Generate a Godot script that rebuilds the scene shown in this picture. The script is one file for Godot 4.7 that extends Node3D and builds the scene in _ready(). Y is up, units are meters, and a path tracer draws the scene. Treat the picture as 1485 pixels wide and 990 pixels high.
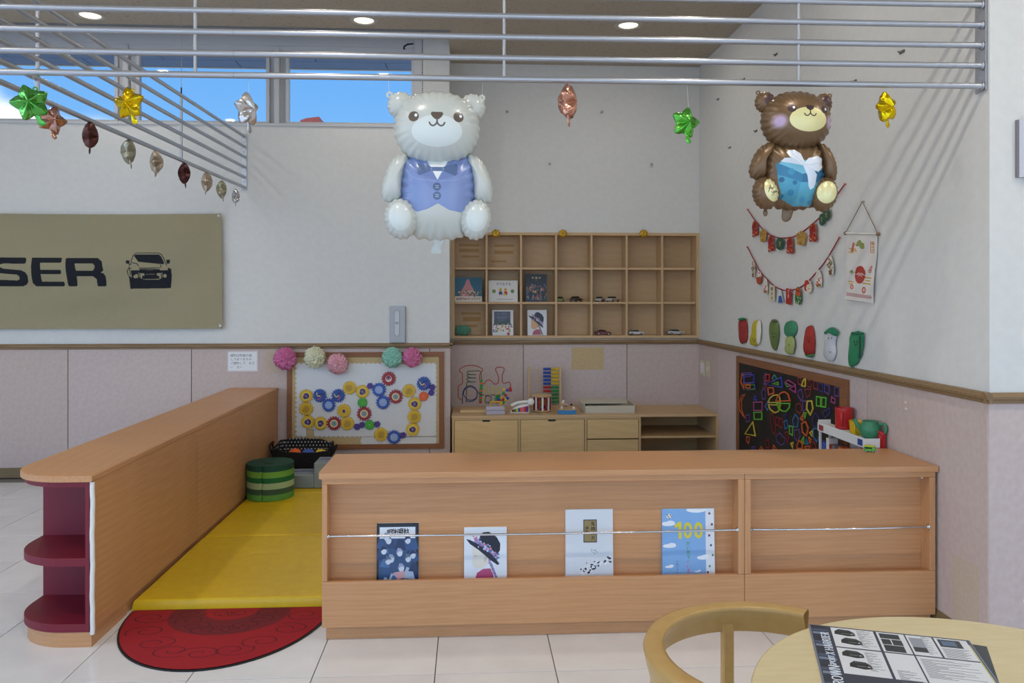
extends Node3D

# Play corner of a showroom: room axes, camera at the origin of x/z, 1.5 m above the floor.
const FPX := 1150.0      # focal length in pixels of the 1485 x 990 frame
const CXP := 742.5
const HOR := 430.5       # row of the horizon
const EYE := 1.5
const TANY := 61.5 / 1150.0

const ZW := -6.79        # wall with the high windows
const ZR := -7.25        # wall of the recess
const XR := 2.125        # right wall
const XE := -0.171       # corner between window wall and recess
const ZC := -3.14        # pier face that looks to the showroom
const CE := 3.63         # ceiling
const ZF := 4.4          # glazed shop front behind the camera
const XL := -6.2
const XX := 7.0

var yaw := atan(TANY)
var M := {}
var counts := {}
var rng := RandomNumberGenerator.new()

# ------------------------------------------------------------------ pixel -> place
func ray(x: float, y: float) -> Vector3:
	var dx := (x - CXP) / FPX
	var dy := -(y - HOR) / FPX
	return Vector3(dx * cos(yaw) + sin(yaw), dy, dx * sin(yaw) - cos(yaw))
func on_z(x: float, y: float, z: float) -> Vector3:
	var d := ray(x, y)
	return Vector3(0, EYE, 0) + d * (z / d.z)
func on_x(x: float, y: float, px: float) -> Vector3:
	var d := ray(x, y)
	return Vector3(0, EYE, 0) + d * (px / d.x)
func on_y(x: float, y: float, h: float) -> Vector3:
	var d := ray(x, y)
	return Vector3(0, EYE, 0) + d * ((h - EYE) / d.y)

# ------------------------------------------------------------------ nodes
func numbered(n: String) -> String:
	if not counts.has(n):
		counts[n] = 0
		return n
	counts[n] += 1
	return "%s_%03d" % [n, counts[n]]
func tag(o: Node3D, label: String, category: String, group := "") -> Node3D:
	o.set_meta("label", label)
	o.set_meta("category", category)
	if group != "":
		o.set_meta("group", group)
	return o
func thing(called: String, label: String, category: String, at := Vector3.ZERO, turn := 0.0, group := "") -> Node3D:
	var o := Node3D.new()
	o.name = numbered(called)
	add_child(o)
	o.position = at
	o.rotation.y = turn
	return tag(o, label, category, group)
func part(called: String, mesh: Mesh, m: Material, parent: Node3D, at := Vector3.ZERO, rot := Vector3.ZERO) -> MeshInstance3D:
	var o := MeshInstance3D.new()
	o.name = called
	o.mesh = mesh
	o.material_override = m
	parent.add_child(o, true)
	o.position = at
	o.rotation = rot
	return o
func solo(called: String, mesh: Mesh, m: Material, label: String, category: String, at := Vector3.ZERO, rot := Vector3.ZERO, group := "") -> MeshInstance3D:
	var o := part(numbered(called), mesh, m, self, at, rot)
	tag(o, label, category, group)
	return o
func struct(called: String, mesh: Mesh, m: Material, at := Vector3.ZERO, label := "") -> MeshInstance3D:
	var o := part(called, mesh, m, self, at)
	o.set_meta("kind", "structure")
	if label != "":
		o.set_meta("label", label)
	return o
func struct_node(called: String, at := Vector3.ZERO, label := "") -> Node3D:
	var o := Node3D.new()
	o.name = called
	add_child(o, true)
	o.position = at
	o.set_meta("kind", "structure")
	if label != "":
		o.set_meta("label", label)
	return o
func copy(o: Node3D, at: Vector3, turn: float, label := "", group := "") -> Node3D:
	var c: Node3D = o.duplicate()
	var base := String(o.name).rstrip("0123456789").trim_suffix("_")
	c.name = numbered(base)
	add_child(c)
	c.position = at
	c.rotation = Vector3(0, turn, 0)
	if label != "":
		c.set_meta("label", label)
	if group != "":
		c.set_meta("group", group)
	return c

# ------------------------------------------------------------------ meshes
func new_st() -> SurfaceTool:
	var st := SurfaceTool.new()
	st.begin(Mesh.PRIMITIVE_TRIANGLES)
	return st
func tri(st: SurfaceTool, a: Vector3, b: Vector3, c: Vector3, out: Vector3) -> void:
	var n := (c - a).cross(b - a)          # clockwise front
	if n.dot(out) < 0.0:
		var t := b
		b = c
		c = t
		n = -n
	n = n.normalized()
	for p in [a, b, c]:
		st.set_normal(n)
		st.set_uv(Vector2(p.x, p.y))
		st.add_vertex(p)
func quad(st: SurfaceTool, a: Vector3, b: Vector3, c: Vector3, d: Vector3, out: Vector3) -> void:
	tri(st, a, b, c, out)
	tri(st, a, c, d, out)
func add_box(st: SurfaceTool, c: Vector3, s: Vector3, r := 0.002) -> void:
	var h := s * 0.5
	r = minf(r, minf(h.x, minf(h.y, h.z)) * 0.6)
	for ax in 3:
		var u := (ax + 1) % 3
		var v := (ax + 2) % 3
		for sg in [-1.0, 1.0]:
			var q := []
			for k in [[-1, -1], [1, -1], [1, 1], [-1, 1]]:
				var p := Vector3.ZERO
				p[ax] = sg * h[ax]
				p[u] = k[0] * (h[u] - r)
				p[v] = k[1] * (h[v] - r)
				q.append(c + p)
			var n := Vector3.ZERO
			n[ax] = sg
			quad(st, q[0], q[1], q[2], q[3], n)
		if r <= 0.0:
			continue
		for su in [-1.0, 1.0]:
			for sv in [-1.0, 1.0]:
				var q2 := []
				for k in [[-1, 0], [1, 0], [1, 1], [-1, 1]]:
					var p := Vector3.ZERO
					p[ax] = k[0] * (h[ax] - r)
					p[u] = su * (h[u] - (r if k[1] == 0 else 0.0))
					p[v] = sv * (h[v] - (0.0 if k[1] == 0 else r))
					q2.append(c + p)
				var n := Vector3.ZERO
				n[u] = su
				n[v] = sv
				quad(st, q2[0], q2[1], q2[2], q2[3], n)
	if r > 0.0:
		for sx in [-1.0, 1.0]:
			for sy in [-1.0, 1.0]:
				for sz in [-1.0, 1.0]:
					var sgn := Vector3(sx, sy, sz)
					tri(st, c + Vector3(h.x, h.y - r, h.z - r) * sgn, c + Vector3(h.x - r, h.y, h.z - r) * sgn, c + Vector3(h.x - r, h.y - r, h.z) * sgn, sgn)
func bx(s: Vector3, r := 0.002, c := Vector3.ZERO) -> ArrayMesh:
	var st := new_st()
	add_box(st, c, s, r)
	return st.commit()
func bx2(a: Vector3, b: Vector3, r := 0.002) -> ArrayMesh:   # between two corners
	return bx((b - a).abs(), r, (a + b) * 0.5)
# smooth surface over a (nu+1) x (nv+1) grid; uvf gives texture coordinates
func surf(nu: int, nv: int, f: Callable, uvf: Variant = null, st: SurfaceTool = null) -> ArrayMesh:
	var s2 := SurfaceTool.new()
	s2.begin(Mesh.PRIMITIVE_TRIANGLES)
	s2.set_smooth_group(0)
	var pts := []
	for j in nv + 1:
		for i in nu + 1:
			var u := float(i) / nu
			var v := float(j) / nv
			pts.append(f.call(u, v))
	for j in nv + 1:
		for i in nu + 1:
			var p: Vector3 = pts[j * (nu + 1) + i]
			s2.set_uv(uvf.call(float(i) / nu, float(j) / nv, p) if uvf != null else Vector2(float(i) / nu, float(j) / nv))
			# normal from neighbours (wrap when the row closes)
			var closed_u: bool = pts[j * (nu + 1)].distance_to(pts[j * (nu + 1) + nu]) < 1e-6
			var il := i - 1
			var ir := i + 1
			if closed_u:
				il = nu - 1 if i == 0 else il
				ir = 1 if i == nu else ir
			il = maxi(il, 0)
			ir = mini(ir, nu)
			var jd := maxi(j - 1, 0)
			var ju := mini(j + 1, nv)
			var du: Vector3 = pts[j * (nu + 1) + ir] - pts[j * (nu + 1) + il]
			var dv: Vector3 = pts[ju * (nu + 1) + i] - pts[jd * (nu + 1) + i]
			var n := dv.cross(du)
			if n.length() < 1e-12:
				var jj := 1 if j == 0 else nv - 1
				var du2: Vector3 = pts[jj * (nu + 1) + ir] - pts[jj * (nu + 1) + il]
				var dv2: Vector3 = (pts[jj * (nu + 1) + i] - p) * (1.0 if j == 0 else -1.0)
				n = dv2.cross(du2)
			s2.set_normal(n.normalized())
			s2.add_vertex(p)
	for j in nv:
		for i in nu:
			var a := j * (nu + 1) + i
			for k in [a, a + 1, a + nu + 2, a, a + nu + 2, a + nu + 1]:
				s2.add_index(k)
	var m: ArrayMesh = s2.commit()
	if st:
		st.append_from(m, 0, Transform3D())
	return m
func lathe(prof: Array, n := 24) -> ArrayMesh:
	return surf(n, prof.size() - 1, func(u: float, v: float) -> Vector3:
		var p: Vector2 = prof[int(round(v * (prof.size() - 1)))]
		return Vector3(p.x * cos(-u * TAU), p.y, p.x * sin(-u * TAU)))
func sphere(r: Vector3, n := 14) -> ArrayMesh:
	return surf(n, n / 2 + 2, func(u: float, v: float) -> Vector3:
		return Vector3(r.x * sin(v * PI) * cos(-u * TAU), -r.y * cos(v * PI), r.z * sin(v * PI) * sin(-u * TAU)))
func tube(pts: Array, r: float, n := 8, caps := true) -> ArrayMesh:
	var fr := []
	var up := Vector3.UP
	var t0: Vector3 = (pts[1] - pts[0]).normalized()
	if absf(t0.dot(up)) > 0.9:
		up = Vector3.RIGHT
	var side := t0.cross(up).normalized()
	for i in pts.size():
		var t: Vector3 = (pts[mini(i + 1, pts.size() - 1)] - pts[maxi(i - 1, 0)]).normalized()
		side = (side - t * side.dot(t)).normalized()
		fr.append([side, t.cross(side)])
	var m := surf(n, pts.size() - 1, func(u: float, v: float) -> Vector3:
		var i := int(round(v * (pts.size() - 1)))
		return pts[i] + (fr[i][0] * cos(u * TAU) + fr[i][1] * sin(u * TAU)) * r)
	if not caps:
		return m
	var st := new_st()
	st.append_from(m, 0, Transform3D())
	for e in [0, pts.size() - 1]:
		var o: Vector3 = (pts[0] - pts[1]) if e == 0 else (pts[e] - pts[e - 1])
		for k in n:
			var a := TAU * k / n
			var b := TAU * (k + 1) / n
			tri(st, pts[e], pts[e] + (fr[e][0] * cos(a) + fr[e][1] * sin(a)) * r, pts[e] + (fr[e][0] * cos(b) + fr[e][1] * sin(b)) * r, o)
	return st.commit()
func smooth_line(pts: Array, per := 6) -> Array:      # Catmull-Rom
	var out := []
	for i in pts.size() - 1:
		var p0 = pts[maxi(i - 1, 0)]
		var p1 = pts[i]
		var p2 = pts[i + 1]
		var p3 = pts[mini(i + 2, pts.size() - 1)]
		for k in per:
			out.append(p1.cubic_interpolate(p2, p0, p3, float(k) / per))
	out.append(pts[-1])
	return out
# polygon in x/y pulled along z from -d/2 to d/2; r chamfers the front edge
func add_prism(st: SurfaceTool, poly: PackedVector2Array, d: float, r := 0.0, at := Vector3.ZERO) -> void:
	var idx := Geometry2D.triangulate_polygon(poly)
	var face := poly
	if r > 0.0:
		var ins := Geometry2D.offset_polygon(poly, -r)
		if ins.size() == 1 and ins[0].size() == poly.size():
			# match starting corner
			var best := 0
			for k in poly.size():
				if ins[0][k].distance_to(poly[0]) < ins[0][best].distance_to(poly[0]):
					best = k
			face = PackedVector2Array()
			var cw := Geometry2D.is_polygon_clockwise(poly) == Geometry2D.is_polygon_clockwise(ins[0])
			for k in poly.size():
				face.append(ins[0][(best + (k if cw else -k) + 2 * poly.size()) % poly.size()])
		else:
			r = 0.0
	for i in range(0, idx.size(), 3):
		for s in [-1.0, 1.0]:
			var q := []
			for k in 3:
				var p: Vector2 = face[idx[i + k]] if s > 0 else poly[idx[i + k]]
				q.append(at + Vector3(p.x, p.y, s * d * 0.5))
			tri(st, q[0], q[1], q[2], Vector3(0, 0, s))
	var cwp := Geometry2D.is_polygon_clockwise(poly)
	for k in poly.size():
		var a := poly[k]
		var b := poly[(k + 1) % poly.size()]
		var e := b - a
		var nn := Vector3(e.y, -e.x, 0) * (-1.0 if cwp else 1.0)
		var zf := d * 0.5 - r
		quad(st, at + Vector3(a.x, a.y, -d * 0.5), at + Vector3(b.x, b.y, -d * 0.5), at + Vector3(b.x, b.y, zf), at + Vector3(a.x, a.y, zf), nn)
		if r > 0.0:
			var fa := face[k]
			var fb := face[(k + 1) % poly.size()]
			quad(st, at + Vector3(a.x, a.y, zf), at + Vector3(b.x, b.y, zf), at + Vector3(fb.x, fb.y, d * 0.5), at + Vector3(fa.x, fa.y, d * 0.5), nn + Vector3(0, 0, nn.length()))
func prism(poly: PackedVector2Array, d: float, r := 0.0) -> ArrayMesh:
	var st := new_st()
	add_prism(st, poly, d, r)
	return st.commit()
func flat(w: float, h: float) -> ArrayMesh:            # upright sheet facing +z, texture 0..1
	var st := new_st()
	for k in [[0, 1], [0, 0], [1, 0], [0, 1], [1, 0], [1, 1]]:
		st.set_normal(Vector3.BACK)
		st.set_uv(Vector2(k[0], k[1]))
		st.add_vertex(Vector3((k[0] - 0.5) * w, (0.5 - k[1]) * h, 0))
	return st.commit()
func ngon(n: int, r: float, turn := 0.0) -> PackedVector2Array:
	var p := PackedVector2Array()
	for k in n:
		p.append(Vector2(cos(TAU * k / n + turn), sin(TAU * k / n + turn)) * r)
	return p
func pv(a: Array) -> PackedVector2Array:               # flat list -> points
	var p := PackedVector2Array()
	for i in range(0, a.size(), 2):
		p.append(Vector2(a[i], a[i + 1]))
	return p

# ------------------------------------------------------------------ materials and prints
func c8(r: float, g: float, b: float) -> Color:
	return Color(r / 255.0, g / 255.0, b / 255.0)
func mat(col: Color, rough := 0.6, metal := 0.0) -> StandardMaterial3D:
	var m := StandardMaterial3D.new()
	m.albedo_color = col
	m.roughness = rough
	m.metallic = metal
	return m
func noise_tex(freq: float, lo: Color, hi: Color, seed_ := 1, size := 256, octaves := 4, kind := FastNoiseLite.TYPE_SIMPLEX) -> NoiseTexture2D:
	var n := FastNoiseLite.new()
	n.seed = seed_
	n.noise_type = kind
	n.frequency = freq
	n.fractal_octaves = octaves
	var t := NoiseTexture2D.new()
	t.width = size
	t.height = size
	t.seamless = true
	t.noise = n
	var g := Gradient.new()
	g.set_color(0, lo)
	g.set_color(1, hi)
	t.color_ramp = g
	return t
func grained(lo: Color, hi: Color, rough: float, scale: Vector3, freq := 0.02, seed_ := 1, size := 256) -> StandardMaterial3D:
	var m := mat(Color.WHITE, rough)
	m.albedo_texture = noise_tex(freq, lo, hi, seed_, size)
	m.uv1_triplanar = true
	m.uv1_world_triplanar = true
	m.uv1_scale = scale
	return m
func wood(lo: Color, hi: Color, rough: float, along: int, seed_ := 1) -> StandardMaterial3D:
	var s := Vector3(15, 15, 15)
	s[along] = 0.8
	return grained(lo, hi, rough, s, 0.012, seed_)
func bump(m: StandardMaterial3D, freq: float, depth: float, seed_ := 3) -> StandardMaterial3D:
	var key := "bump_%s_%s_%d" % [freq, depth, seed_]
	if not M.has(key):
		var n := FastNoiseLite.new()
		n.seed = seed_
		n.frequency = freq
		n.fractal_octaves = 3
		var t := NoiseTexture2D.new()
		t.width = 256
		t.height = 256
		t.seamless = true
		t.noise = n
		t.as_normal_map = true
		t.bump_strength = depth
		M[key] = t
	m.normal_enabled = true
	m.normal_texture = M[key]
	m.normal_scale = 1.0
	return m
# flat print: an Image filled by polygons
func sheet(w: int, h: int, col: Color) -> Image:
	var im := Image.create(w, h, false, Image.FORMAT_RGBA8)
	im.fill(col)
	return im
func fill(im: Image, poly: PackedVector2Array, col: Color) -> void:
	var y0 := 1e9
	var y1 := -1e9
	for p in poly:
		y0 = minf(y0, p.y)
		y1 = maxf(y1, p.y)
	for y in range(maxi(0, int(floor(y0))), mini(im.get_height() - 1, int(ceil(y1))) + 1):
		var yy := y + 0.5
		var xs := []
		for k in poly.size():
			var a := poly[k]
			var b := poly[(k + 1) % poly.size()]
			if (a.y <= yy) != (b.y <= yy):
				xs.append(a.x + (yy - a.y) / (b.y - a.y) * (b.x - a.x))
		xs.sort()
		for k in range(0, xs.size() - 1, 2):
			var x0 := maxi(0, int(round(xs[k])))
			var x1 := mini(im.get_width(), int(round(xs[k + 1])))
			if x1 > x0:
				im.fill_rect(Rect2i(x0, y, x1 - x0, 1), col)
func ell(im: Image, cx: float, cy: float, rx: float, ry: float, col: Color, turn := 0.0) -> void:
	var p := PackedVector2Array()
	for k in 40:
		var q := Vector2(cos(TAU * k / 40) * rx, sin(TAU * k / 40) * ry).rotated(turn)
		p.append(q + Vector2(cx, cy))
	fill(im, p, col)
func stroke(im: Image, pts: Array, w: float, col: Color) -> void:
	for i in pts.size():
		ell(im, pts[i].x, pts[i].y, w * 0.5, w * 0.5, col)
		if i + 1 < pts.size():
			var a: Vector2 = pts[i]
			var b: Vector2 = pts[i + 1]
			var n := (b - a).orthogonal().normalized() * w * 0.5
			fill(im, PackedVector2Array([a + n, b + n, b - n, a - n]), col)
func printed(im: Image, rough := 0.45) -> StandardMaterial3D:
	im.generate_mipmaps()
	var m := mat(Color.WHITE, rough)
	m.albedo_texture = ImageTexture.create_from_image(im)
	return m
# brush strokes of the few Japanese characters that can be read, on a 10 x 10 field
const KANA := {
	"か": [[1, 3, 6, 3, 6, 7, 5, 9], [4, 1, 3, 5, 1, 9], [8, 2, 9, 5]], "い": [[2, 2, 2, 7, 4, 8], [8, 3, 9, 6]],
	"だ": [[1, 3, 6, 3], [4, 1, 3, 5, 1, 9], [5, 5, 8, 5], [5, 8, 9, 8], [7, 1, 8, 2], [9, 1, 10, 2]], "て": [[1, 2, 9, 2, 5, 4, 5, 7, 8, 9]],
	"の": [[5, 2, 4, 7, 2, 8, 1, 6, 3, 3, 6, 2, 9, 4, 8, 7, 6, 9]], "え": [[4, 0, 6, 1], [2, 3, 8, 3, 2, 9, 4, 7, 6, 9, 9, 9]],
	"ぐ": [[6, 1, 2, 5, 6, 9], [7, 3, 8, 4], [8, 2, 9, 3]], "り": [[3, 1, 3, 5], [7, 1, 7, 6, 5, 9]], "と": [[3, 1, 4, 5], [8, 3, 3, 6, 3, 8, 8, 9]],
	"ら": [[4, 0, 6, 1], [3, 3, 3, 6, 7, 5, 8, 7, 4, 9]], "お": [[1, 3, 6, 3], [4, 1, 4, 8, 2, 8, 2, 6, 6, 5, 8, 7, 6, 9], [8, 2, 9, 3]],
	"ば": [[1, 1, 1, 9], [4, 3, 8, 3], [6, 1, 6, 8, 4, 8, 5, 6, 8, 9], [8, 0, 9, 1], [9, 0, 10, 1]], "け": [[1, 1, 1, 8], [4, 3, 9, 3], [7, 1, 7, 6, 5, 9]],
	"バ": [[3, 3, 1, 8], [6, 3, 9, 8], [7, 0, 8, 1], [9, 0, 10, 1]], "ー": [[1, 5, 9, 5]], "パ": [[3, 3, 1, 8], [6, 3, 9, 8], [8, 1, 9, 0, 10, 1, 9, 2, 8, 1]],
	"わ": [[2, 1, 2, 9], [0, 3, 3, 3, 0, 8], [3, 6, 6, 4, 9, 5, 8, 8, 6, 9]], "し": [[3, 1, 3, 7, 5, 9, 8, 7]], "ま": [[2, 2, 8, 2], [2, 5, 8, 5], [5, 0, 5, 8, 3, 8, 4, 7, 8, 9]],
	"す": [[1, 3, 9, 3], [5, 1, 5, 5, 3, 6, 4, 7, 5, 6, 4, 9]], "は": [[1, 1, 1, 9], [4, 3, 9, 3], [7, 1, 7, 8, 4, 8, 5, 6, 9, 9]], "ご": [[2, 3, 7, 3], [2, 7, 8, 8], [8, 0, 9, 1], [9, 0, 10, 1]],
	"呪": [[1, 3, 3, 3, 3, 7, 1, 7, 1, 3], [5, 2, 9, 2, 9, 5, 5, 5, 5, 2], [6, 5, 4, 9], [8, 5, 8, 8, 10, 8]],
	"術": [[2, 1, 0, 3], [2, 3, 0, 5], [1, 5, 1, 9], [3, 4, 7, 4], [5, 1, 5, 9], [4, 6, 3, 8], [6, 6, 7, 8], [8, 2, 10, 2], [7, 5, 10, 5, 9, 9]],
	"廻": [[4, 1, 9, 1, 9, 7, 4, 7, 4, 1], [6, 3, 8, 3, 8, 5, 6, 5, 6, 3], [1, 2, 3, 3, 1, 5, 3, 7, 1, 8], [1, 8, 9, 9]],
	"戦": [[1, 1, 1, 3], [3, 1, 3, 3], [1, 4, 4, 4, 4, 6, 1, 6, 1, 4], [0, 8, 5, 8], [2, 4, 2, 10], [5, 4, 10, 3], [7, 1, 8, 7, 10, 9], [9, 5, 6, 9]],
	"鬼": [[4, 0, 3, 1], [2, 2, 8, 2, 8, 5, 2, 5, 2, 2], [5, 2, 5, 5], [4, 5, 2, 9], [6, 5, 6, 9, 9, 9], [7, 7, 9, 7]],
	"滅": [[1, 2, 2, 3], [0, 5, 1, 6], [2, 7, 1, 9], [3, 3, 9, 3], [3, 3, 3, 9], [5, 5, 6, 5], [6, 6, 5, 9], [8, 1, 8, 7, 10, 9], [10, 5, 7, 9]],
	"刃": [[2, 2, 8, 2, 8, 7, 6, 9], [5, 2, 4, 6, 1, 9], [3, 4, 4, 5]], "理": [[0, 2, 4, 2], [0, 5, 4, 5], [2, 2, 2, 8], [0, 9, 4, 7], [5, 1, 9, 1, 9, 5, 5, 5, 5, 1], [7, 1, 7, 9], [5, 7, 9, 7], [4, 9, 10, 9]],
	"物": [[1, 1, 0, 4], [0, 3, 4, 3], [2, 0, 2, 9], [5, 1, 4, 4], [5, 3, 9, 3, 8, 9], [7, 3, 4, 8]],
}
func kana(im: Image, s: String, x: float, y: float, size: float, w: float, col: Color, step := Vector2(1.05, 0)) -> void:
	for ch in s:
		if KANA.has(ch):
			for st in KANA[ch]:
				var pts := []
				for i in range(0, st.size(), 2):
					pts.append(Vector2(x + st[i] * size * 0.1, y + st[i + 1] * size * 0.1))
				stroke(im, pts, w, col)
		x += step.x * size
		y += step.y * size
func text_mesh(s: String, size: float, bold := true, font := "Droid Sans") -> TextMesh:
	var t := TextMesh.new()
	var f := SystemFont.new()
	f.font_names = PackedStringArray([font])
	f.font_weight = 700 if bold else 400
	t.font = f
	t.text = s
	t.font_size = 64
	t.pixel_size = size / 64.0
	t.depth = 0.0008
	return t

# ------------------------------------------------------------------ the scene
func _ready() -> void:
	rng.seed = 7
	var cam := Camera3D.new()
	cam.name = "camera"
	cam.projection = Camera3D.PROJECTION_FRUSTUM
	cam.near = 0.05
	cam.far = 300.0
	cam.size = 990.0 / FPX * 0.05
	cam.frustum_offset = Vector2(0, -(495.0 - HOR) / FPX * 0.05)
	add_child(cam)
	cam.position = Vector3(0, EYE, 0)
	cam.rotation = Vector3(0, -yaw, 0)
	cam.current = true

	var env := Environment.new()
	env.background_mode = Environment.BG_SKY
	env.tonemap_mode = Environment.TONE_MAPPER_LINEAR
	env.tonemap_exposure = EXPOSURE
	env.sdfgi_enabled = true
	env.ssao_enabled = true
	env.ssil_enabled = true
	var sky := Sky.new()
	var sm := PanoramaSkyMaterial.new()
	sm.panorama = make_sky()
	sky.sky_material = sm
	env.sky = sky
	env.background_energy_multiplier = SKY_POWER
	var we := WorldEnvironment.new()
	we.name = "world"
	we.environment = env
	add_child(we)

	var sun := DirectionalLight3D.new()
	sun.name = "sun"
	sun.light_energy = SUN_POWER
	sun.light_color = Color(1.0, 0.98, 0.96)
	sun.light_angular_distance = 0.5
	sun.shadow_enabled = true
	add_child(sun)
	sun.rotation_degrees = Vector3(-50, 20, 0)

	make_materials()
	build_shell()
	build_windows()
	build_outside()
	build_downlights()
	build_rail_frame()
	build_partition()
	build_counter()
	build_mats()
	build_recess_cabinet()
	build_cubby()
	build_gear_board()
	build_magnet_board()
	build_banner()
	build_bears()
	build_stars()
	build_wall_things()
	build_books()
	build_toys()
	build_table()

const EXPOSURE := 1.0
const SKY_POWER := 2.8
const SUN_POWER := 1.8
const LAMP_POWER := 0.56

func make_sky() -> ImageTexture:
	var w := 768
	var h := 384
	var im := Image.create(w, h, false, Image.FORMAT_RGBF)
	var n := FastNoiseLite.new()
	n.seed = 11
	n.frequency = 1.0
	n.fractal_octaves = 5
	for y in h:
		var el := (0.5 - (y + 0.5) / h) * PI
		for x in w:
			var az := (x + 0.5) / w * TAU
			var c: Color
			if el < 0.0:
				c = Color(0.30, 0.30, 0.29)
			else:
				var t := pow(1.0 - sin(el), 5.0)
				c = Color(0.09, 0.34, 0.84).lerp(Color(0.36, 0.74, 1.12), t)
				var d := Vector3(cos(az) * cos(el), sin(el) * 2.2, sin(az) * cos(el)) * 2.6
				var cl := n.get_noise_3dv(d)
				var low := clampf((0.215 - el) / 0.04, 0.0, 1.0)
				var a := smoothstep(0.08, 0.3, cl + 0.30 * low - 0.2)
				c = c.lerp(Color(1.15, 1.2, 1.25), a * 0.92)
			im.set_pixel(x, y, c)
	return ImageTexture.create_from_image(im)

func make_materials() -> void:
	M.wall = bump(grained(c8(216, 216, 212), c8(221, 221, 217), 0.85, Vector3(2.3, 2.3, 2.3), 0.02, 4), 0.3, 0.3)
	M.panel = bump(grained(c8(195, 177, 171), c8(204, 188, 183), 0.75, Vector3(3, 3, 3), 0.025, 6), 0.3, 0.25)
	M.panel_b = bump(grained(c8(192, 173, 165), c8(201, 184, 176), 0.75, Vector3(3, 3, 3), 0.025, 16), 0.3, 0.25)
	M.tape = grained(c8(193, 167, 122), c8(203, 178, 135), 0.7, Vector3(4, 4, 4), 0.03, 9)
	M.glue = grained(c8(176, 139, 86), c8(190, 153, 100), 0.7, Vector3(9, 9, 9), 0.03, 12)
	M.tape_faint = grained(c8(190, 172, 152), c8(198, 181, 162), 0.7, Vector3(4, 4, 4), 0.03, 10)
	M.rail = wood(c8(120, 95, 64), c8(150, 122, 86), 0.45, 0, 7)
	M.rail_z = wood(c8(120, 95, 64), c8(150, 122, 86), 0.45, 2, 7)
	M.base = wood(c8(118, 98, 66), c8(136, 114, 80), 0.5, 0, 8)
	M.ceiling = fissured()
	M.paving = grained(c8(176, 173, 166), c8(190, 187, 180), 0.9, Vector3(0.4, 0.4, 0.4), 0.03, 60)
	M.dark = mat(c8(40, 38, 37), 0.7)
	M.alu = mat(c8(200, 202, 204), 0.4)
	M.alu_dark = mat(c8(120, 122, 126), 0.5)
	M.tube = mat(c8(176, 180, 187), 0.34, 0.72)
	M.chrome = mat(c8(205, 205, 205), 0.18, 1.0)
	M.steel = mat(c8(178, 176, 170), 0.3, 0.9)
	M.glass = mat(Color(0.10, 0.15, 0.20, 0.37), 0.02)
	M.glass.transparency = BaseMaterial3D.TRANSPARENCY_ALPHA
	M.clear = mat(Color(0.93, 0.95, 0.97, 0.12), 0.05)
	M.clear.transparency = BaseMaterial3D.TRANSPARENCY_ALPHA
	M.tile_a = tile_mat(c8(226, 224, 222), c8(235, 233, 231), 31)
	M.tile_b = tile_mat(c8(223, 221, 219), c8(232, 230, 228), 32)
	M.tile_c = tile_mat(c8(228, 226, 224), c8(236, 234, 232), 33)
	M.joint = mat(c8(96, 82, 74), 0.9)
	M.grout = mat(c8(120, 116, 110), 0.9)
	# beech veneer, by direction of its grain
	for k in 3:
		M["beech%d" % k] = wood(c8(192, 139, 93), c8(205, 153, 107), 0.42, k, 20 + k)
		M["oak%d" % k] = wood(c8(196, 163, 120), c8(207, 175, 133), 0.5, k, 40 + k)
	M.birch = wood(c8(205, 172, 118), c8(219, 187, 134), 0.45, 0, 50)
	M.birch_edge = wood(c8(190, 158, 112), c8(206, 174, 128), 0.5, 0, 51)
	M.maroon = mat(c8(118, 16, 38), 0.5)
	M.white = mat(c8(225, 225, 222), 0.5)
	M.white_soft = mat(c8(232, 230, 222), 0.35)
	M.black = mat(c8(24, 24, 26), 0.5)
	M.string = mat(c8(225, 225, 220), 0.6)
	for a in [["red", 190, 38, 34], ["dark_red", 140, 24, 34], ["yellow", 226, 190, 30], ["green", 38, 140, 66], ["blue", 36, 78, 170], ["orange", 226, 98, 34], ["purple", 92, 58, 140], ["navy", 32, 36, 100], ["lime", 120, 200, 40], ["pink", 220, 110, 150], ["sky", 60, 140, 200], ["gold", 205, 160, 40], ["teal", 40, 130, 100], ["wood_red", 160, 44, 40]]:
		M[a[0]] = mat(c8(a[1], a[2], a[3]), 0.4)

func tile_mat(lo: Color, hi: Color, seed_: int) -> StandardMaterial3D:
	var m := grained(lo, hi, 0.16, Vector3(0.9, 0.9, 0.9), 0.014, seed_)
	m.metallic_specular = 0.5
	return m

func fissured() -> StandardMaterial3D:
	# mineral fibre board: short dark fissures pressed into a grey-beige face
	var im := sheet(512, 512, c8(178, 168, 152))
	var r := RandomNumberGenerator.new()
	r.seed = 5
	for k in 900:
		var c := Vector2(r.randf() * 512, r.randf() * 512)
		var l := r.randf_range(3, 11)
		var v := r.randf_range(0.68, 0.9)
		stroke(im, [c, c + Vector2(l, r.randf_range(-2, 2))], r.randf_range(1.2, 2.6), Color(0.698 * v, 0.659 * v, 0.596 * v))
	var m := printed(im, 0.9)
	m.uv1_triplanar = true
	m.uv1_world_triplanar = true
	m.uv1_scale = Vector3(1.1, 1.1, 1.1)
	return m

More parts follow.
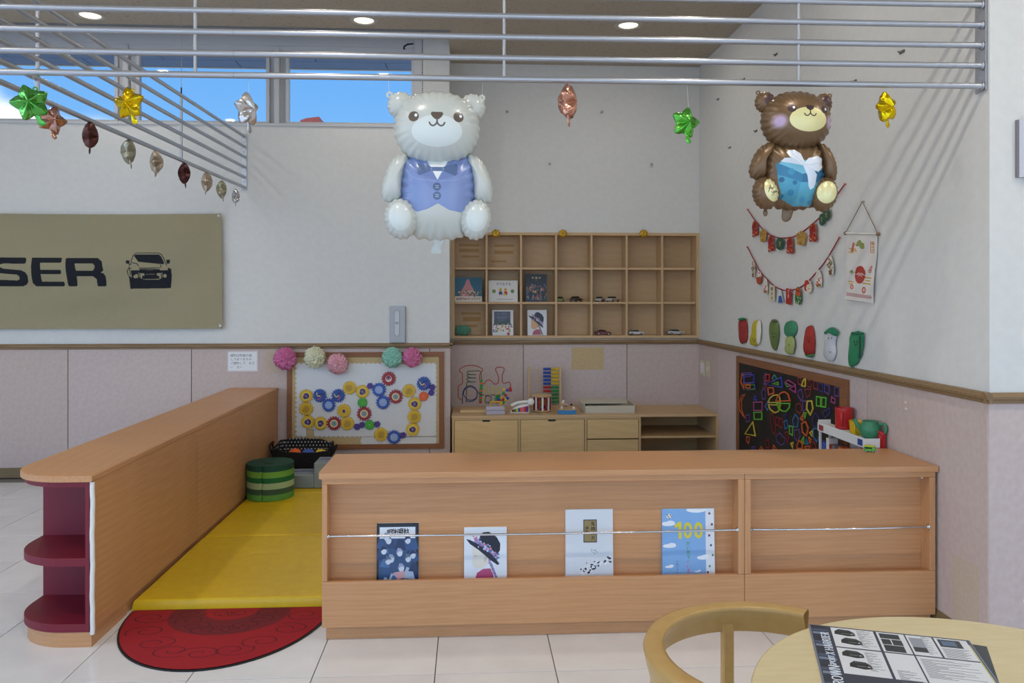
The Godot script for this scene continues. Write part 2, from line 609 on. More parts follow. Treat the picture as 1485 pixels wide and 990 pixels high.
# ------------------------------------------------------------------ room
func build_shell() -> void:
	# floor: slab, joints in the slab's colour, one tile each where the photograph shows them
	var fl := struct_node("floor", Vector3.ZERO, "pale glossy floor of large square tiles with thin dark joints")
	part("slab", bx2(Vector3(XL, -0.2, ZR - 0.2), Vector3(XX, -0.008, ZF), 0), M.grout, fl)
	var px_ := 0.4826
	var pz_ := 0.4934
	var x0 := -0.62 - 7 * px_
	var z0 := -3.167 - 7 * pz_
	var tm := [bx(Vector3(px_ - 0.004, 0.008, pz_ - 0.004), 0.0008)]
	for i in range(0, 14):
		for j in range(0, 14):
			var cx := x0 + (i + 0.5) * px_
			var cz := z0 + (j + 0.5) * pz_
			part("tile", tm[0], [M.tile_a, M.tile_b, M.tile_c][rng.randi() % 3], fl, Vector3(cx, -0.004, cz))
	var xr := x0 + 14 * px_
	var zr := z0 + 14 * pz_
	part("plain_tiling", bx2(Vector3(XL, -0.008, ZR), Vector3(x0, 0, ZF), 0), M.tile_a, fl)
	part("plain_tiling", bx2(Vector3(xr, -0.008, ZR), Vector3(XX, 0, ZF), 0), M.tile_a, fl)
	part("plain_tiling", bx2(Vector3(x0, -0.008, zr), Vector3(xr, 0, ZF), 0), M.tile_b, fl)
	# ceiling with the blind slot along the windows
	var ce := struct_node("ceiling", Vector3.ZERO, "grey-brown mineral fibre ceiling with small dark fissures")
	part("ceiling_board", bx2(Vector3(XL, CE, -6.36), Vector3(XX, CE + 0.12, ZF), 0), M.ceiling, ce)
	part("ceiling_board", bx2(Vector3(XE, CE, ZR - 0.2), Vector3(XX, CE + 0.12, -6.36), 0), M.ceiling, ce)
	part("slot_lid", bx2(Vector3(XL, CE + 0.24, ZW - 0.2), Vector3(XE, CE + 0.36, -6.24), 0), M.wall, ce)
	part("slot_side", bx2(Vector3(XL, CE + 0.1, -6.36), Vector3(XE, CE + 0.3, -6.24), 0), M.wall, ce)
	part("slot_end", bx2(Vector3(XE, CE + 0.1, ZW - 0.2), Vector3(XE + 0.1, CE + 0.36, -6.24), 0), M.wall, ce)
	part("slot_edge", bx2(Vector3(XL, CE - 0.012, -6.375), Vector3(XE + 0.015, CE + 0.02, -6.355), 0.001), M.alu_dark, ce)
	struct("roof", bx2(Vector3(XL - 0.3, CE + 0.36, ZR - 0.5), Vector3(XX + 0.3, CE + 0.5, ZF + 0.3), 0), M.alu_dark)  # unseen slab, added to keep the sun from leaking into the ceiling slot
	var top := CE + 0.36
	# window wall: plaster below the sill, pier at its right end
	var sill := 2.95
	var wx := on_z(611, 150, ZW).x
	var wb := struct("wall_back", bx2(Vector3(XL, 0, ZW - 0.2), Vector3(XE, sill, ZW), 0.001), M.wall, Vector3.ZERO, "white upper wall under the row of high windows")
	part("pier", bx2(Vector3(wx, sill, ZW - 0.2), Vector3(XE, top, ZW), 0.001), M.wall, wb)
	part("window_head", bx2(Vector3(XL, CE + 0.14, ZW - 0.2), Vector3(wx, top, ZW - 0.02), 0.001), M.wall, wb)
	struct("wall_recess_side", bx2(Vector3(XE - 0.2, 0, ZR - 0.2), Vector3(XE, top, ZW - 0.19), 0), M.wall)
	# recess wall around the opening of the pigeonholes
	var rb := struct_node("wall_recess", Vector3.ZERO, "off-white wall of the recess behind the hanging bears")
	part("wall_face", bx2(Vector3(XE - 0.1, 2.09, ZR - 0.35), Vector3(XR + 0.2, top, ZR), 0.001), M.wall, rb)
	part("wall_face", bx2(Vector3(XE - 0.1, 0, ZR - 0.35), Vector3(XR + 0.2, 1.115, ZR), 0.001), M.wall, rb)
	part("wall_backing", bx2(Vector3(XE - 0.1, 1.1, ZR - 0.4), Vector3(XR + 0.2, 2.1, ZR - 0.3), 0), M.wall, rb)
	# right wall and the pier face
	var wr := struct("wall_right", bx2(Vector3(XR, 0, ZR - 0.2), Vector3(XR + 0.25, top, ZC + 0.004), 0.002), M.wall, Vector3.ZERO, "off-white right wall striped by soft shadows of the tubes")
	var wp := struct("wall_pier", bx2(Vector3(XR + 0.01, 0, ZC - 0.2), Vector3(XX, top, ZC), 0.002), M.wall, Vector3.ZERO, "white wall turning the corner towards the showroom")
	# wainscot: one panel between two joints
	var h0 := 0.085
	var h1 := 1.068
	var cuts := [XL, on_z(-260, 560, ZW).x, on_z(-80, 560, ZW).x, on_z(99, 560, ZW).x, on_z(278, 560, ZW).x, on_z(457, 560, ZW).x, on_z(623, 510, ZW).x, XE + 0.004]
	for k in cuts.size() - 1:
		part("wainscot_panel", bx2(Vector3(cuts[k] + 0.003, h0, ZW - 0.01), Vector3(cuts[k + 1] - 0.003, h1, ZW + 0.006), 0.0015), M.panel if k % 2 else M.panel_b, wb)
	cuts = [XE, on_z(759, 550, ZR).x, on_z(909, 550, ZR).x, XR]
	for k in 3:
		part("wainscot_panel", bx2(Vector3(cuts[k] + 0.003, 0, ZR - 0.01), Vector3(cuts[k + 1] - 0.003, h1, ZR + 0.006), 0.0015), M.panel if k % 2 else M.panel_b, rb)
	part("wainscot_end", bx2(Vector3(XE - 0.01, 0, ZR), Vector3(XE + 0.006, h1, ZW + 0.006), 0.001), M.panel_b, wb)
	cuts = [ZR]
	for x in [1042.5, 1075, 1149, 1259]:
		cuts.append(on_x(x, 560, XR).z)
	cuts.append(ZC + 0.004)
	for k in cuts.size() - 1:
		part("wainscot_panel", bx2(Vector3(XR - 0.006, 0, cuts[k] + 0.003), Vector3(XR + 0.01, h1, cuts[k + 1] - 0.003), 0.0015), M.panel if k % 2 else M.panel_b, wr)
	part("wainscot_panel", bx2(Vector3(XR - 0.004, 0, ZC - 0.01), Vector3(XX, h1, ZC + 0.006), 0.0015), M.panel, wp)
	part("joint_backing", bx2(Vector3(XL, h0, ZW - 0.01), Vector3(XE, h1, ZW + 0.0015), 0), M.joint, wb)
	part("joint_backing", bx2(Vector3(XE, 0, ZR - 0.01), Vector3(XR, h1, ZR + 0.0015), 0), M.joint, rb)
	part("joint_backing", bx2(Vector3(XR - 0.0015, 0, ZR), Vector3(XR + 0.01, h1, ZC), 0), M.joint, wr)
	# chair rail: three stepped mouldings in profile
	var prof := pv([0, 1.064, 0.014, 1.064, 0.017, 1.067, 0.017, 1.077, 0.021, 1.081, 0.026, 1.084, 0.026, 1.094, 0.022, 1.098, 0.018, 1.104, 0.012, 1.109, 0, 1.109])
	struct("trim_1", rail(prof, XL, XE + 0.026), M.rail, Vector3(0, 0, ZW), "brown wooden chair rail on the window wall")
	struct("trim_2", rail(prof, XE, XR), M.rail, Vector3(0, 0, ZR), "brown wooden chair rail under the pigeonholes")
	var t3 := struct("trim_3", rail(prof, 0.0, ZC + 0.026 - ZR), M.rail, Vector3(XR, 0, ZR), "brown wooden chair rail along the right wall")
	t3.rotation.y = -PI / 2
	struct("trim_4", rail(prof, XR - 0.026, XX), M.rail, Vector3(0, 0, ZC), "brown wooden chair rail on the white pier")
	var t5 := struct("trim_5", rail(prof, 0.0, ZW - ZR + 0.026), M.rail, Vector3(XE, 0, ZW + 0.026), "")
	t5.rotation.y = PI / 2
	struct("baseboard_back", bx2(Vector3(XL, 0, ZW - 0.005), Vector3(XE, 0.085, ZW + 0.012), 0.003), M.base, Vector3.ZERO, "brown skirting board")
	struct("baseboard_right", bx2(Vector3(XR - 0.012, 0, ZR), Vector3(XR + 0.005, 0.085, ZC + 0.014), 0.003), M.base, Vector3.ZERO, "brown skirting board")
	struct("baseboard_pier", bx2(Vector3(XR - 0.012, 0, ZC - 0.005), Vector3(XX, 0.085, ZC + 0.014), 0.003), M.base)
	# showroom behind the camera: side walls, shop front with tall openings
	var lf := struct("wall_left", bx2(Vector3(XL - 0.2, 0, ZR - 0.2), Vector3(XL, top, -4.0), 0), M.wall)
	part("side_beam", bx2(Vector3(XL - 0.2, 3.45, -4.0), Vector3(XL, top, ZF), 0), M.wall, lf)
	part("side_sill", bx2(Vector3(XL - 0.2, -0.2, -4.0), Vector3(XL, 0.12, ZF), 0), M.alu, lf)
	for k in 5:
		var z := lerpf(-4.0, ZF, k / 4.0)
		part("side_post", bx2(Vector3(XL - 0.16, 0.1, z - 0.06), Vector3(XL, 3.5, z + 0.06), 0.005), M.alu, lf)
	struct("wall_far_right", bx2(Vector3(XX, 0, ZC), Vector3(XX + 0.2, top, ZF), 0), M.wall)
	var fr := struct_node("wall_front", Vector3.ZERO)
	part("front_beam", bx2(Vector3(XL, 3.45, ZF), Vector3(XX, top, ZF + 0.2), 0), M.wall, fr)
	part("front_sill", bx2(Vector3(XL, -0.2, ZF), Vector3(XX, 0.12, ZF + 0.2), 0), M.alu, fr)
	for k in 7:
		var x := XL + (XX - XL) * k / 6.0
		part("front_post", bx2(Vector3(x - 0.06, 0.1, ZF), Vector3(x + 0.06, 3.5, ZF + 0.16), 0.005), M.alu, fr)

func rail(prof: PackedVector2Array, a: float, b: float) -> ArrayMesh:
	# profile (out of the wall, up) pulled along x
	var st := new_st()
	var c := Vector2(0.008, 1.085)
	for k in prof.size():
		var p := prof[k]
		var q := prof[(k + 1) % prof.size()]
		var e := q - p
		var n := Vector3(0, -e.x, e.y)
		if ((p + q) * 0.5 - c).dot(Vector2(n.z, n.y)) < 0:
			n = -n
		quad(st, Vector3(a, p.y, p.x), Vector3(b, p.y, p.x), Vector3(b, q.y, q.x), Vector3(a, q.y, q.x), n)
	var idx := Geometry2D.triangulate_polygon(prof)
	for i in range(0, idx.size(), 3):
		for s in [a, b]:
			tri(st, Vector3(s, prof[idx[i]].y, prof[idx[i]].x), Vector3(s, prof[idx[i + 1]].y, prof[idx[i + 1]].x), Vector3(s, prof[idx[i + 2]].y, prof[idx[i + 2]].x), Vector3(-1 if s == a else 1, 0, 0))
	return st.commit()

func build_windows() -> void:
	var zg := ZW - 0.10
	var bottom := 2.95
	var head := 3.56
	var spans := [[-560, -390], [-352, -195], [-172, -8], [22, 168], [204, 387], [420, 597]]
	spans = [[-330, -178], [-148, 0], [24, 168], [204, 387], [420, 597]]
	for k in spans.size():
		var a := on_z(spans[k][0], 140, zg).x
		var b := on_z(spans[k][1], 140, zg).x
		if k == 2:
			a = on_z(-14, 140, zg).x
		if k == 1:
			a = on_z(-232, 140, zg).x
			b = on_z(-48, 140, zg).x
		if k == 0:
			a = on_z(-450, 140, zg).x
			b = on_z(-266, 140, zg).x
		var w := struct_node("window_%d" % (k + 1), Vector3(0, 0, zg), "high aluminium window with a view of the blue sky")
		var fr := 0.028
		part("sash_bottom", bx2(Vector3(a - fr, bottom + 0.015, -0.02), Vector3(b + fr, bottom + 0.045, 0.03), 0.002), M.alu, w)
		part("sash_top", bx2(Vector3(a - fr, head, -0.02), Vector3(b + fr, head + 0.035, 0.03), 0.002), M.alu, w)
		part("sash_side", bx2(Vector3(a - fr, bottom + 0.045, -0.02), Vector3(a, head, 0.03), 0.002), M.alu, w)
		part("sash_side", bx2(Vector3(b, bottom + 0.045, -0.02), Vector3(b + fr, head, 0.03), 0.002), M.alu, w)
		part("pane", bx2(Vector3(a - 0.01, bottom + 0.03, -0.002), Vector3(b + 0.01, head + 0.01, 0.002), 0), M.glass, w)
		if k == 4:
			# small dark stay of the opening sash
			part("stay", tube([Vector3(b + 0.02, head + 0.11, 0.05), Vector3(b - 0.03, head + 0.105, 0.055), Vector3(b - 0.06, head + 0.085, 0.055), Vector3(b - 0.062, head + 0.06, 0.05)], 0.008, 8), M.dark, w)
	var f := struct_node("window_frame", Vector3(0, 0, zg), "pale grey aluminium frame of the high windows")
	var xr := on_z(611, 150, ZW).x
	part("head_panel", bx2(Vector3(XL, head + 0.035, -0.03), Vector3(xr, head + 0.075, 0.045), 0.002), M.alu, f)
	part("head_panel", bx2(Vector3(XL, head + 0.075, -0.03), Vector3(xr, head + 0.22, 0.055), 0.002), M.alu, f)
	part("frame_sill", bx2(Vector3(XL, bottom - 0.01, -0.05), Vector3(xr + 0.01, bottom + 0.015, 0.115), 0.003), M.alu, f)
	for c in [-249, -31, 186, 403.5]:
		var x := on_z(c, 140, zg).x
		part("mullion", bx2(Vector3(x - 0.085, bottom, -0.03), Vector3(x + 0.085, head + 0.06, -0.004), 0.002), M.alu, f)
		part("mullion_cover", bx2(Vector3(x - 0.022, bottom, 0.02), Vector3(x + 0.022, head + 0.06, 0.06), 0.002), M.alu, f)
	part("jamb", bx2(Vector3(xr - 0.06, bottom, -0.05), Vector3(xr + 0.06, head + 0.22, 0.085), 0.002), M.alu, f)
	# blind box in the ceiling slot, with the bead chain beside the pier
	var bl := thing("blind_box", "dark blind box in the ceiling slot above the windows", "blind", Vector3(0, 0, ZW + 0.05))
	part("box", bx2(Vector3(XL + 0.05, 3.755, -0.04), Vector3(XE - 0.06, 3.85, 0.05), 0.004), M.dark, bl)
	var bc := mat(c8(90, 88, 84), 0.5)
	var st := new_st()
	var bead := sphere(Vector3(0.006, 0.006, 0.006), 6)
	for k in 46:
		st.append_from(bead, 0, Transform3D(Basis(), Vector3(xr + 0.012, 3.74 - k * 0.017, 0.0)))
	part("bead_chain", st.commit(), bc, bl)

func build_outside() -> void:
	struct("forecourt", bx2(Vector3(-30, -0.3, -4.0), Vector3(XL - 0.2, -0.05, 40), 0), M.paving)
	struct("street", bx2(Vector3(XL - 0.2, -0.3, ZF + 0.2), Vector3(30, -0.05, 40), 0), M.paving)
	var e := struct_node("eave", Vector3.ZERO, "pale soffit of the eave seen through the high windows")
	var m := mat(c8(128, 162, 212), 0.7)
	var zo := -8.45
	for k in 9:
		var a := -12.2 + k * 1.52
		part("soffit_board", bx2(Vector3(a + 0.004, 3.9, zo + 0.26), Vector3(a + 1.516, 3.96, ZW - 0.2), 0.002), m, e)
		part("soffit_board", bx2(Vector3(a + 0.7, 3.905, zo), Vector3(a + 2.21, 3.96, zo + 0.235), 0.002), m, e)
	part("soffit_joint", bx2(Vector3(-12.2, 3.92, zo), Vector3(2.5, 3.97, ZW - 0.2), 0), M.alu_dark, e)
	part("fascia", bx2(Vector3(-12.2, 3.895, zo - 0.03), Vector3(2.5, 4.2, zo), 0.002), M.white, e)
	# what rises beyond the sill
	var bp := on_z(590, 150, -16.0)
	var b := thing("far_building", "pale bluish building beyond the right end of the high windows", "building", Vector3(bp.x + 0.2, 0, -16.0))
	part("wall", bx2(Vector3(-0.17, 0, -3), Vector3(2.5, 5.45, 0), 0.01), mat(c8(205, 214, 226), 0.7), b)
	part("pipe", bx2(Vector3(0.12, 3, 0), Vector3(0.16, 5.4, 0.05), 0.005), M.alu_dark, b)
	var rp := on_z(456, 177, -22.0)
	solo("far_roof", prism(pv([-0.28, -1.5, 0.22, -1.5, 0.22, 0.04, -0.1, 0.0, -0.28, -0.06]), 1.0), mat(c8(176, 84, 70), 0.7), "tip of a red roof just above the window sill", "roof", rp)

func build_downlights() -> void:
	var glow := mat(c8(255, 244, 222), 0.5)
	glow.emission_enabled = true
	glow.emission = Color(1.0, 0.93, 0.80)
	glow.emission_energy_multiplier = 1.5
	var ring := lathe([Vector2(0.076, 0.02), Vector2(0.078, -0.004), Vector2(0.085, -0.008), Vector2(0.105, -0.006), Vector2(0.108, 0.0), Vector2(0.108, 0.02)], 32)
	var disc := lathe([Vector2(0.079, 0.002), Vector2(0.07, -0.003), Vector2(0.04, -0.006), Vector2(0.0, -0.007)], 32)
	var rm := mat(c8(180, 178, 174), 0.5)
	var xs := [-6.96, -4.91, -2.865, -0.813, 1.243, 3.29, 5.34]
	for z in [-6.16, -4.1, -2.04, 0.02, 2.08, 4.14]:
		for x in xs:
			if z < -3.2 and x > XR:
				continue
			var lab := "round warm downlight in the open showroom ceiling"
			if z < -6:
				lab = {-2: "round warm downlight in the ceiling above the tan banner", 0: "round warm downlight in the ceiling above the white bear", 1: "round warm downlight in the ceiling above the pigeonhole shelf"}.get(int(x), "round warm downlight in the ceiling along the window wall")
			var l := thing("downlight", lab, "downlight", Vector3(x, CE, z), 0, "recessed downlights in the ceiling")
			part("trim_ring", ring, rm, l)
			part("diffuser", disc, glow, l)
			var a := AreaLight3D.new()
			a.name = "lamp"
			a.area_size = Vector2(0.08, 0.08)
			a.light_energy = LAMP_POWER * (2.6 if absf(z + 2.04) < 0.1 else 0.75)
			a.light_color = Color(1.0, 0.962, 0.905)
			a.shadow_enabled = true
			l.add_child(a)
			a.position = Vector3(0, -0.012, 0)
			a.rotation = Vector3(-PI / 2, 0, 0)

# ------------------------------------------------------------------ hanging frame of tubes
func build_rail_frame() -> void:
	var zt := -3.166
	var xw := XR - 0.004
	var xc := -1.90
	var f := thing("tube_frame", "silver L-shaped frame of six stacked tubes hung under the ceiling", "rail frame", Vector3(0, 2.37, zt))
	var r := 0.0125
	var dy := 0.0838
	var xj := on_z(339.5, 60, zt).x
	for k in 6:
		var y := k * dy
		part("tube", tube([Vector3(xc, y, 0), Vector3(xj - 0.0006, y, 0)], r, 16), M.tube, f)
		part("tube", tube([Vector3(xj + 0.0006, y, 0), Vector3(xw - 0.008, y, 0)], r, 16), M.tube, f)
		part("tube_sleeve", tube([Vector3(xj - 0.01, y, 0), Vector3(xj + 0.01, y, 0)], r * 0.93, 12), M.alu_dark, f)
		part("tube", tube([Vector3(xc, y, 0), Vector3(-1.894, y + 0.052 + 0.002 * k, ZW + 0.012 - zt)], r, 16), M.tube, f)
		part("tube_foot", lathe([Vector2(0.0, 0.0), Vector2(0.018, 0.0), Vector2(0.018, 0.006), Vector2(0.0128, 0.009)], 16), M.tube, f, Vector3(xw - 0.006, y, 0), Vector3(0, 0, PI / 2))
	part("wall_plate", bx2(Vector3(xw - 0.006, -0.02, -0.05), Vector3(xw, 5 * dy + 0.02, 0.02), 0.001), M.tube, f)
	part("wall_plate", bx2(Vector3(-1.894 - 0.022, 0.03, ZW - zt + 0.001), Vector3(-1.894 + 0.022, 5 * dy + 0.085, ZW - zt + 0.008), 0.001), M.tube, f)
	for s in [0.5, 1.5, 3.5, 4.5]:
		part("screw", sphere(Vector3(0.003, 0.005, 0.005), 8), M.chrome, f, Vector3(xw - 0.007, s * dy, -0.033))
		part("screw", sphere(Vector3(0.005, 0.005, 0.003), 8), M.chrome, f, Vector3(-1.894, s * dy + 0.055, ZW - zt + 0.009))
	for x in [283.0, 731.0, 1158.0]:
		var p := on_z(x, 50, zt)
		for k in 5:
			part("post", tube([Vector3(p.x, k * dy + 0.011, 0), Vector3(p.x, (k + 1) * dy - 0.011, 0)], 0.0065, 10), M.tube, f)
		part("cable", tube([Vector3(p.x, 5 * dy, 0), Vector3(p.x, CE - 2.37, 0)], 0.0015, 5), M.steel, f)
	for x in [54.5, 263.0]:
		var p := on_x(x, 150, -1.897)
		var zz := p.z - zt
		var y := 0.052 * zz / (ZW - zt)
		for k in 5:
			part("post", tube([Vector3(-1.897, y + k * dy + 0.011, zz), Vector3(-1.897, y + (k + 1) * dy - 0.009, zz)], 0.0085, 10), M.tube, f)
		part("cable_end", tube([Vector3(-1.897, y + 5 * dy, zz), Vector3(-1.897, y + 5 * dy + 0.06, zz)], 0.005, 8), M.dark, f)
		part("cable", tube([Vector3(-1.897, y + 5 * dy + 0.06, zz), Vector3(-1.897, CE - 2.37, zz)], 0.0015, 5), M.steel, f)

# ------------------------------------------------------------------ furniture
func round_end(x0: float, x1: float, zb: float, zf: float, rx: float, rz: float) -> PackedVector2Array:
	# plan outline (x, -z), square at the back and at the right, rounded at the front left
	var p := PackedVector2Array([Vector2(x1, -zb), Vector2(x0, -zb)])
	for k in 13:
		var a := PI + k * PI / 24.0
		p.append(Vector2(x0 + rx + cos(a) * rx, -zf + rz + sin(a) * rz))
	p.append(Vector2(x1, -zf))
	return p
func slab(poly: PackedVector2Array, y0: float, y1: float, r := 0.002) -> ArrayMesh:
	# plan outline raised between two heights
	var st := new_st()
	add_prism(st, poly, y1 - y0, r)
	var t := SurfaceTool.new()
	t.begin(Mesh.PRIMITIVE_TRIANGLES)
	t.append_from(st.commit(), 0, Transform3D(Basis(Vector3(1, 0, 0), Vector3(0, 0, -1), Vector3(0, 1, 0)), Vector3(0, (y0 + y1) * 0.5, 0)))
	return t.commit()

func build_partition() -> void:
	var t := thing("low_partition", "long low beech partition ending in a rounded dark red shelf", "partition")
	var xr := -1.612
	var xl := -2.012
	var zf := -3.472
	var zs := -3.84
	var hh := 0.737
	part("top_board", slab(round_end(xl, xr, ZW + 0.008, zf, 0.27, 0.26), hh - 0.026, hh, 0.003), M.beech2, t)
	part("top_edging", bx2(Vector3(xr, hh - 0.024, ZW + 0.008), Vector3(xr + 0.004, hh - 0.003, zf), 0.001), M.beech2, t)
	part("body", bx2(Vector3(xl + 0.012, 0.065, ZW + 0.008), Vector3(xr - 0.02, hh - 0.026, zs), 0.002), M.beech2, t)
	for k in 3:
		var a := ZW + 0.008 + k * 1.0 if k < 2 else -4.79 + 0.0
		var b := a + 1.0 if k < 2 else zf - 0.02
		part("side_panel", bx2(Vector3(xr - 0.02, 0.065, a + 0.0008), Vector3(xr, hh - 0.026, b - 0.0008), 0.0015), M.beech2, t)
	part("toe_kick", bx2(Vector3(xl + 0.04, 0, ZW + 0.008), Vector3(xr - 0.012, 0.066, zs), 0.001), M.beech2, t)
	part("toe_kick", slab(round_end(xl + 0.025, xr - 0.006, zs, zf - 0.018, 0.26, 0.25), 0.0, 0.066, 0.002), M.beech0, t)
	# end shelf
	var sh := slab(round_end(xl + 0.01, xr - 0.0305, zs + 0.004, zf - 0.014, 0.265, 0.255), 0.0, 0.034, 0.002)
	part("shelf", slab(round_end(xl + 0.014, xr - 0.0305, zs + 0.004, zf - 0.014, 0.265, 0.255), 0.0, 0.024, 0.002), M.maroon, t, Vector3(0, hh - 0.0505, 0))
	part("shelf", sh, M.maroon, t, Vector3(0, 0.348, 0))
	part("shelf", sh, M.maroon, t, Vector3(0, 0.066, 0))
	part("shelf_back", bx2(Vector3(xl + 0.012, 0.098, zs - 0.012), Vector3(xr - 0.03, hh - 0.05, zs + 0.004), 0.001), M.maroon, t)
	part("shelf_side", bx2(Vector3(xr - 0.03, 0.066, zs), Vector3(xr - 0.0125, hh - 0.0265, zf - 0.012), 0.001), M.maroon, t)
	# white corner guard, a little wavy where the tape has loosened
	var pts := []
	for k in 25:
		var y := 0.056 + k * (hh - 0.028 - 0.056) / 24.0
		pts.append(Vector3(xr - 0.002 + 0.0012 * sin(k * 0.7) + 0.0008 * sin(k * 1.9), y, zf - 0.017))
	part("corner_guard", tube(pts, 0.0098, 10), M.white_soft, t)

func build_counter() -> void:
	var t := thing("display_counter", "long low beech counter with two open magazine bays and steel rods", "counter")
	var xl := -0.640
	var xr := XR - 0.012
	var zf := -3.480
	var zb := -3.885
	var hh := 0.737
	var x1 := on_z(1080, 760, zf).x
	part("top_board", slab(PackedVector2Array([Vector2(xr, -zb + 0.008), Vector2(xl - 0.012, -zb + 0.008), Vector2(xl - 0.015, 3.49), Vector2(xl - 0.011, 3.474), Vector2(xl, 3.471), Vector2(on_z(932, 690, zf).x, 3.471), Vector2(on_z(932, 690, zf).x, 3.471), Vector2(xr, 3.471)]), hh - 0.026, hh, 0.003), M.beech0, t)
	# two carcasses side by side
	var y0 := 0.262
	var y1 := 0.686
	var bay := [[xl, x1 - 0.0008, on_z(474.4, 760, zf).x, on_z(1070.7, 760, zf).x], [x1 + 0.0008, xr - 0.008, on_z(1089, 760, zf).x, xr - 0.034]]
	for b in bay:
		part("top_rail", bx2(Vector3(b[0], y1, zf - 0.02), Vector3(b[1], hh - 0.0268, zf), 0.0015), M.beech0, t)
		part("stile", bx2(Vector3(b[0], y0 + 0.001, zf - 0.02), Vector3(b[2], y1 - 0.0006, zf), 0.0015), M.beech1, t)
		part("stile", bx2(Vector3(b[3], y0 + 0.001, zf - 0.02), Vector3(b[1], y1 - 0.0006, zf), 0.0015), M.beech1, t)
		part("lower_panel", bx2(Vector3(b[0], 0.064, zf - 0.02), Vector3(b[1], y0, zf), 0.0015), M.beech0, t)
		part("bay_back", bx2(Vector3(b[2] - 0.01, 0.2, zf - 0.088), Vector3(b[3] + 0.01, y1 + 0.012, zf - 0.076), 0), M.beech0, t)
		part("bay_side", bx2(Vector3(b[2] - 0.012, 0.2, zf - 0.08), Vector3(b[2] - 0.001, y1 + 0.01, zf - 0.018), 0), M.beech1, t)
		part("bay_side", bx2(Vector3(b[3] + 0.001, 0.2, zf - 0.08), Vector3(b[3] + 0.012, y1 + 0.01, zf - 0.018), 0), M.beech1, t)
		part("bay_floor", bx2(Vector3(b[2], 0.21, zf - 0.08), Vector3(b[3], 0.232, zf - 0.018), 0), M.beech0, t)
		part("bay_ceiling", bx2(Vector3(b[2], y1 + 0.001, zf - 0.08), Vector3(b[3], y1 + 0.012, zf - 0.018), 0), M.beech0, t)
		part("body", bx2(Vector3(b[0] + 0.001, 0.065, zb), Vector3(b[1] - 0.001, hh - 0.027, zf - 0.088), 0.001), M.beech0, t)
		# rod with its flanges, sagging a little
		var pts := []
		for k in 9:
			var s := k / 8.0
			pts.append(Vector3(lerpf(b[2], b[3], s), 0.4595 - 0.004 * sin(s * PI), zf - 0.008))
		part("rod", tube(pts, 0.0048, 10), M.chrome, t)
		for s in [0, 1]:
			part("flange", lathe([Vector2(0.012, 0.0), Vector2(0.012, 0.004), Vector2(0.008, 0.009), Vector2(0.0055, 0.012)], 16), M.chrome, t, Vector3(b[2 + s], 0.4595, zf - 0.008), Vector3(0, 0, -PI / 2 if s == 0 else PI / 2))
	part("toe_kick", bx2(Vector3(xl + 0.012, 0, zb), Vector3(xr - 0.01, 0.066, zf - 0.034), 0.001), M.beech0, t)
	part("magnet_catch", sphere(Vector3(0.006, 0.006, 0.006), 8), M.white_soft, t, Vector3(bay[1][3] - 0.02, y1 - 0.008, zf - 0.03))

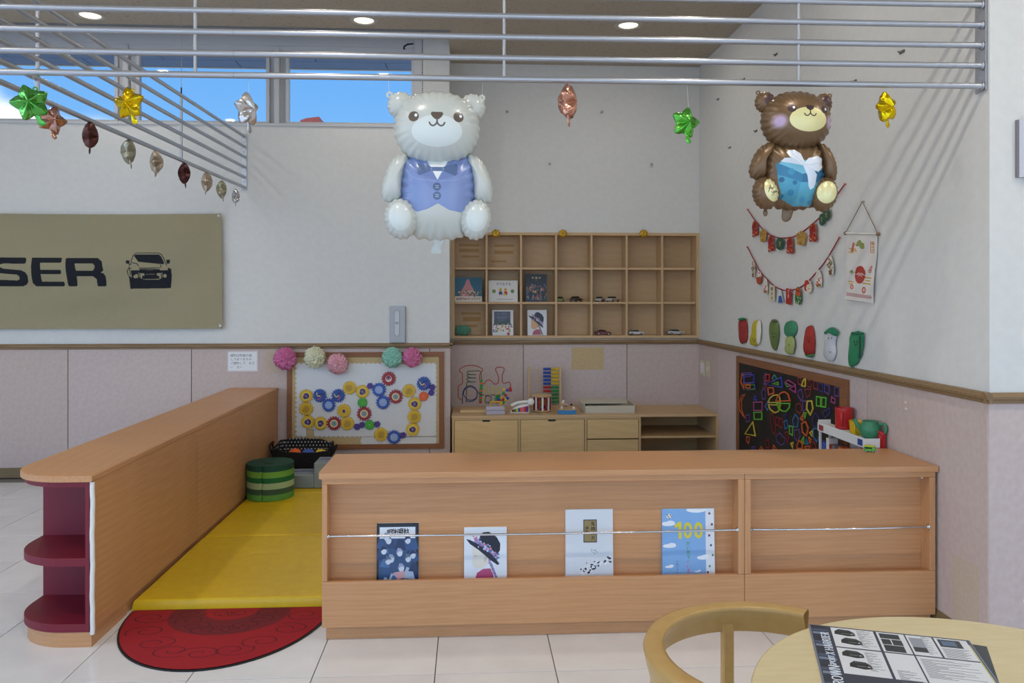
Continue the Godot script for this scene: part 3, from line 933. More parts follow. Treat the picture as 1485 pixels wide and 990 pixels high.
func build_mats() -> void:
	var vinyl := grained(c8(222, 184, 16), c8(231, 195, 24), 0.38, Vector3(2, 2, 2), 0.02, 70)
	var zs := [-3.872, -4.888, -5.94, -6.645]
	for k in 3:
		var a: float = zs[k]
		var b: float = zs[k + 1]
		var w: float = a - b - 0.006
		var hw := 0.47 if k == 0 else 0.9
		var m := surf(64, 64, func(u: float, v: float) -> Vector3:
			var x := mat_step(u) * hw
			var z := -mat_step(v) * w * 0.5
			var ed := minf(minf(hw - absf(x), w * 0.5 - absf(z)), 0.012) / 0.012
			var y := 0.052 * sqrt(maxf(0.0, 1.0 - pow(1.0 - ed, 2.0))) if ed < 1.0 else 0.052
			y += 0.0025 * sin(x * 5.0 + k) * sin(z * 6.0 + 1.3 * k) * ed
			if k == 0:
				y -= 0.006 * exp(-pow((Vector2(x, z).distance_to(Vector2(-0.02, 0.02)) - 0.2) / 0.012, 2.0)) * (1.0 if z < 0.05 and x > -0.1 else 0.0)
			return Vector3(x, maxf(y, 0.0), z))
		solo("play_mat", m, vinyl, ["yellow vinyl play mat with its front edge along the red rug", "yellow vinyl play mat in the middle, beside the green stool", "yellow vinyl play mat under the grey foam step"][k], "mat", Vector3(-1.609 + hw, 0.0, (a + b) * 0.5), Vector3.ZERO, "yellow play mats")
	# rug: half oval with a black rim, scrolls pressed into the pile
	var cx := -1.128
	var rx := 0.466
	var rz := 0.622
	var zc := -3.868
	var poly := PackedVector2Array()
	var rim := PackedVector2Array()
	for k in 49:
		var a := PI * k / 48.0
		poly.append(Vector2(cx - cos(a) * rx, -zc - sin(a) * rz))
		rim.append(Vector2(cx - cos(a) * (rx + 0.009), -zc - sin(a) * (rz + 0.009)))
	poly.append(Vector2(cx + rx, -zc + 0.001))
	poly.append(Vector2(cx - rx, -zc + 0.001))
	rim.append(Vector2(cx + rx + 0.009, -zc + 0.001))
	rim.append(Vector2(cx - rx - 0.009, -zc + 0.001))
	var rug := thing("entrance_rug", "dark red half-oval rug with scroll pattern in front of the yellow mat", "rug")
	part("rubber_rim", slab(rim, 0.0, 0.005, 0.001), M.black, rug)
	var im := sheet(640, 640, c8(158, 20, 30))
	var r2 := RandomNumberGenerator.new()
	r2.seed = 3
	for k in 9000:
		var v := r2.randf_range(0.88, 1.1)
		im.fill_rect(Rect2i(r2.randi() % 640, r2.randi() % 640, 2, 1 + r2.randi() % 3), Color(0.62 * v, 0.078 * v, 0.118 * v))
	# darker band between two ovals
	var dk := c8(118, 28, 34)
	ell(im, 320, 60, 190, 250, dk)
	for k in 5000:
		var p := Vector2(r2.randf_range(130, 510), r2.randf_range(0, 310))
		if Vector2((p.x - 320) / 190.0, (p.y - 60) / 250.0).length() < 1.0:
			var v := r2.randf_range(0.8, 1.15)
			im.fill_rect(Rect2i(int(p.x), int(p.y), 2, 2), Color(0.463 * v, 0.11 * v, 0.133 * v))
	ell(im, 320, 20, 85, 120, c8(158, 20, 30))
	var ln := c8(80, 12, 18)
	for k in 9:
		var a := PI * (k + 0.5) / 9.0
		for ring in [[0.82, 66.0], [0.42, 50.0]]:
			var c := Vector2(320 - cos(a) * 300 * ring[0], 10 + sin(a) * 590 * ring[0])
			var pts := []
			for s in 22:
				var q := s / 21.0
				pts.append(c + Vector2(cos(q * 8.5 + k * 2.4), sin(q * 8.5 + k * 2.4)) * ring[1] * (1.0 - 0.8 * q))
			stroke(im, smooth_line(pts, 3), 3.6, ln)
	for s in [-1, 1]:
		var pts := []
		for q in 26:
			pts.append(Vector2(320 + s * (8 + q * 1.4) + s * cos(q * 0.5) * 24, 70 + sin(q * 0.5) * 26 - q))
		stroke(im, pts, 3.0, ln)
	var rm := printed(im, 0.95)
	var st := new_st()
	var idx := Geometry2D.triangulate_polygon(poly)
	for i in range(0, idx.size(), 3):
		var v := []
		for k in 3:
			v.append(Vector3(poly[idx[i + k]].x, 0.0075, -poly[idx[i + k]].y))
		if (v[2] - v[0]).cross(v[1] - v[0]).y < 0:
			v.reverse()
		for p in v:
			st.set_normal(Vector3.UP)
			st.set_uv(Vector2((p.x - cx + rx) / (2 * rx), (p.z - zc) / rz))
			st.add_vertex(p)
	var pile := part("pile", st.commit(), rm, rug)
	pile.material_override = rm
	# foam step
	var s := thing("foam_step", "pale grey-green foam step block with a striped top behind the stool", "foam block")
	var g := mat(c8(142, 152, 150), 0.6)
	var gs := mat(c8(140, 150, 172), 0.5)
	var p0 := on_y(487, 708, 0.052)
	var zfs := p0.z
	var lo := on_z(487, 688, zfs).y
	var hi := on_z(460, 671, zfs).y
	var xs := on_z(455, 690, zfs).x
	part("low_block", bx2(Vector3(on_z(380, 690, zfs).x, 0.055, zfs - 0.23), Vector3(xs, lo, zfs), 0.006), g, s)
	part("high_block", bx2(Vector3(xs, 0.055, zfs - 0.23), Vector3(xs + 0.5, hi, zfs), 0.006), g, s)
	for k in 3:
		part("stripe", bx2(Vector3(on_z(380, 690, zfs).x + 0.01, lo - 0.001, zfs - 0.06 - 0.055 * k - 0.035), Vector3(xs - 0.005, lo + 0.003, zfs - 0.06 - 0.055 * k), 0.002), gs if k % 2 == 0 else mat(c8(112, 118, 150), 0.5), s)
		part("stripe", bx2(Vector3(xs + 0.02, hi - 0.001, zfs - 0.06 - 0.055 * k - 0.035), Vector3(xs + 0.48, hi + 0.003, zfs - 0.06 - 0.055 * k), 0.002), gs if k % 2 == 0 else mat(c8(112, 118, 150), 0.5), s)
	# stool: a round of six cloth layers with a notch on each side
	var sp := on_y(384, 728, 0.052)
	var rr := 0.165
	var pt := PackedVector2Array()
	for k in 72:
		var a := TAU * k / 72.0
		var d := 1.0
		for nt in [0.42, 2.4, 4.55]:
			var da := absf(wrapf(a - nt, -PI, PI))
			d -= 0.10 * exp(-pow(da / 0.055, 2.0))
		pt.append(Vector2(cos(a), sin(a)) * rr * d)
	var stool := thing("striped_stool", "round stool in stacked bands of dark and light green", "stool", Vector3(sp.x, 0.055, sp.z - rr))
	var cols := [c8(98, 158, 62), c8(62, 92, 62), c8(168, 190, 138), c8(26, 104, 50), c8(112, 164, 60), c8(22, 72, 56)]
	var y := 0.0
	var hts := [0.043, 0.04, 0.043, 0.037, 0.043, 0.042]
	for k in 6:
		part("band" if k < 5 else "seat_top", slab(pt, y, y + hts[k], 0.004), mat(cols[k], 0.8), stool)
		y += hts[k]
	var seam := []
	for k in 9:
		seam.append(Vector3(-0.06 + 0.012 * k, y + 0.0005, -0.02 + 0.05 * sin(k * 0.35) + 0.06 * k / 9.0))
	part("slit", tube(seam, 0.0025, 6), mat(c8(12, 40, 32), 0.9), stool)
	# basket with polka-dot lining
	build_basket()

func mat_step(u: float) -> float:
	# grid lines crowd towards the rim so that the rounded edge is smooth
	var s := u * 2.0 - 1.0
	return signf(s) * (1.0 - pow(1.0 - absf(s), 2.2))

func build_basket() -> void:
	var p := on_y(440, 690, 0.052)
	var z0 := -6.31
	var a := on_z(391, 650, z0).x
	var b := on_z(478, 650, z0).x
	var yt := on_z(430, 654, z0).y
	var yb := 0.12
	var t := thing("toy_basket", "black woven basket with white-dotted lining and loop handles", "basket", Vector3((a + b) * 0.5, 0, z0 - 0.14))
	var w := (b - a) * 0.5
	var weave := bump(mat(c8(18, 18, 20), 0.7), 0.25, 6.0)
	var im := sheet(256, 256, c8(16, 16, 18))
	for i in 8:
		for j in 8:
			ell(im, 16 + i * 32 + (16 if j % 2 else 0), 16 + j * 32, 6, 6, c8(226, 222, 214))
	var dots := printed(im, 0.8)
	dots.uv1_triplanar = true
	dots.uv1_scale = Vector3(4.6, 4.6, 4.6)
	var wall := func(inner: float) -> ArrayMesh:
		return surf(48, 10, func(u: float, v: float) -> Vector3:
			var an := u * TAU
			var sx := signf(cos(an)) * pow(absf(cos(an)), 0.35)
			var sz := signf(sin(an)) * pow(absf(sin(an)), 0.35)
			var grow := lerpf(0.9, 1.0, v)
			var yy := lerpf(yb, yt, v) + (0.012 * sin(an * 3.0 + 1.0) + 0.006 * sin(an * 7.0) if v > 0.85 else 0.0)
			yy += 0.02 * (1.0 - sz) * v
			return Vector3(sx * (w * grow - inner), yy, sz * (0.14 * grow - inner)))
	part("body", wall.call(0.0), weave, t)
	part("lining", wall.call(0.008), dots, t)
	part("bottom", bx2(Vector3(-w * 0.9, yb, -0.126), Vector3(w * 0.9, yb + 0.01, 0.126), 0.004), weave, t)
	part("stand", bx2(Vector3(-w * 0.85, 0.055, -0.11), Vector3(w * 0.85, yb, 0.11), 0.006), weave, t)
	for s in [-1, 1]:
		var pts := smooth_line([Vector3(s * w * 0.93, yt - 0.09, 0.04), Vector3(s * (w + 0.022), yt + 0.02, 0.05), Vector3(s * (w + 0.004), yt + 0.05 * (1 if s < 0 else -1), 0.0), Vector3(s * (w + 0.024), yt + 0.01, -0.05), Vector3(s * w * 0.93, yt - 0.07, -0.05)], 5)
		part("handle", tube(pts, 0.008, 8), weave, t)
	# loose gears peeping over the rim
	for k in 3:
		var g := solo("loose_gear", gear_mesh(0.05, 14, 0.012), [M.orange, M.blue, M.yellow][k], ["orange toy gear lying in the black basket", "blue toy gear lying in the black basket", "yellow toy gear lying in the black basket"][k], "toy gear", Vector3((a + b) * 0.5 + [-0.06, 0.05, 0.16][k], yt - 0.035, z0 - 0.1 + 0.02 * k), Vector3(-0.9, 0.3 * k, 0.2), "loose gears in the basket")
	var fillm := surf(10, 6, func(u: float, v: float) -> Vector3:
		return Vector3(lerpf(-w * 0.86, w * 0.86, u), yt - 0.09 + 0.01 * sin(u * 9.0 + v * 4.0), lerpf(-0.12, 0.12, v)))
	part("lining_floor", fillm, dots, t)

func gear_mesh(r: float, teeth: int, d: float) -> ArrayMesh:
	var p := PackedVector2Array()
	for k in teeth:
		for q in [[-0.34, 0.82], [-0.16, 1.0], [0.16, 1.0], [0.34, 0.82]]:
			var a: float = TAU * (k + q[0]) / teeth
			p.append(Vector2(cos(a), sin(a)) * r * q[1])
	return prism(p, d, 0.0)

func build_recess_cabinet() -> void:
	var hc := 0.505
	var zf := -6.652
	var xl := on_z(655.5, 620, zf).x
	var xr := XR - 0.008
	var t := thing("low_cabinet", "low pale wooden cabinet with flap doors, drawers and an open shelf", "cabinet")
	part("top_board", bx2(Vector3(xl - 0.004, hc - 0.022, ZR + 0.008), Vector3(xr, hc, zf), 0.002), M.oak0, t)
	part("body_back", bx2(Vector3(xl, 0.04, ZR + 0.008), Vector3(xr, hc - 0.022, ZR + 0.02), 0), M.birch, t)
	part("plinth", bx2(Vector3(xl + 0.01, 0, ZR + 0.03), Vector3(xr, 0.05, zf - 0.04), 0.001), M.birch_edge, t)
	var xs := [xl]
	for x in [753.0, 849.5, 928.0]:
		xs.append(on_z(x, 620, zf).x)
	xs.append(xr)
	for k in 5:
		var x: float = clampf(xs[k], xl + 0.009, xr - 0.009)
		part("upright", bx2(Vector3(x - 0.009, 0.05, ZR + 0.02), Vector3(x + 0.009, hc - 0.022, zf), 0.001), M.birch_edge, t)
	part("top_rail", bx2(Vector3(xl, hc - 0.036, zf - 0.02), Vector3(xs[3], hc - 0.022, zf - 0.001), 0.001), M.birch_edge, t)
	for k in 2:
		# flap door with a finger notch cut from its top edge
		var a: float = xs[k] + (0.022 if k == 0 else 0.013)
		var b: float = xs[k + 1] - 0.013
		var c := (a + b) * 0.5 + (0.0 if k == 0 else -0.005)
		var y1 := hc - 0.039
		var d := thing_part("door", t)
		part("door_panel", prism(pv([a, 0.06, b, 0.06, b, y1, c + 0.035, y1, c + 0.028, y1 - 0.014, c - 0.028, y1 - 0.014, c - 0.035, y1, a, y1]), 0.016, 0.0), M.birch, d, Vector3(0, 0, zf - 0.01))
		part("finger_notch", bx2(Vector3(c - 0.034, y1 - 0.015, zf - 0.03), Vector3(c + 0.034, y1, zf - 0.012), 0), M.black, d)
	var a2: float = xs[2] + 0.013
	var b2: float = xs[3] - 0.013
	var ya := on_z(890, 636.5, zf).y
	for q in [[ya + 0.005, hc - 0.039], [ya - 0.16, ya - 0.005], [0.06, ya - 0.17]]:
		if q[1] > q[0]:
			part("drawer", bx2(Vector3(a2, q[0], zf - 0.018), Vector3(b2, q[1], zf - 0.002), 0.0015), M.birch, t)
	var ys := on_z(985, 632.5, zf).y
	part("shelf", bx2(Vector3(xs[3] + 0.009, ys - 0.014, ZR + 0.02), Vector3(xr - 0.018, ys + 0.003, zf - 0.004), 0.001), M.birch_edge, t)
	part("shelf_floor", bx2(Vector3(xs[3] + 0.009, 0.05, ZR + 0.02), Vector3(xr - 0.018, 0.066, zf - 0.002), 0.001), M.birch_edge, t)

func thing_part(called: String, parent: Node3D) -> Node3D:
	var o := Node3D.new()
	o.name = called
	parent.add_child(o, true)
	return o

func build_cubby() -> void:
	var xs := []
	for x in [65, 250, 440, 634, 829, 1023, 1219, 1413]:
		xs.append(on_z(640 + x / 3.8077, 400, ZR).x)
	var ys := []
	for y in [72.5, 264, 453.5, 641.5]:
		ys.append(on_z(800, 320 + y / 3.8077, ZR).y)
	cub_x = xs
	cub_y = ys
	var t := thing("pigeonhole_shelf", "built-in pale wooden pigeonhole shelf of seven by three", "shelf", Vector3(0, 0, ZR))
	var d := 0.19
	part("back_panel", bx2(Vector3(XE, ys[3], -d - 0.012), Vector3(XR, ys[0], -d), 0), M.oak0, t)
	for k in 8:
		var w := 0.009
		var x: float = xs[k]
		if k == 0:
			x = XE + 0.018
			w = 0.018
		if k == 7:
			x = XR - 0.014
			w = 0.014
		part("upright", bx2(Vector3(x - w, ys[3], -d), Vector3(x + w, ys[0], 0.008), 0.001), M.oak1, t)
	for k in 4:
		if k == 0 or k == 3:
			part("board", bx2(Vector3(XE + 0.002, ys[k] - 0.013, -d), Vector3(XR - 0.001, ys[k] + 0.013, 0.012), 0.001), M.oak0, t)
		else:
			for i in 7:
				part("board", bx2(Vector3(xs[i] + (0.009 if i else 0.02), ys[k] - 0.0095, -d), Vector3(xs[i + 1] - (0.009 if i < 6 else 0.02), ys[k] + 0.0095, 0.004), 0.001), M.oak0, t)
	# yellowed adhesive left by old labels
	for q in [[0, 0, [[0.1, 0.26, 0.8, 0.33], [0.12, 0.4, 0.8, 0.5], [0.2, 0.6, 0.8, 0.66]]], [1, 0, [[0.2, 0.27, 0.85, 0.34], [0.2, 0.45, 0.82, 0.55], [0.1, 0.74, 0.6, 0.8]]], [0, 2, [[0.2, 0.28, 0.85, 0.36], [0.25, 0.42, 0.85, 0.56], [0.3, 0.66, 0.75, 0.73]]]]:
		for s in q[2]:
			var x0: float = lerpf(xs[q[0]] + 0.02, xs[q[0] + 1] - 0.01, s[0])
			var x1: float = lerpf(xs[q[0]] + 0.02, xs[q[0] + 1] - 0.01, s[2])
			part("adhesive_mark", bx2(Vector3(x0, lerpf(ys[q[1]], ys[q[1] + 1], s[3]), -d - 0.001), Vector3(x1, lerpf(ys[q[1]], ys[q[1] + 1], s[1]), -d + 0.0006), 0), M.glue, t)
	# gold gift bows stuck on the top edge
	for x in [719.0, 816.0, 933.0]:
		var p := on_z(x, 338.5, ZR + 0.03)
		solo("gift_bow", bow_mesh(), mat(c8(196, 152, 36), 0.3, 0.45), "small gold foil gift bow stuck on top of the pigeonhole shelf", "bow", p + Vector3(0, -0.002, 0), Vector3.ZERO, "gold bows on the pigeonhole shelf").scale = Vector3(1.5, 1.5, 1.3)

var cub_x := []
var cub_y := []

func foil(c: Color, rough := 0.2) -> StandardMaterial3D:
	return mat(c, rough, 0.9)

func bow_mesh() -> ArrayMesh:
	var st := new_st()
	for ring in [[8, 0.026, 0.15], [6, 0.02, 0.75]]:
		for k in ring[0]:
			var a: float = TAU * k / ring[0] + ring[2]
			var loop := surf(8, 1, func(u: float, v: float) -> Vector3:
				var q := u * TAU
				var r: float = ring[1] * 0.5 * (1.0 - cos(q))
				var h: float = 0.009 * sin(q) + (0.006 if ring[0] == 6 else 0.0)
				var side := (v - 0.5) * 0.012
				return Vector3(cos(a) * r - sin(a) * side, sin(a) * r + cos(a) * side, h + 0.012))
			st.append_from(loop, 0, Transform3D())
	return st.commit()

# ------------------------------------------------------------------ gear board
func gear_face(kind: String) -> StandardMaterial3D:
	var s := 192
	var c := s * 0.5
	var im := sheet(s, s, c8(222, 184, 36))
	if kind == "spiral":
		for q in [[0.80, c8(120, 84, 30)], [0.76, c8(222, 184, 36)]]:
			ell(im, c, c, c * q[0], c * q[0], q[1])
		var pts := []
		for k in 60:
			var a := k * 0.27
			pts.append(Vector2(c, c) + Vector2(cos(a), sin(a)) * (4 + k * 1.0))
		stroke(im, pts, 11.0, c8(116, 74, 40))
	elif kind == "purple":
		ell(im, c, c, c * 0.72, c * 0.72, c8(236, 222, 150))
		ell(im, c + 4, c, c * 0.62, c * 0.62, c8(64, 34, 96))
		ell(im, c - 18, c + 22, c * 0.5, c * 0.5, c8(236, 222, 150))
		ell(im, c - 14, c + 18, c * 0.44, c * 0.44, c8(64, 34, 96))
		ell(im, c, c, c * 0.2, c * 0.2, c8(170, 150, 190))
		ell(im, c, c, c * 0.1, c * 0.1, c8(64, 34, 96))
	elif kind == "dot":
		ell(im, c, c, c * 0.74, c * 0.74, c8(150, 108, 34))
		ell(im, c, c, c * 0.68, c * 0.68, c8(222, 184, 36))
		ell(im, c, c + 6, c * 0.3, c * 0.36, c8(74, 44, 110), 0.5)
	elif kind == "swirl":
		im.fill(c8(36, 78, 158))
		for k in 3:
			var pts := []
			for j in 12:
				var a := k * TAU / 3.0 + j * 0.16
				pts.append(Vector2(c, c) + Vector2(cos(a), sin(a)) * (8 + j * 6.2))
			stroke(im, pts, 17.0, [c8(206, 84, 84), c8(226, 206, 96), c8(20, 22, 34)][k])
		ell(im, c, c, 9, 9, c8(230, 230, 220))
	elif kind == "web":
		im.fill(c8(44, 84, 172))
		ell(im, c, c, c * 0.76, c * 0.76, c8(132, 158, 206))
		for k in 16:
			var a := TAU * k / 16.0
			stroke(im, [Vector2(c, c) + Vector2(cos(a), sin(a)) * 14, Vector2(c, c) + Vector2(cos(a + 0.5), sin(a + 0.5)) * 66], 2.0, c8(190, 206, 232))
		for r in [22, 44, 64]:
			var ring := []
			for k in 25:
				ring.append(Vector2(c, c) + Vector2(cos(TAU * k / 24.0), sin(TAU * k / 24.0)) * r)
			stroke(im, ring, 2.0, c8(190, 206, 232))
	elif kind == "rings":
		im.fill(c8(150, 26, 38))
		for q in [[0.74, c8(224, 206, 160)], [0.52, c8(196, 176, 90)], [0.47, c8(110, 146, 168)], [0.28, c8(136, 160, 150)], [0.1, c8(40, 40, 48)]]:
			ell(im, c, c, c * q[0], c * q[0], q[1])
	elif kind == "moon":
		im.fill(c8(156, 28, 34))
		for q in [[0.6, c8(232, 226, 228), 0, 0], [0.46, c8(90, 34, 84), 0, -10], [0.3, c8(232, 226, 228), 0, 2], [0.24, c8(150, 30, 40), 0, -4]]:
			ell(im, c + q[2], c + q[3], c * q[0], c * q[0], q[1])
	else:
		im.fill({"green": c8(70, 168, 40), "orange": c8(226, 96, 36), "star": c8(74, 44, 132)}[kind])
		ell(im, c, c, 10, 10, c8(240, 230, 220))
	return printed(im, 0.4)

func build_gear_board() -> void:
	var at := func(x: float, y: float) -> Vector3:
		return on_z(390 + x / 5.5, 490 + y / 5.5, ZW + 0.02)
	var p0: Vector3 = at.call(145, 890)
	var p1: Vector3 = at.call(1395, 110)
	var t := thing("gear_board", "wall board in a brown wooden frame carrying white pegboard panels", "board", Vector3(0, 0, ZW + 0.006))
	var fm := wood(c8(126, 78, 44), c8(146, 94, 56), 0.5, 0, 80)
	var w := 0.04
	part("backing", bx2(Vector3(p0.x + 0.01, p0.y + 0.01, 0), Vector3(p1.x - 0.01, p1.y - 0.01, 0.012), 0), grained(c8(190, 166, 118), c8(200, 176, 128), 0.6, Vector3(5, 5, 5), 0.03, 81), t)
	part("frame_top", bx2(Vector3(p0.x, p1.y - w, 0), Vector3(p1.x, p1.y, 0.024), 0.002), fm, t)
	part("frame_bottom", bx2(Vector3(p0.x, p0.y, 0), Vector3(p1.x, p0.y + w, 0.024), 0.002), fm, t)
	part("frame_side", bx2(Vector3(p0.x, p0.y + w, 0), Vector3(p0.x + w, p1.y - w, 0.024), 0.002), fm, t)
	part("frame_side", bx2(Vector3(p1.x - w, p0.y + w, 0), Vector3(p1.x, p1.y - w, 0.024), 0.002), fm, t)
	# three white panels with toothed edges; the small holes are printed
	var im := sheet(256, 256, c8(226, 228, 230))
	for i in 8:
		for j in 8:
			ell(im, 16 + i * 32, 16 + j * 32, 6.5, 6.5, c8(92, 96, 104))
	var peg := printed(im, 0.4)
	peg.uv1_triplanar = true
	peg.uv1_scale = Vector3(9.5, 9.5, 9.5)
	for r in [[222, 205, 590, 782, 1], [590, 205, 960, 782, 0], [960, 205, 1330, 782, 0], [740, 782, 1330, 852, 2]]:
		var a: Vector3 = at.call(r[0], r[3])
		var b: Vector3 = at.call(r[2], r[1])
		var poly := PackedVector2Array()
		var tooth := 0.019
		var notch := []
		if r[4] == 1:
			notch = [at.call(297, 725).x, at.call(362, 725).x, at.call(297, 725).y]
		var nx := int((b.x - a.x) / (2 * tooth))
		var ny := int((b.y - a.y) / (2 * tooth))
		var dx := (b.x - a.x) / (2 * nx)
		var dy := (b.y - a.y) / (2 * ny)
		var e := 0.010
		var cut := false
		for k in nx:
			var xa := a.x + dx * (2 * k + 0.5)
			if r[4] == 1 and xa + dx > notch[0] and xa < notch[1]:
				if not cut:
					poly.append_array([Vector2(notch[0], a.y), Vector2(notch[0], notch[2]), Vector2(notch[1], notch[2]), Vector2(notch[1], a.y)])
					cut = true
				continue
			poly.append_array([Vector2(xa, a.y), Vector2(xa, a.y - e), Vector2(xa + dx, a.y - e), Vector2(xa + dx, a.y)])
		poly.append(Vector2(b.x, a.y))
		for k in ny:
			var ya := a.y + dy * (2 * k + 0.5)
			poly.append_array([Vector2(b.x, ya), Vector2(b.x + e, ya), Vector2(b.x + e, ya + dy), Vector2(b.x, ya + dy)] if r[2] == 1330 else [Vector2(b.x, ya)])
		poly.append(Vector2(b.x, b.y))
		for k in nx:
			var xa := b.x - dx * (2 * k + 0.5)
			poly.append_array([Vector2(xa, b.y), Vector2(xa, b.y + e), Vector2(xa - dx, b.y + e), Vector2(xa - dx, b.y)] if r[4] != 2 else [Vector2(xa, b.y)])
		poly.append(Vector2(a.x, b.y))
		for k in ny:
			var ya := b.y - dy * (2 * k + 0.5)
			poly.append_array([Vector2(a.x, ya), Vector2(a.x - e, ya), Vector2(a.x - e, ya - dy), Vector2(a.x, ya - dy)] if (r[0] == 222 or r[4] == 2) else [Vector2(a.x, ya)])
		poly.append(Vector2(a.x, a.y))
		part("peg_panel", prism(poly, 0.008), peg, t, Vector3(0, 0, 0.0165))
	# gears
	var faces := {}
	var body := {"spiral": c8(222, 182, 30), "purple": c8(222, 182, 30), "dot": c8(222, 182, 30), "swirl": c8(32, 70, 160), "web": c8(34, 74, 170), "rings": c8(158, 24, 38), "moon": c8(164, 26, 34), "green": c8(64, 160, 36), "orange": c8(226, 92, 32), "star": c8(70, 40, 130)}
	var words := {"spiral": "yellow spiral gear", "purple": "purple-centred yellow gear", "dot": "purple-blotted yellow gear", "swirl": "swirled blue gear", "web": "pale-webbed blue gear", "rings": "cream-ringed red gear", "moon": "crescent-marked red gear", "green": "small green gear", "orange": "small orange gear", "star": "tiny purple gear"}
	var list := [[300, 460, 52, "purple"], [408, 457, 52, "swirl"], [480, 532, 52, "web"], [555, 457, 52, "swirl"], [645, 395, 53, "spiral"], [748, 425, 53, "purple"], [808, 380, 25, "star"], [880, 410, 54, "web"], [957, 322, 55, "moon"], [912, 510, 54, "web"], [1013, 465, 55, "rings"], [1118, 418, 53, "spiral"], [1236, 362, 54, "swirl"], [1303, 391, 26, "star"], [1296, 435, 25, "star"], [1235, 463, 38, "orange"], [1163, 522, 53, "purple"], [1160, 625, 54, "spiral"], [1147, 725, 53, "purple"], [1072, 772, 25, "star"], [1000, 787, 54, "web"], [895, 765, 54, "spiral"], [865, 685, 25, "star"], [805, 690, 39, "green"], [745, 690, 25, "star"], [705, 705, 26, "star"], [762, 600, 56, "rings"], [748, 512, 39, "green"], [628, 678, 54, "spiral"], [600, 578, 54, "dot"], [523, 678, 55, "rings"], [415, 678, 53, "purple"], [315, 665, 54, "purple"], [300, 562, 55, "spiral"]]
	var meshes := {}
	for i in list.size():
		var g: Array = list[i]
		var kind: String = g[3]
		if not faces.has(kind):
			faces[kind] = gear_face(kind)
			M["gear_" + kind] = mat(body[kind], 0.35)
		var pos: Vector3 = at.call(g[0], g[1])
		var r: float = (at.call(g[0] + g[2], g[1]).x - pos.x) * 1.06
		var near := []
		for j in list.size():
			if j != i:
				near.append([Vector2(list[j][0] - g[0], list[j][1] - g[1]).length(), words[list[j][3]]])
		near.sort_custom(func(a, b): return a[0] < b[0])
		var lab: String = "%s between %s and %s" % [words[kind], near[0][1], near[1][1]]
		if near[0][1] == near[1][1]:
			lab = "%s beside two %ss on the pegboard" % [words[kind], near[0][1]]
		var o := thing("toy_gear", lab, "toy gear", Vector3(pos.x, pos.y, ZW + 0.0275 + 0.0005), 0, "toy gears on the pegboard")
		var key := "%s%d" % [kind, g[2]]
		var teeth := 16
		if kind in ["green", "orange"]:
			teeth = 12
		if kind == "star":
			teeth = 6
		if not meshes.has(key):
			meshes[key] = [gear_mesh(r, teeth, 0.014), disc_mesh(r * (0.72 if kind != "star" else 0.3), 0.004)]
		part("gear_wheel", meshes[key][0], M["gear_" + kind], o, Vector3(0, 0, 0.007), Vector3(0, 0, rng.randf() * 0.3))
		part("face", meshes[key][1], faces[kind], o, Vector3(0, 0, 0.0165), Vector3(0, 0, rng.randf_range(-1.0, 1.0)))
	# paper pompoms along the top of the frame
	for q in [[145, 160, 86, c8(226, 128, 176), "deep pink tissue pompom hanging at the corner of the gear board"], [378, 150, 82, c8(240, 238, 206), "cream tissue pompom on the gear board frame"], [558, 200, 80, c8(244, 184, 194), "light pink tissue pompom on the gear board"], [990, 150, 78, c8(166, 222, 202), "mint green tissue pompom on the gear board frame"], [1145, 150, 74, c8(232, 136, 178), "pink tissue pompom beside the mint pompom on the gear board"]]:
		var c: Vector3 = at.call(q[0], q[1])
		var r: float = (at.call(q[0] + q[2], q[1]).x - c.x)
		solo("tissue_pompom", pompom(r, int(q[0])), tissue(q[3]), q[4], "pompom", Vector3(c.x, c.y, ZW + 0.05 + r * 0.5), Vector3.ZERO, "tissue pompoms on the gear board")

func disc_mesh(r: float, d: float) -> ArrayMesh:
	# round plate facing +z with the picture on its face
	var st := new_st()
	var n := 28
	for k in n:
		var a := -TAU * k / n
		var b := -TAU * (k + 1) / n
		for p in [Vector2.ZERO, Vector2(cos(a), sin(a)), Vector2(cos(b), sin(b))]:
			st.set_normal(Vector3.BACK)
			st.set_uv(Vector2(0.5 + p.x * 0.5, 0.5 - p.y * 0.5))
			st.add_vertex(Vector3(p.x * r, p.y * r, d * 0.5))
		for p in [[a, 1], [a, -1], [b, -1], [a, 1], [b, -1], [b, 1]]:
			st.set_normal(Vector3(cos(p[0]), sin(p[0]), 0))
			st.set_uv(Vector2(0.5 + cos(p[0]) * 0.48, 0.5 - sin(p[0]) * 0.48))
			st.add_vertex(Vector3(cos(p[0]) * r, sin(p[0]) * r, p[1] * d * 0.5))
	return st.commit()

func tissue(c: Color) -> StandardMaterial3D:
	var m := mat(c, 0.9)
	m.backlight_enabled = true
	m.backlight = c * 0.5
	return m

func pompom(r: float, seed_: int, flat_z := 0.66) -> ArrayMesh:
	# crinkled tissue: a ball broken into narrow ruffles
	var nz := FastNoiseLite.new()
	nz.seed = seed_
	nz.frequency = 1.0
	nz.fractal_type = FastNoiseLite.FRACTAL_RIDGED
	nz.fractal_octaves = 2
	var nb := FastNoiseLite.new()
	nb.seed = seed_ + 5
	nb.frequency = 1.0
	return surf(120, 60, func(u: float, v: float) -> Vector3:
		var d := Vector3(sin(v * PI) * cos(-u * TAU), -cos(v * PI), sin(v * PI) * sin(-u * TAU))
		var w := d * 3.4 + Vector3(nb.get_noise_3dv(d * 3.0), nb.get_noise_3dv(d * 3.0 + Vector3(9, 0, 0)), nb.get_noise_3dv(d * 3.0 + Vector3(0, 9, 0))) * 0.5
		var k := nz.get_noise_3dv(w)
		var h := 0.74 + 0.42 * k + 0.05 * nb.get_noise_3dv(d * 12.0) + 0.07 * nb.get_noise_3dv(d * 1.6)
		return Vector3(d.x, d.y, d.z * flat_z) * r * h)

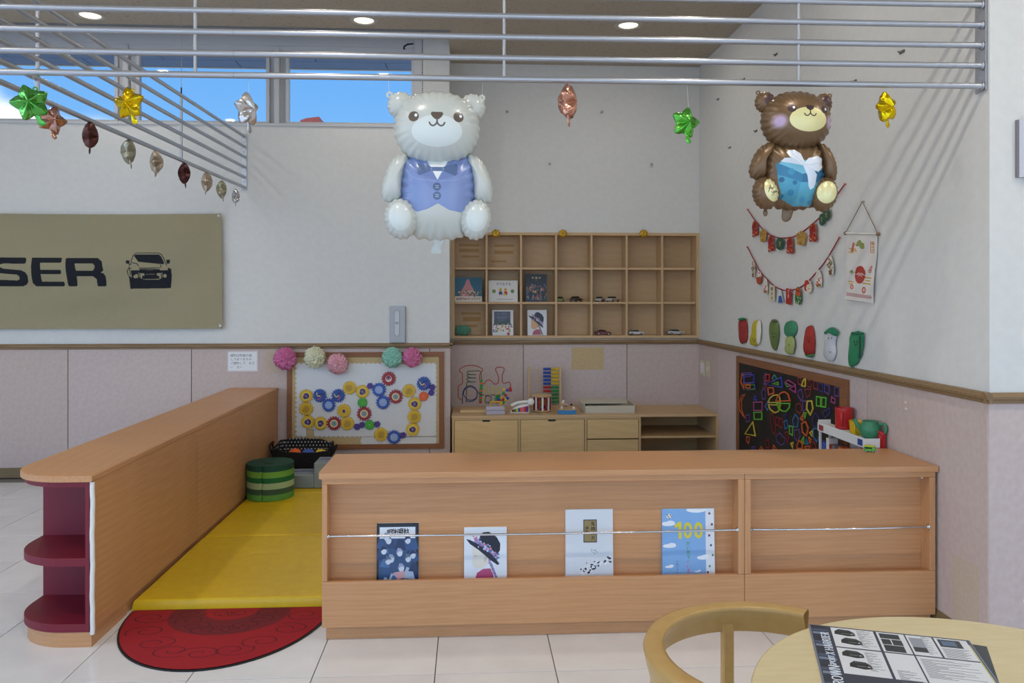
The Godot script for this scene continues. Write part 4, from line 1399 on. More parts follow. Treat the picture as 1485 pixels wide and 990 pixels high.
# ------------------------------------------------------------------ magnet board on the right wall
func wall_local(x: float, y: float, x0: float, y0: float, k: float, off := 0.0) -> Vector3:
	return on_x(x0 + x / k, y0 + y / k, XR - off)

func build_magnet_board() -> void:
	var at := func(x: float, y: float) -> Vector2:      # zoomed pixel -> (along +z, up) on the board
		var p := on_x(1065 + x / 6.6, 510 + y / 6.6, XR - 0.02)
		return Vector2(p.z, p.y)
	var a: Vector2 = at.call(22, 40)
	var b: Vector2 = at.call(1082, 265)
	var top := (a.y + b.y) * 0.5
	var low := 0.24
	var t := thing("magnet_board", "black magnet board in a brown frame on the right wall", "board", Vector3(XR - 0.006, 0, 0), -PI / 2)
	var fm := wood(c8(124, 78, 46), c8(144, 94, 58), 0.5, 2, 83)
	var w := 0.05
	part("board_face", bx2(Vector3(a.x + 0.01, low + 0.01, 0), Vector3(b.x - 0.01, top - 0.01, 0.01), 0), mat(c8(18, 17, 18), 0.6), t)
	part("frame_top", bx2(Vector3(a.x, top - w, 0), Vector3(b.x, top, 0.02), 0.002), fm, t)
	part("frame_bottom", bx2(Vector3(a.x, low, 0), Vector3(b.x, low + w, 0.02), 0.002), fm, t)
	part("frame_side", bx2(Vector3(a.x, low + w, 0), Vector3(a.x + w, top - w, 0.02), 0.002), fm, t)
	part("frame_side", bx2(Vector3(b.x - 0.085, low + w, 0), Vector3(b.x, top - w, 0.02), 0.002), fm, t)
	for x in [230.0, 474.0]:
		var h: Vector2 = at.call(x, 150 + (x - 230) * 0.23)
		part("hook", tube([Vector3(h.x, h.y + 0.02, 0.012), Vector3(h.x, h.y, 0.016), Vector3(h.x, h.y - 0.008, 0.024)], 0.004, 6), M.black, t)
	var cols := {"r": c8(130, 26, 34), "R": c8(190, 40, 44), "b": c8(34, 60, 176), "n": c8(32, 38, 110), "p": c8(92, 62, 130), "o": c8(214, 96, 40), "g": c8(98, 190, 54), "y": c8(214, 190, 66), "c": c8(44, 112, 168), "m": c8(170, 60, 128), "t": c8(40, 140, 130)}
	var nm := {"r": "dark red", "R": "red", "b": "blue", "n": "navy", "p": "purple", "o": "orange", "g": "lime green", "y": "yellow", "c": "light blue", "m": "magenta", "t": "teal"}
	var list := [
		["b", [120, 215, 215, 212, 216, 298, 120, 302], 3], ["n", [126, 306, 220, 292, 218, 352, 134, 366], 2], ["p", [74, 198, 172, 196, 170, 240, 82, 246], 1], ["o", [88, 215, 112, 214, 110, 362, 76, 290], 2], ["o", [146, 308, 190, 305, 190, 350, 148, 350], 4], ["g", [128, 316, 203, 308, 206, 360, 124, 368], 1],
		["p", [278, 240, 300, 196, 310, 262, 290, 312], 0], ["R", [306, 212, 345, 212, 344, 280, 306, 286], 1], ["t", [354, 252, 380, 214, 406, 254, 382, 286], 0], ["b", [303, 312, 470, 238, 480, 346], 2], ["g", [352, 306, 418, 284, 420, 320], 0], ["r", [272, 300, 310, 300, 300, 358], 0],
		["o", [325, 340, 380, 338, 388, 398, 335, 416], 1], ["p", [256, 385, 275, 340, 300, 372, 297, 455, 265, 455], 0], ["m", [490, 292, 524, 265, 598, 312, 566, 340], 1], ["m", [530, 352, 594, 316, 596, 396], 1], ["g", [480, 290, 540, 326, 500, 338], 0],
		["r", [605, 238, 640, 250, 645, 322, 608, 312], 0], ["y", [690, 248, 666, 268, 650, 318, 652, 330, 688, 338], 1], ["r", [698, 260, 725, 275, 740, 328, 736, 342, 700, 340], 0], ["r", [664, 352, 738, 352, 724, 420, 692, 440], 0],
		["r", [752, 270, 797, 285, 797, 370, 755, 352], 0], ["n", [802, 290, 850, 310, 850, 390, 805, 376], 0], ["p", [858, 300, 912, 326, 905, 415, 860, 386], 0], ["p", [953, 332, 1003, 335, 1000, 430, 955, 426], 0], ["m", [925, 422, 966, 450, 962, 500, 922, 482], 0],
		["g", [780, 422, 826, 428, 824, 528, 780, 520], 0], ["g", [830, 429, 878, 436, 872, 536, 828, 529], 0],
		["o", [104, 402, 70, 412, 42, 480, 46, 560, 74, 606, 100, 636, 68, 550, 68, 470], 0], ["m", [190, 476, 275, 475, 274, 566, 190, 565], 1], ["g", [192, 574, 272, 573, 271, 650, 194, 650], 1], ["p", [106, 602, 145, 596, 148, 664, 110, 675], 0], ["y", [183, 664, 210, 808, 105, 786], 1], ["o", [112, 806, 145, 814, 135, 884, 112, 856], 0],
		["o", [415, 474, 436, 414, 472, 384, 502, 377, 534, 400, 556, 474], 2], ["g", [420, 488, 554, 488, 546, 540, 516, 576, 476, 570, 440, 540], 2], ["y", [328, 490, 346, 440, 378, 412, 412, 406, 440, 424, 452, 488], 1], ["y", [328, 502, 350, 556, 396, 588, 432, 574, 452, 504], 1], ["c", [288, 520, 328, 448, 332, 520, 316, 566], 0],
		["r", [346, 586, 366, 580, 396, 700, 390, 800, 365, 772, 346, 682], 0], ["r", [392, 620, 424, 628, 424, 716, 394, 702], 0], ["r", [428, 630, 460, 640, 458, 734, 430, 720], 0], ["n", [464, 602, 500, 590, 488, 646], 0], ["c", [470, 662, 500, 646, 512, 724, 480, 745], 0], ["g", [520, 700, 558, 712, 556, 806, 522, 786], 0], ["p", [394, 806, 428, 770, 464, 808, 488, 826, 480, 880, 442, 900, 406, 864], 0], ["r", [480, 766, 510, 756, 520, 826, 504, 880], 0],
		["p", [605, 370, 640, 350, 660, 432, 636, 474, 606, 424], 0], ["p", [646, 460, 690, 470, 686, 560, 652, 572], 0], ["y", [705, 466, 748, 464, 763, 545, 736, 613, 697, 546], 1], ["r", [586, 500, 628, 486, 650, 540, 630, 602, 592, 572], 0], ["c", [582, 590, 613, 640, 606, 720, 566, 725, 553, 650], 0], ["g", [655, 578, 690, 578, 672, 646], 0], ["o", [624, 642, 652, 592, 656, 666], 0], ["n", [770, 576, 811, 630, 806, 712, 758, 720, 746, 642], 0], ["n", [838, 576, 914, 530, 918, 592, 866, 636], 0],
		["o", [650, 682, 690, 660, 718, 730, 700, 812, 656, 770], 1], ["o", [818, 740, 850, 665, 870, 722], 0], ["c", [748, 730, 804, 726, 816, 810, 786, 872, 752, 812], 0], ["y", [712, 772, 748, 746, 742, 816], 0], ["p", [570, 742, 620, 736, 632, 810, 602, 862, 572, 822], 0], ["g", [636, 846, 665, 802, 666, 882], 0], ["c", [674, 890, 686, 822, 706, 886], 0], ["o", [706, 808, 740, 842, 716, 880], 0], ["o", [606, 890, 630, 842, 664, 882, 660, 930, 608, 930], 1], ["o", [670, 902, 720, 896, 720, 936, 672, 936], 0],
		["n", [815, 832, 870, 852, 860, 915, 812, 896], 0], ["o", [895, 816, 912, 816, 945, 930, 925, 930], 0], ["o", [945, 836, 960, 836, 976, 930, 960, 930], 0], ["r", [300, 838, 330, 842, 332, 925, 302, 920], 0], ["o", [234, 936, 254, 900, 275, 936], 0], ["o", [360, 936, 372, 888, 405, 936], 0], ["p", [165, 906, 195, 900, 195, 938, 166, 938], 0], ["y", [533, 872, 563, 860, 555, 930], 0], ["r", [722, 870, 760, 852, 788, 928, 746, 936], 0], ["b", [180, 458, 198, 408, 214, 470], 0]]
	var shape := {3: "triangle", 4: "square", 5: "pentagon"}
	for q in list:
		var pts := PackedVector2Array()
		var c := Vector2.ZERO
		for i in range(0, q[1].size(), 2):
			var p: Vector2 = at.call(q[1][i], q[1][i + 1])
			pts.append(p)
			c += p
		c /= pts.size()
		for i in pts.size():
			pts[i] -= c
		var key: String = "magnet_" + q[0]
		if not M.has(key):
			M[key] = mat(cols[q[0]], 0.3)
		var mine := Vector2(q[1][0], q[1][1])
		var best: Array = []
		for r2 in list:
			if r2 != q and (best.is_empty() or mine.distance_to(Vector2(r2[1][0], r2[1][1])) < mine.distance_to(Vector2(best[1][0], best[1][1]))):
				best = r2
		var lab := "%s open %s magnet tile beside a %s %s one on the board" % [nm[q[0]], shape.get(pts.size(), "curved"), nm[best[0]], shape.get(int(best[1].size() / 2), "curved")]
		solo("magnet_tile", ring_mesh(pts, 0.0075, 0.007), M[key], lab, "magnet tile", Vector3(XR - 0.0165 - q[2] * 0.0085, c.y, c.x), Vector3(0, -PI / 2, 0), "magnet tiles on the black board")

func ring_mesh(poly: PackedVector2Array, w: float, d: float) -> ArrayMesh:
	# open frame along a polygon: outer edge, inner edge, front and back
	var st := new_st()
	var n := poly.size()
	var inner := PackedVector2Array()
	var cw := Geometry2D.is_polygon_clockwise(poly)
	for k in n:
		var e0 := (poly[k] - poly[(k + n - 1) % n]).normalized()
		var e1 := (poly[(k + 1) % n] - poly[k]).normalized()
		var n0 := Vector2(e0.y, -e0.x) * (1.0 if cw else -1.0)
		var n1 := Vector2(e1.y, -e1.x) * (1.0 if cw else -1.0)
		var bis := (n0 + n1).normalized()
		inner.append(poly[k] + bis * minf(w / maxf(bis.dot(n0), 0.35), w * 2.2))
	for k in n:
		var j := (k + 1) % n
		var mid := (poly[k] + poly[j]) * 0.5 - (inner[k] + inner[j]) * 0.5
		var out := Vector3(mid.x, mid.y, 0)
		for s in [-1.0, 1.0]:
			quad(st, Vector3(poly[k].x, poly[k].y, s * d * 0.5), Vector3(poly[j].x, poly[j].y, s * d * 0.5), Vector3(inner[j].x, inner[j].y, s * d * 0.5), Vector3(inner[k].x, inner[k].y, s * d * 0.5), Vector3(0, 0, s))
		quad(st, Vector3(poly[k].x, poly[k].y, -d * 0.5), Vector3(poly[j].x, poly[j].y, -d * 0.5), Vector3(poly[j].x, poly[j].y, d * 0.5), Vector3(poly[k].x, poly[k].y, d * 0.5), out)
		quad(st, Vector3(inner[k].x, inner[k].y, -d * 0.5), Vector3(inner[j].x, inner[j].y, -d * 0.5), Vector3(inner[j].x, inner[j].y, d * 0.5), Vector3(inner[k].x, inner[k].y, d * 0.5), -out)
	return st.commit()

# ------------------------------------------------------------------ banner
func zp(im: Image, pts: Array, col: Color, o: Vector2, k: float) -> void:
	var p := pv(pts)
	for i in p.size():
		p[i] = (p[i] + o) * k
	fill(im, p, col)

func build_banner() -> void:
	var k := 3.0
	var khaki := c8(156, 147, 116)
	var ink := c8(12, 17, 27)
	var im := sheet(1329, 504, khaki)
	var r := RandomNumberGenerator.new()
	r.seed = 4
	for i in 5000:
		var v := r.randf_range(0.97, 1.03)
		im.fill_rect(Rect2i(r.randi() % 1329, r.randi() % 504, 6, 1), Color(khaki.r * v, khaki.g * v, khaki.b * v))
	# letters, traced in 4.3676x pixels from (0, 290)
	var o := Vector2(120 * 4.3676, -18 * 4.3676)
	var s := k / 4.3676
	zp(im, [215, 358, 400, 358, 404, 365, 404, 382, 398, 390, 270, 390, 275, 437, 398, 437, 404, 444, 404, 458, 398, 464, 275, 464, 278, 512, 412, 512, 419, 519, 419, 535, 412, 542, 240, 542, 218, 520], ink, o, s)
	zp(im, [428, 366, 436, 359, 630, 359, 658, 382, 668, 440, 650, 455, 668, 460, 680, 480, 682, 535, 675, 542, 632, 542, 625, 535, 622, 495, 600, 478, 500, 478, 500, 535, 492, 542, 448, 542, 440, 530], ink, o, s)
	zp(im, [487, 394, 600, 394, 615, 410, 612, 430, 600, 443, 497, 443], khaki, o, s)
	zp(im, [-14, 372, 8, 358, 172, 358, 180, 366, 180, 390, 172, 398, 40, 396, 14, 404, 14, 418, 40, 430, 150, 440, 180, 455, 192, 475, 192, 512, 180, 530, 155, 542, -25, 542, -34, 535, -34, 508, -26, 500, 125, 505, 140, 497, 140, 480, 125, 468, 0, 458, -25, 440, -30, 400], ink, o, s)
	# front of an off-road car, traced in 12.375x pixels from (180, 350)
	var oc := Vector2(300 * 12.375, 42 * 12.375)
	var sc := k / 12.375
	zp(im, [105, 592, 160, 640, 345, 664, 640, 668, 720, 640, 790, 600, 812, 450, 864, 480, 870, 600, 850, 826, 125, 836], ink, oc, sc)
	zp(im, [205, 232, 235, 214, 655, 214, 700, 262, 745, 362, 740, 392, 440, 362, 290, 346], ink, oc, sc)
	for l in [[215, 205, 250, 186, 640, 186, 700, 215, 745, 300, 790, 410], [200, 215, 165, 320, 155, 405], [180, 362, 265, 380, 292, 420], [90, 520, 110, 470, 160, 460], [125, 430, 140, 590], [85, 520, 100, 590], [300, 462, 660, 455], [680, 400, 690, 450], [120, 620, 190, 660, 270, 662]]:
		var pts := []
		for i in range(0, l.size(), 2):
			pts.append((Vector2(l[i], l[i + 1]) + oc) * sc)
		stroke(im, pts, 3.0, ink)
	zp(im, [65, 320, 130, 320, 130, 382, 72, 376], ink, oc, sc)
	zp(im, [785, 310, 850, 308, 846, 376, 792, 382], ink, oc, sc)
	zp(im, [118, 380, 136, 380, 140, 410, 122, 410], ink, oc, sc)
	zp(im, [150, 505, 300, 505, 310, 476, 655, 474, 668, 505, 800, 500, 800, 640, 690, 655, 345, 664, 160, 640], ink, oc, sc)
	zp(im, [180, 612, 235, 570, 270, 575, 268, 640, 200, 648], khaki, oc, sc)
	zp(im, [282, 545, 298, 545, 300, 628, 286, 628], khaki, oc, sc)
	zp(im, [306, 558, 382, 556, 382, 600, 344, 604, 338, 654, 312, 650], khaki, oc, sc)
	zp(im, [602, 556, 682, 550, 680, 650, 648, 656, 640, 604, 604, 598], khaki, oc, sc)
	zp(im, [694, 545, 706, 545, 708, 630, 696, 630], khaki, oc, sc)
	zp(im, [165, 482, 260, 482, 275, 496, 168, 498], khaki, oc, sc)
	zp(im, [690, 484, 780, 480, 775, 494, 690, 498], khaki, oc, sc)
	zp(im, [350, 660, 640, 664, 640, 672, 350, 670], khaki, oc, sc)
	zp(im, [315, 478, 655, 476, 655, 482, 315, 484], khaki, oc, sc)
	zp(im, [415, 490, 555, 490, 550, 504, 420, 504], c8(90, 88, 76), oc, sc)
	zp(im, [410, 572, 570, 570, 570, 578, 410, 580], khaki, oc, sc)
	ell(im, (748 + oc.x) * sc, (603 + oc.y) * sc, 30 * sc, 34 * sc, khaki)
	var p0 := on_z(-120, 308, ZW)
	var p1 := on_z(323, 476, ZW)
	var w := p1.x - p0.x
	var h := p0.y - p1.y
	var cloth := printed(im, 0.85)
	bump(cloth, 0.4, 0.6)
	var t := thing("wall_banner", "khaki cloth banner with black letters SER and an off-road car", "banner", Vector3(p0.x, p1.y, ZW + 0.008))
	# slack cloth: swags between the corner eyelets
	var f := func(u: float, v: float) -> Vector3:
		var x := u * w
		var sag := 0.018 * sin(PI * clampf(u * 1.0, 0, 1)) * (1.0 if v < 0.5 else 0.55)
		var ripple := 0.020 * sin(v * 9.0 - 3.6 * sin(PI * u) + 0.6) * sin(PI * u) + 0.007 * sin(v * 21.0 + u * 5.0 + 2.0 * sin(PI * u)) * sin(PI * u)
		var fold := 0.006 * exp(-pow((u - 0.633) / 0.006, 2.0))
		var corner := 0.012 * sin((u - v * 0.5) * 26.0) * exp(-pow((1.0 - u) / 0.16, 2.0)) * exp(-pow(v / 0.35, 2.0))
		return Vector3(x + (0.012 * v if u > 0.9 else 0.0), h * (1.0 - v) - sag * (1.0 - v) * 0.6, 0.036 + ripple + fold + corner)
	part("cloth", surf(90, 36, f), cloth, t)
	for e in [[w - 0.018, h - 0.02], [w - 0.008, 0.022]]:
		part("eyelet", lathe([Vector2(0.004, 0.0), Vector2(0.007, 0.004), Vector2(0.0115, 0.003), Vector2(0.012, 0.0)], 14), M.chrome, t, Vector3(e[0], e[1], 0.040), Vector3(PI / 2, 0, 0))

# ------------------------------------------------------------------ foil balloons
# two sheets of foil welded along an outline and blown up: radial puckers towards the weld
func pillow(outline: Array, front: float, back: float, puckers: int, amp: float, box: Rect2, flat_power := 0.55, seam := 0.0) -> ArrayMesh:
	var c := Vector2.ZERO
	for p in outline:
		c += p
	c /= outline.size()
	var closed := outline.duplicate()
	closed.append(outline[0])
	# resample evenly along a smooth closed line
	var fine := []
	var n := outline.size()
	for i in n:
		for k in 8:
			fine.append(outline[i].cubic_interpolate(outline[(i + 1) % n], outline[(i + n - 1) % n], outline[(i + 2) % n], k / 8.0))
	fine.append(fine[0])
	var acc := [0.0]
	for i in fine.size() - 1:
		acc.append(acc[-1] + fine[i].distance_to(fine[i + 1]))
	var nu := clampi(puckers * 4, 48, 160)
	var ring := []
	var j := 0
	for i in nu + 1:
		var d: float = acc[-1] * (i % nu) / nu
		if i % nu == 0:
			j = 0
		while j < fine.size() - 2 and acc[j + 1] < d:
			j += 1
		var s: float = (d - acc[j]) / maxf(acc[j + 1] - acc[j], 1e-6)
		ring.append(fine[j].lerp(fine[j + 1], s))
	var area := 0.0
	for i in nu:
		area += ring[i].cross(ring[i + 1])
	if area > 0.0:
		ring.reverse()
	var nv := 22
	var jit := []
	var g := RandomNumberGenerator.new()
	g.seed = 17 + puckers
	for i in nu + 1:
		jit.append(g.randf_range(0.4, 1.5))
	jit[nu] = jit[0]
	return surf(nu, nv, func(u: float, v: float) -> Vector3:
		var i := int(round(u * nu))
		var side := 1.0 if v <= 0.5 else -1.0
		var q := 1.0 - absf(v - 0.5) * 2.0           # 0 centre .. 1 weld
		var rho := sin(q * PI * 0.5)
		var ph := cos(u * TAU * puckers)
		var k := pow(rho, 8.0)
		var b: Vector2 = ring[i] - c
		var p := c + b * rho * (1.0 + amp * 0.38 * k * ph + seam * smoothstep(0.985, 1.0, rho))
		var dome := pow(maxf(0.0, 1.0 - pow(rho, 2.3)), flat_power)
		var z := dome * (front if side > 0 else back)
		z *= 1.0 + amp * k * ph * jit[i] * 2.2
		z *= 1.0 - amp * 0.7 * smoothstep(0.6, 0.95, rho) * pow(maxf(0.0, -ph), 6.0) * jit[i]
		return Vector3(p.x, p.y, z * side),
	func(_u: float, _v: float, p: Vector3) -> Vector2:
		return Vector2((p.x - box.position.x) / box.size.x, (box.end.y - p.y) / box.size.y))

# outline in zoomed photograph pixels -> balloon space (x right, y up, metres)
func shape_of(a: Array, o: Vector2, k: float) -> Array:
	var r := []
	for i in range(0, a.size(), 2):
		r.append(Vector2((a[i] - o.x) * k, (o.y - a[i + 1]) * k))
	return r
func oval(cx: float, cy: float, rx: float, ry: float, turn := 0.0, pow_ := 1.0, n := 20) -> Array:
	var a := []
	for k in n:
		var t := TAU * k / n
		var v := Vector2(signf(cos(t)) * pow(absf(cos(t)), pow_) * rx, signf(sin(t)) * pow(absf(sin(t)), pow_) * ry).rotated(turn)
		a.append(cx + v.x)
		a.append(cy + v.y)
	return a

func build_bears() -> void:
	var zb := -3.166
	# ---- white bear in a blue waistcoat (pixels of a 3.81x enlargement from (530, 120))
	var px := on_z(531, 300, zb).distance_to(on_z(530, 300, zb)) / 3.81
	var o := Vector2(397, 460)
	var mid := on_z(530 + o.x / 3.81, 120 + o.y / 3.81, zb)
	var bear := thing("bear_balloon", "white foil bear balloon in a blue waistcoat and bow tie", "balloon", mid, 0.06)
	var box := Rect2((80 - o.x) * px, (o.y - 960) * px, 640 * px, 920 * px)
	var base := c8(194, 199, 193)
	var head_im := sheet(640, 920, base)
	var T := func(a: Array) -> PackedVector2Array:
		var p := pv(a)
		for i in p.size():
			p[i] -= Vector2(80, 40)
		return p
	var E := func(im: Image, x: float, y: float, rx: float, ry: float, col: Color, turn := 0.0) -> void:
		ell(im, x - 80, y - 40, rx, ry, col, turn)
	var L := func(im: Image, a: Array, w: float, col: Color) -> void:
		var pts := []
		for i in range(0, a.size(), 2):
			pts.append(Vector2(a[i] - 80, a[i + 1] - 40))
		stroke(im, smooth_line(pts, 5), w, col)
	E.call(head_im, 392, 296, 137, 84, c8(212, 221, 219))
	var brown := c8(92, 80, 70)
	for x in [267.0, 508.0]:
		E.call(head_im, x, 219, 28, 28, brown)
		E.call(head_im, x + 12, 213, 8, 9, c8(235, 240, 240))
	fill(head_im, T.call([358, 206, 364, 196, 420, 196, 426, 206, 418, 222, 402, 236, 382, 236, 366, 222]), brown)
	L.call(head_im, [392, 234, 392, 252], 9.0, brown)
	L.call(head_im, [351, 254, 358, 266, 372, 271, 386, 262, 392, 250], 9.0, brown)
	L.call(head_im, [433, 254, 426, 266, 412, 271, 398, 262, 392, 250], 9.0, brown)
	var body_im := sheet(640, 920, base)
	var vest := c8(122, 142, 192)
	fill(body_im, T.call([170, 600, 176, 400, 620, 400, 628, 600, 610, 668, 570, 716, 520, 728, 460, 718, 398, 683, 340, 714, 286, 728, 236, 700, 190, 650]), vest)
	for s in [-1, 1]:
		fill(body_im, T.call([397 + s * 60, 452, 397 + s * 150, 440, 397 + s * 120, 520, 397 + s * 6, 556]), c8(112, 132, 184))
		L.call(body_im, [397 + s * 175, 452, 397 + s * 160, 510, 397 + s * 110, 548, 397 + s * 10, 560], 5.0, c8(138, 158, 204))
	fill(body_im, T.call([338, 440, 456, 440, 395, 553]), c8(226, 232, 230))
	var tie := c8(84, 106, 146)
	for s in [-1, 1]:
		fill(body_im, T.call([395 + s * 26, 484, 395 + s * 52, 470, 395 + s * 104, 458, 395 + s * 112, 470, 395 + s * 108, 522, 395 + s * 98, 530, 395 + s * 50, 510, 395 + s * 26, 500]), tie)
		L.call(body_im, [395 + s * 28, 486, 395 + s * 36, 492], 3.0, c8(170, 186, 210))
		L.call(body_im, [395 + s * 28, 498, 395 + s * 34, 496], 3.0, c8(170, 186, 210))
	fill(body_im, T.call([366, 480, 424, 480, 424, 504, 366, 504]), c8(92, 114, 152))
	for y in [592.0, 641.0]:
		E.call(body_im, 393, y, 22, 22, c8(66, 84, 120))
		E.call(body_im, 393, y, 18, 18, c8(96, 114, 150))
		E.call(body_im, 393, y, 15, 15, c8(72, 92, 130))
		for q in [[-5, -5], [5, -5], [-5, 5], [5, 5]]:
			E.call(body_im, 393 + q[0], y + q[1], 3.2, 3.2, c8(190, 202, 222))
	var hm := printed(head_im, 0.3)
	var bm := printed(body_im, 0.3)
	var pm := mat(base, 0.3)
	var sole_im := sheet(640, 920, base)
	E.call(sole_im, 193, 758, 58, 76, c8(208, 216, 213), -0.2)
	E.call(sole_im, 612, 760, 58, 76, c8(208, 216, 213), 0.2)
	var fm := printed(sole_im, 0.3)
	for m in [hm, bm, pm, fm]:
		m.clearcoat_enabled = true
		m.clearcoat = 0.35
		m.clearcoat_roughness = 0.2
	part("torso", pillow(shape_of([200, 420, 300, 402, 398, 396, 495, 402, 594, 420, 612, 500, 614, 600, 602, 700, 578, 800, 530, 858, 460, 872, 398, 875, 336, 872, 270, 858, 222, 800, 196, 700, 184, 600, 186, 500], o, px), 0.088, 0.08, 26, 0.07, box), bm, bear)
	part("ear", pillow(shape_of(oval(196, 124, 76, 76), o, px), 0.04, 0.035, 15, 0.09, box), pm, bear, Vector3(0, 0, -0.01))
	part("ear", pillow(shape_of(oval(594, 126, 74, 78), o, px), 0.04, 0.035, 15, 0.09, box), pm, bear, Vector3(0, 0, -0.01))
	part("head", pillow(shape_of(oval(395, 256, 237, 203, 0, 0.9), o, px), 0.105, 0.1, 30, 0.05, box), hm, bear, Vector3(0, 0, 0.02))
	part("arm", pillow(shape_of([222, 400, 172, 412, 128, 470, 98, 560, 90, 630, 112, 668, 160, 670, 194, 644, 202, 560, 216, 480, 236, 426], o, px), 0.05, 0.045, 17, 0.09, box), pm, bear, Vector3(0, 0, 0.02))
	part("arm", pillow(shape_of([576, 400, 630, 418, 676, 484, 703, 570, 705, 634, 684, 670, 636, 672, 604, 644, 598, 560, 584, 480, 564, 426], o, px), 0.05, 0.045, 17, 0.09, box), pm, bear, Vector3(0, 0, 0.02))
	part("foot", pillow(shape_of(oval(196, 765, 90, 112, -0.15), o, px), 0.06, 0.05, 18, 0.085, box), fm, bear, Vector3(0, 0, 0.045))
	part("foot", pillow(shape_of(oval(609, 765, 86, 112, 0.12), o, px), 0.06, 0.05, 18, 0.085, box), fm, bear, Vector3(0, 0, 0.045))
	part("valve_tail", pillow(shape_of([370, 862, 436, 862, 438, 885, 424, 905, 420, 944, 392, 954, 364, 944, 368, 915, 380, 890], o, px), 0.006, 0.006, 6, 0.05, box), mat(c8(196, 200, 194), 0.35), bear, Vector3(0, 0, 0.0))
	hang_tabs(bear, [[132, 66], [648, 70]], o, px, pm, 0.014, zb)
	# ---- brown bear with a gift (pixels of a 4.717x enlargement from (1060, 120))
	px = on_z(1061, 300, zb).distance_to(on_z(1060, 300, zb)) / 4.717
	o = Vector2(420, 450)
	mid = on_z(1060 + o.x / 4.717, 120 + o.y / 4.717, zb)
	var b2 := thing("bear_balloon", "brown foil bear balloon holding a blue gift box with white bow", "balloon", mid, -0.02)
	box = Rect2((80 - o.x) * px, (o.y - 960) * px, 640 * px, 920 * px)
	var fur := c8(112, 86, 57)
	head_im = sheet(640, 920, fur)
	for k in 7:
		var c := fur.lerp(c8(196, 170, 204), 0.15 + 0.12 * k)
		E.call(head_im, 282, 296, 54 - k * 4.5, 56 - k * 4.5, c)
		E.call(head_im, 632, 292, 44 - k * 3.8, 56 - k * 4.5, c)
	E.call(head_im, 467, 286, 129, 80, c8(224, 216, 156))
	var dark := c8(60, 40, 42)
	for q in [[355.0, 215.0, 28.0], [580.0, 218.0, 25.0]]:
		E.call(head_im, q[0], q[1], q[2], 26, dark)
		E.call(head_im, q[0] + 12, q[1] - 5, 8, 9, c8(240, 240, 240))
	fill(head_im, T.call([444, 202, 450, 195, 498, 195, 504, 202, 498, 218, 474, 232, 452, 218]), dark)
	L.call(head_im, [474, 230, 474, 246], 7.0, dark)
	L.call(head_im, [434, 250, 442, 262, 456, 264, 468, 256, 474, 244], 7.0, dark)
	L.call(head_im, [514, 250, 506, 262, 492, 264, 480, 256, 474, 244], 7.0, dark)
	body_im = sheet(640, 920, fur)
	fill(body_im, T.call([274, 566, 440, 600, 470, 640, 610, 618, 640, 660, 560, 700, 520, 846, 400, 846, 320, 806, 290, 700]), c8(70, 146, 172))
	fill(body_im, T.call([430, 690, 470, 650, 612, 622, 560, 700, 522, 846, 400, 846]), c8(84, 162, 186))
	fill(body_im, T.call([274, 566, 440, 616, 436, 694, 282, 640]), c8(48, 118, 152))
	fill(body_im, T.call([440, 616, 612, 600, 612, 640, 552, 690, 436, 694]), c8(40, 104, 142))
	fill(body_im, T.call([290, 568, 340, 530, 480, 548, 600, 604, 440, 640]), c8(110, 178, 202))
	for q in [[308, 676, 17, c8(34, 92, 128)], [390, 696, 15, c8(40, 106, 140)], [368, 762, 21, c8(48, 124, 160)], [450, 806, 20, c8(70, 148, 186)], [312, 784, 14, c8(36, 100, 130)], [366, 624, 22, c8(60, 138, 168)], [508, 822, 14, c8(60, 138, 176)]]:
		E.call(body_im, q[0], q[1], q[2], q[2], q[3])
	var rib := c8(226, 234, 244)
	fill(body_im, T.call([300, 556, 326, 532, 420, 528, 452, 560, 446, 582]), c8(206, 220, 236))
	fill(body_im, T.call([345, 492, 362, 476, 400, 474, 436, 500, 458, 560, 440, 580, 400, 540, 362, 524]), rib)
	fill(body_im, T.call([446, 572, 486, 532, 560, 516, 590, 526, 592, 590, 560, 622, 500, 606]), rib)
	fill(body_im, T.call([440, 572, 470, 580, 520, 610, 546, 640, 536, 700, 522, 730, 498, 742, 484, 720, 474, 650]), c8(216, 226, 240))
	L.call(body_im, [452, 574, 500, 578, 556, 560], 2.5, c8(176, 192, 214))
	L.call(body_im, [452, 574, 420, 540, 380, 502], 2.5, c8(176, 192, 214))
	hm = printed(head_im, 0.3)
	bm = printed(body_im, 0.3)
	sole_im = sheet(640, 920, fur)
	E.call(sole_im, 240, 746, 58, 78, c8(226, 220, 164), -0.25)
	E.call(sole_im, 606, 760, 64, 76, c8(226, 220, 164), 0.35)
	var ink := c8(40, 36, 36)
	# for you, in brush script
	for a in [[208, 752, 214, 740, 216, 722, 224, 716, 222, 730, 212, 745, 206, 762], [208, 738, 224, 734], [228, 742, 224, 735, 230, 730, 236, 736, 230, 744, 240, 738], [238, 742, 240, 728, 252, 730], [228, 758, 232, 768, 242, 758, 240, 776, 230, 782], [247, 764, 246, 756, 253, 754, 254, 762, 248, 766, 258, 758], [260, 752, 262, 762, 270, 750, 272, 760]]:
		L.call(sole_im, a, 3.2, ink)
	fm = printed(sole_im, 0.3)
	pm = mat(fur, 0.28)
	var ear_im := sheet(640, 920, fur)
	E.call(ear_im, 258, 128, 42, 40, c8(78, 54, 56), -0.5)
	E.call(ear_im, 632, 146, 38, 48, c8(78, 54, 56), 0.4)
	var em := printed(ear_im, 0.3)
	for m in [hm, bm, pm, fm, em]:
		m.metallic = 0.3
		m.roughness = 0.38
		m.clearcoat_enabled = true
		m.clearcoat = 0.25
		m.clearcoat_roughness = 0.2
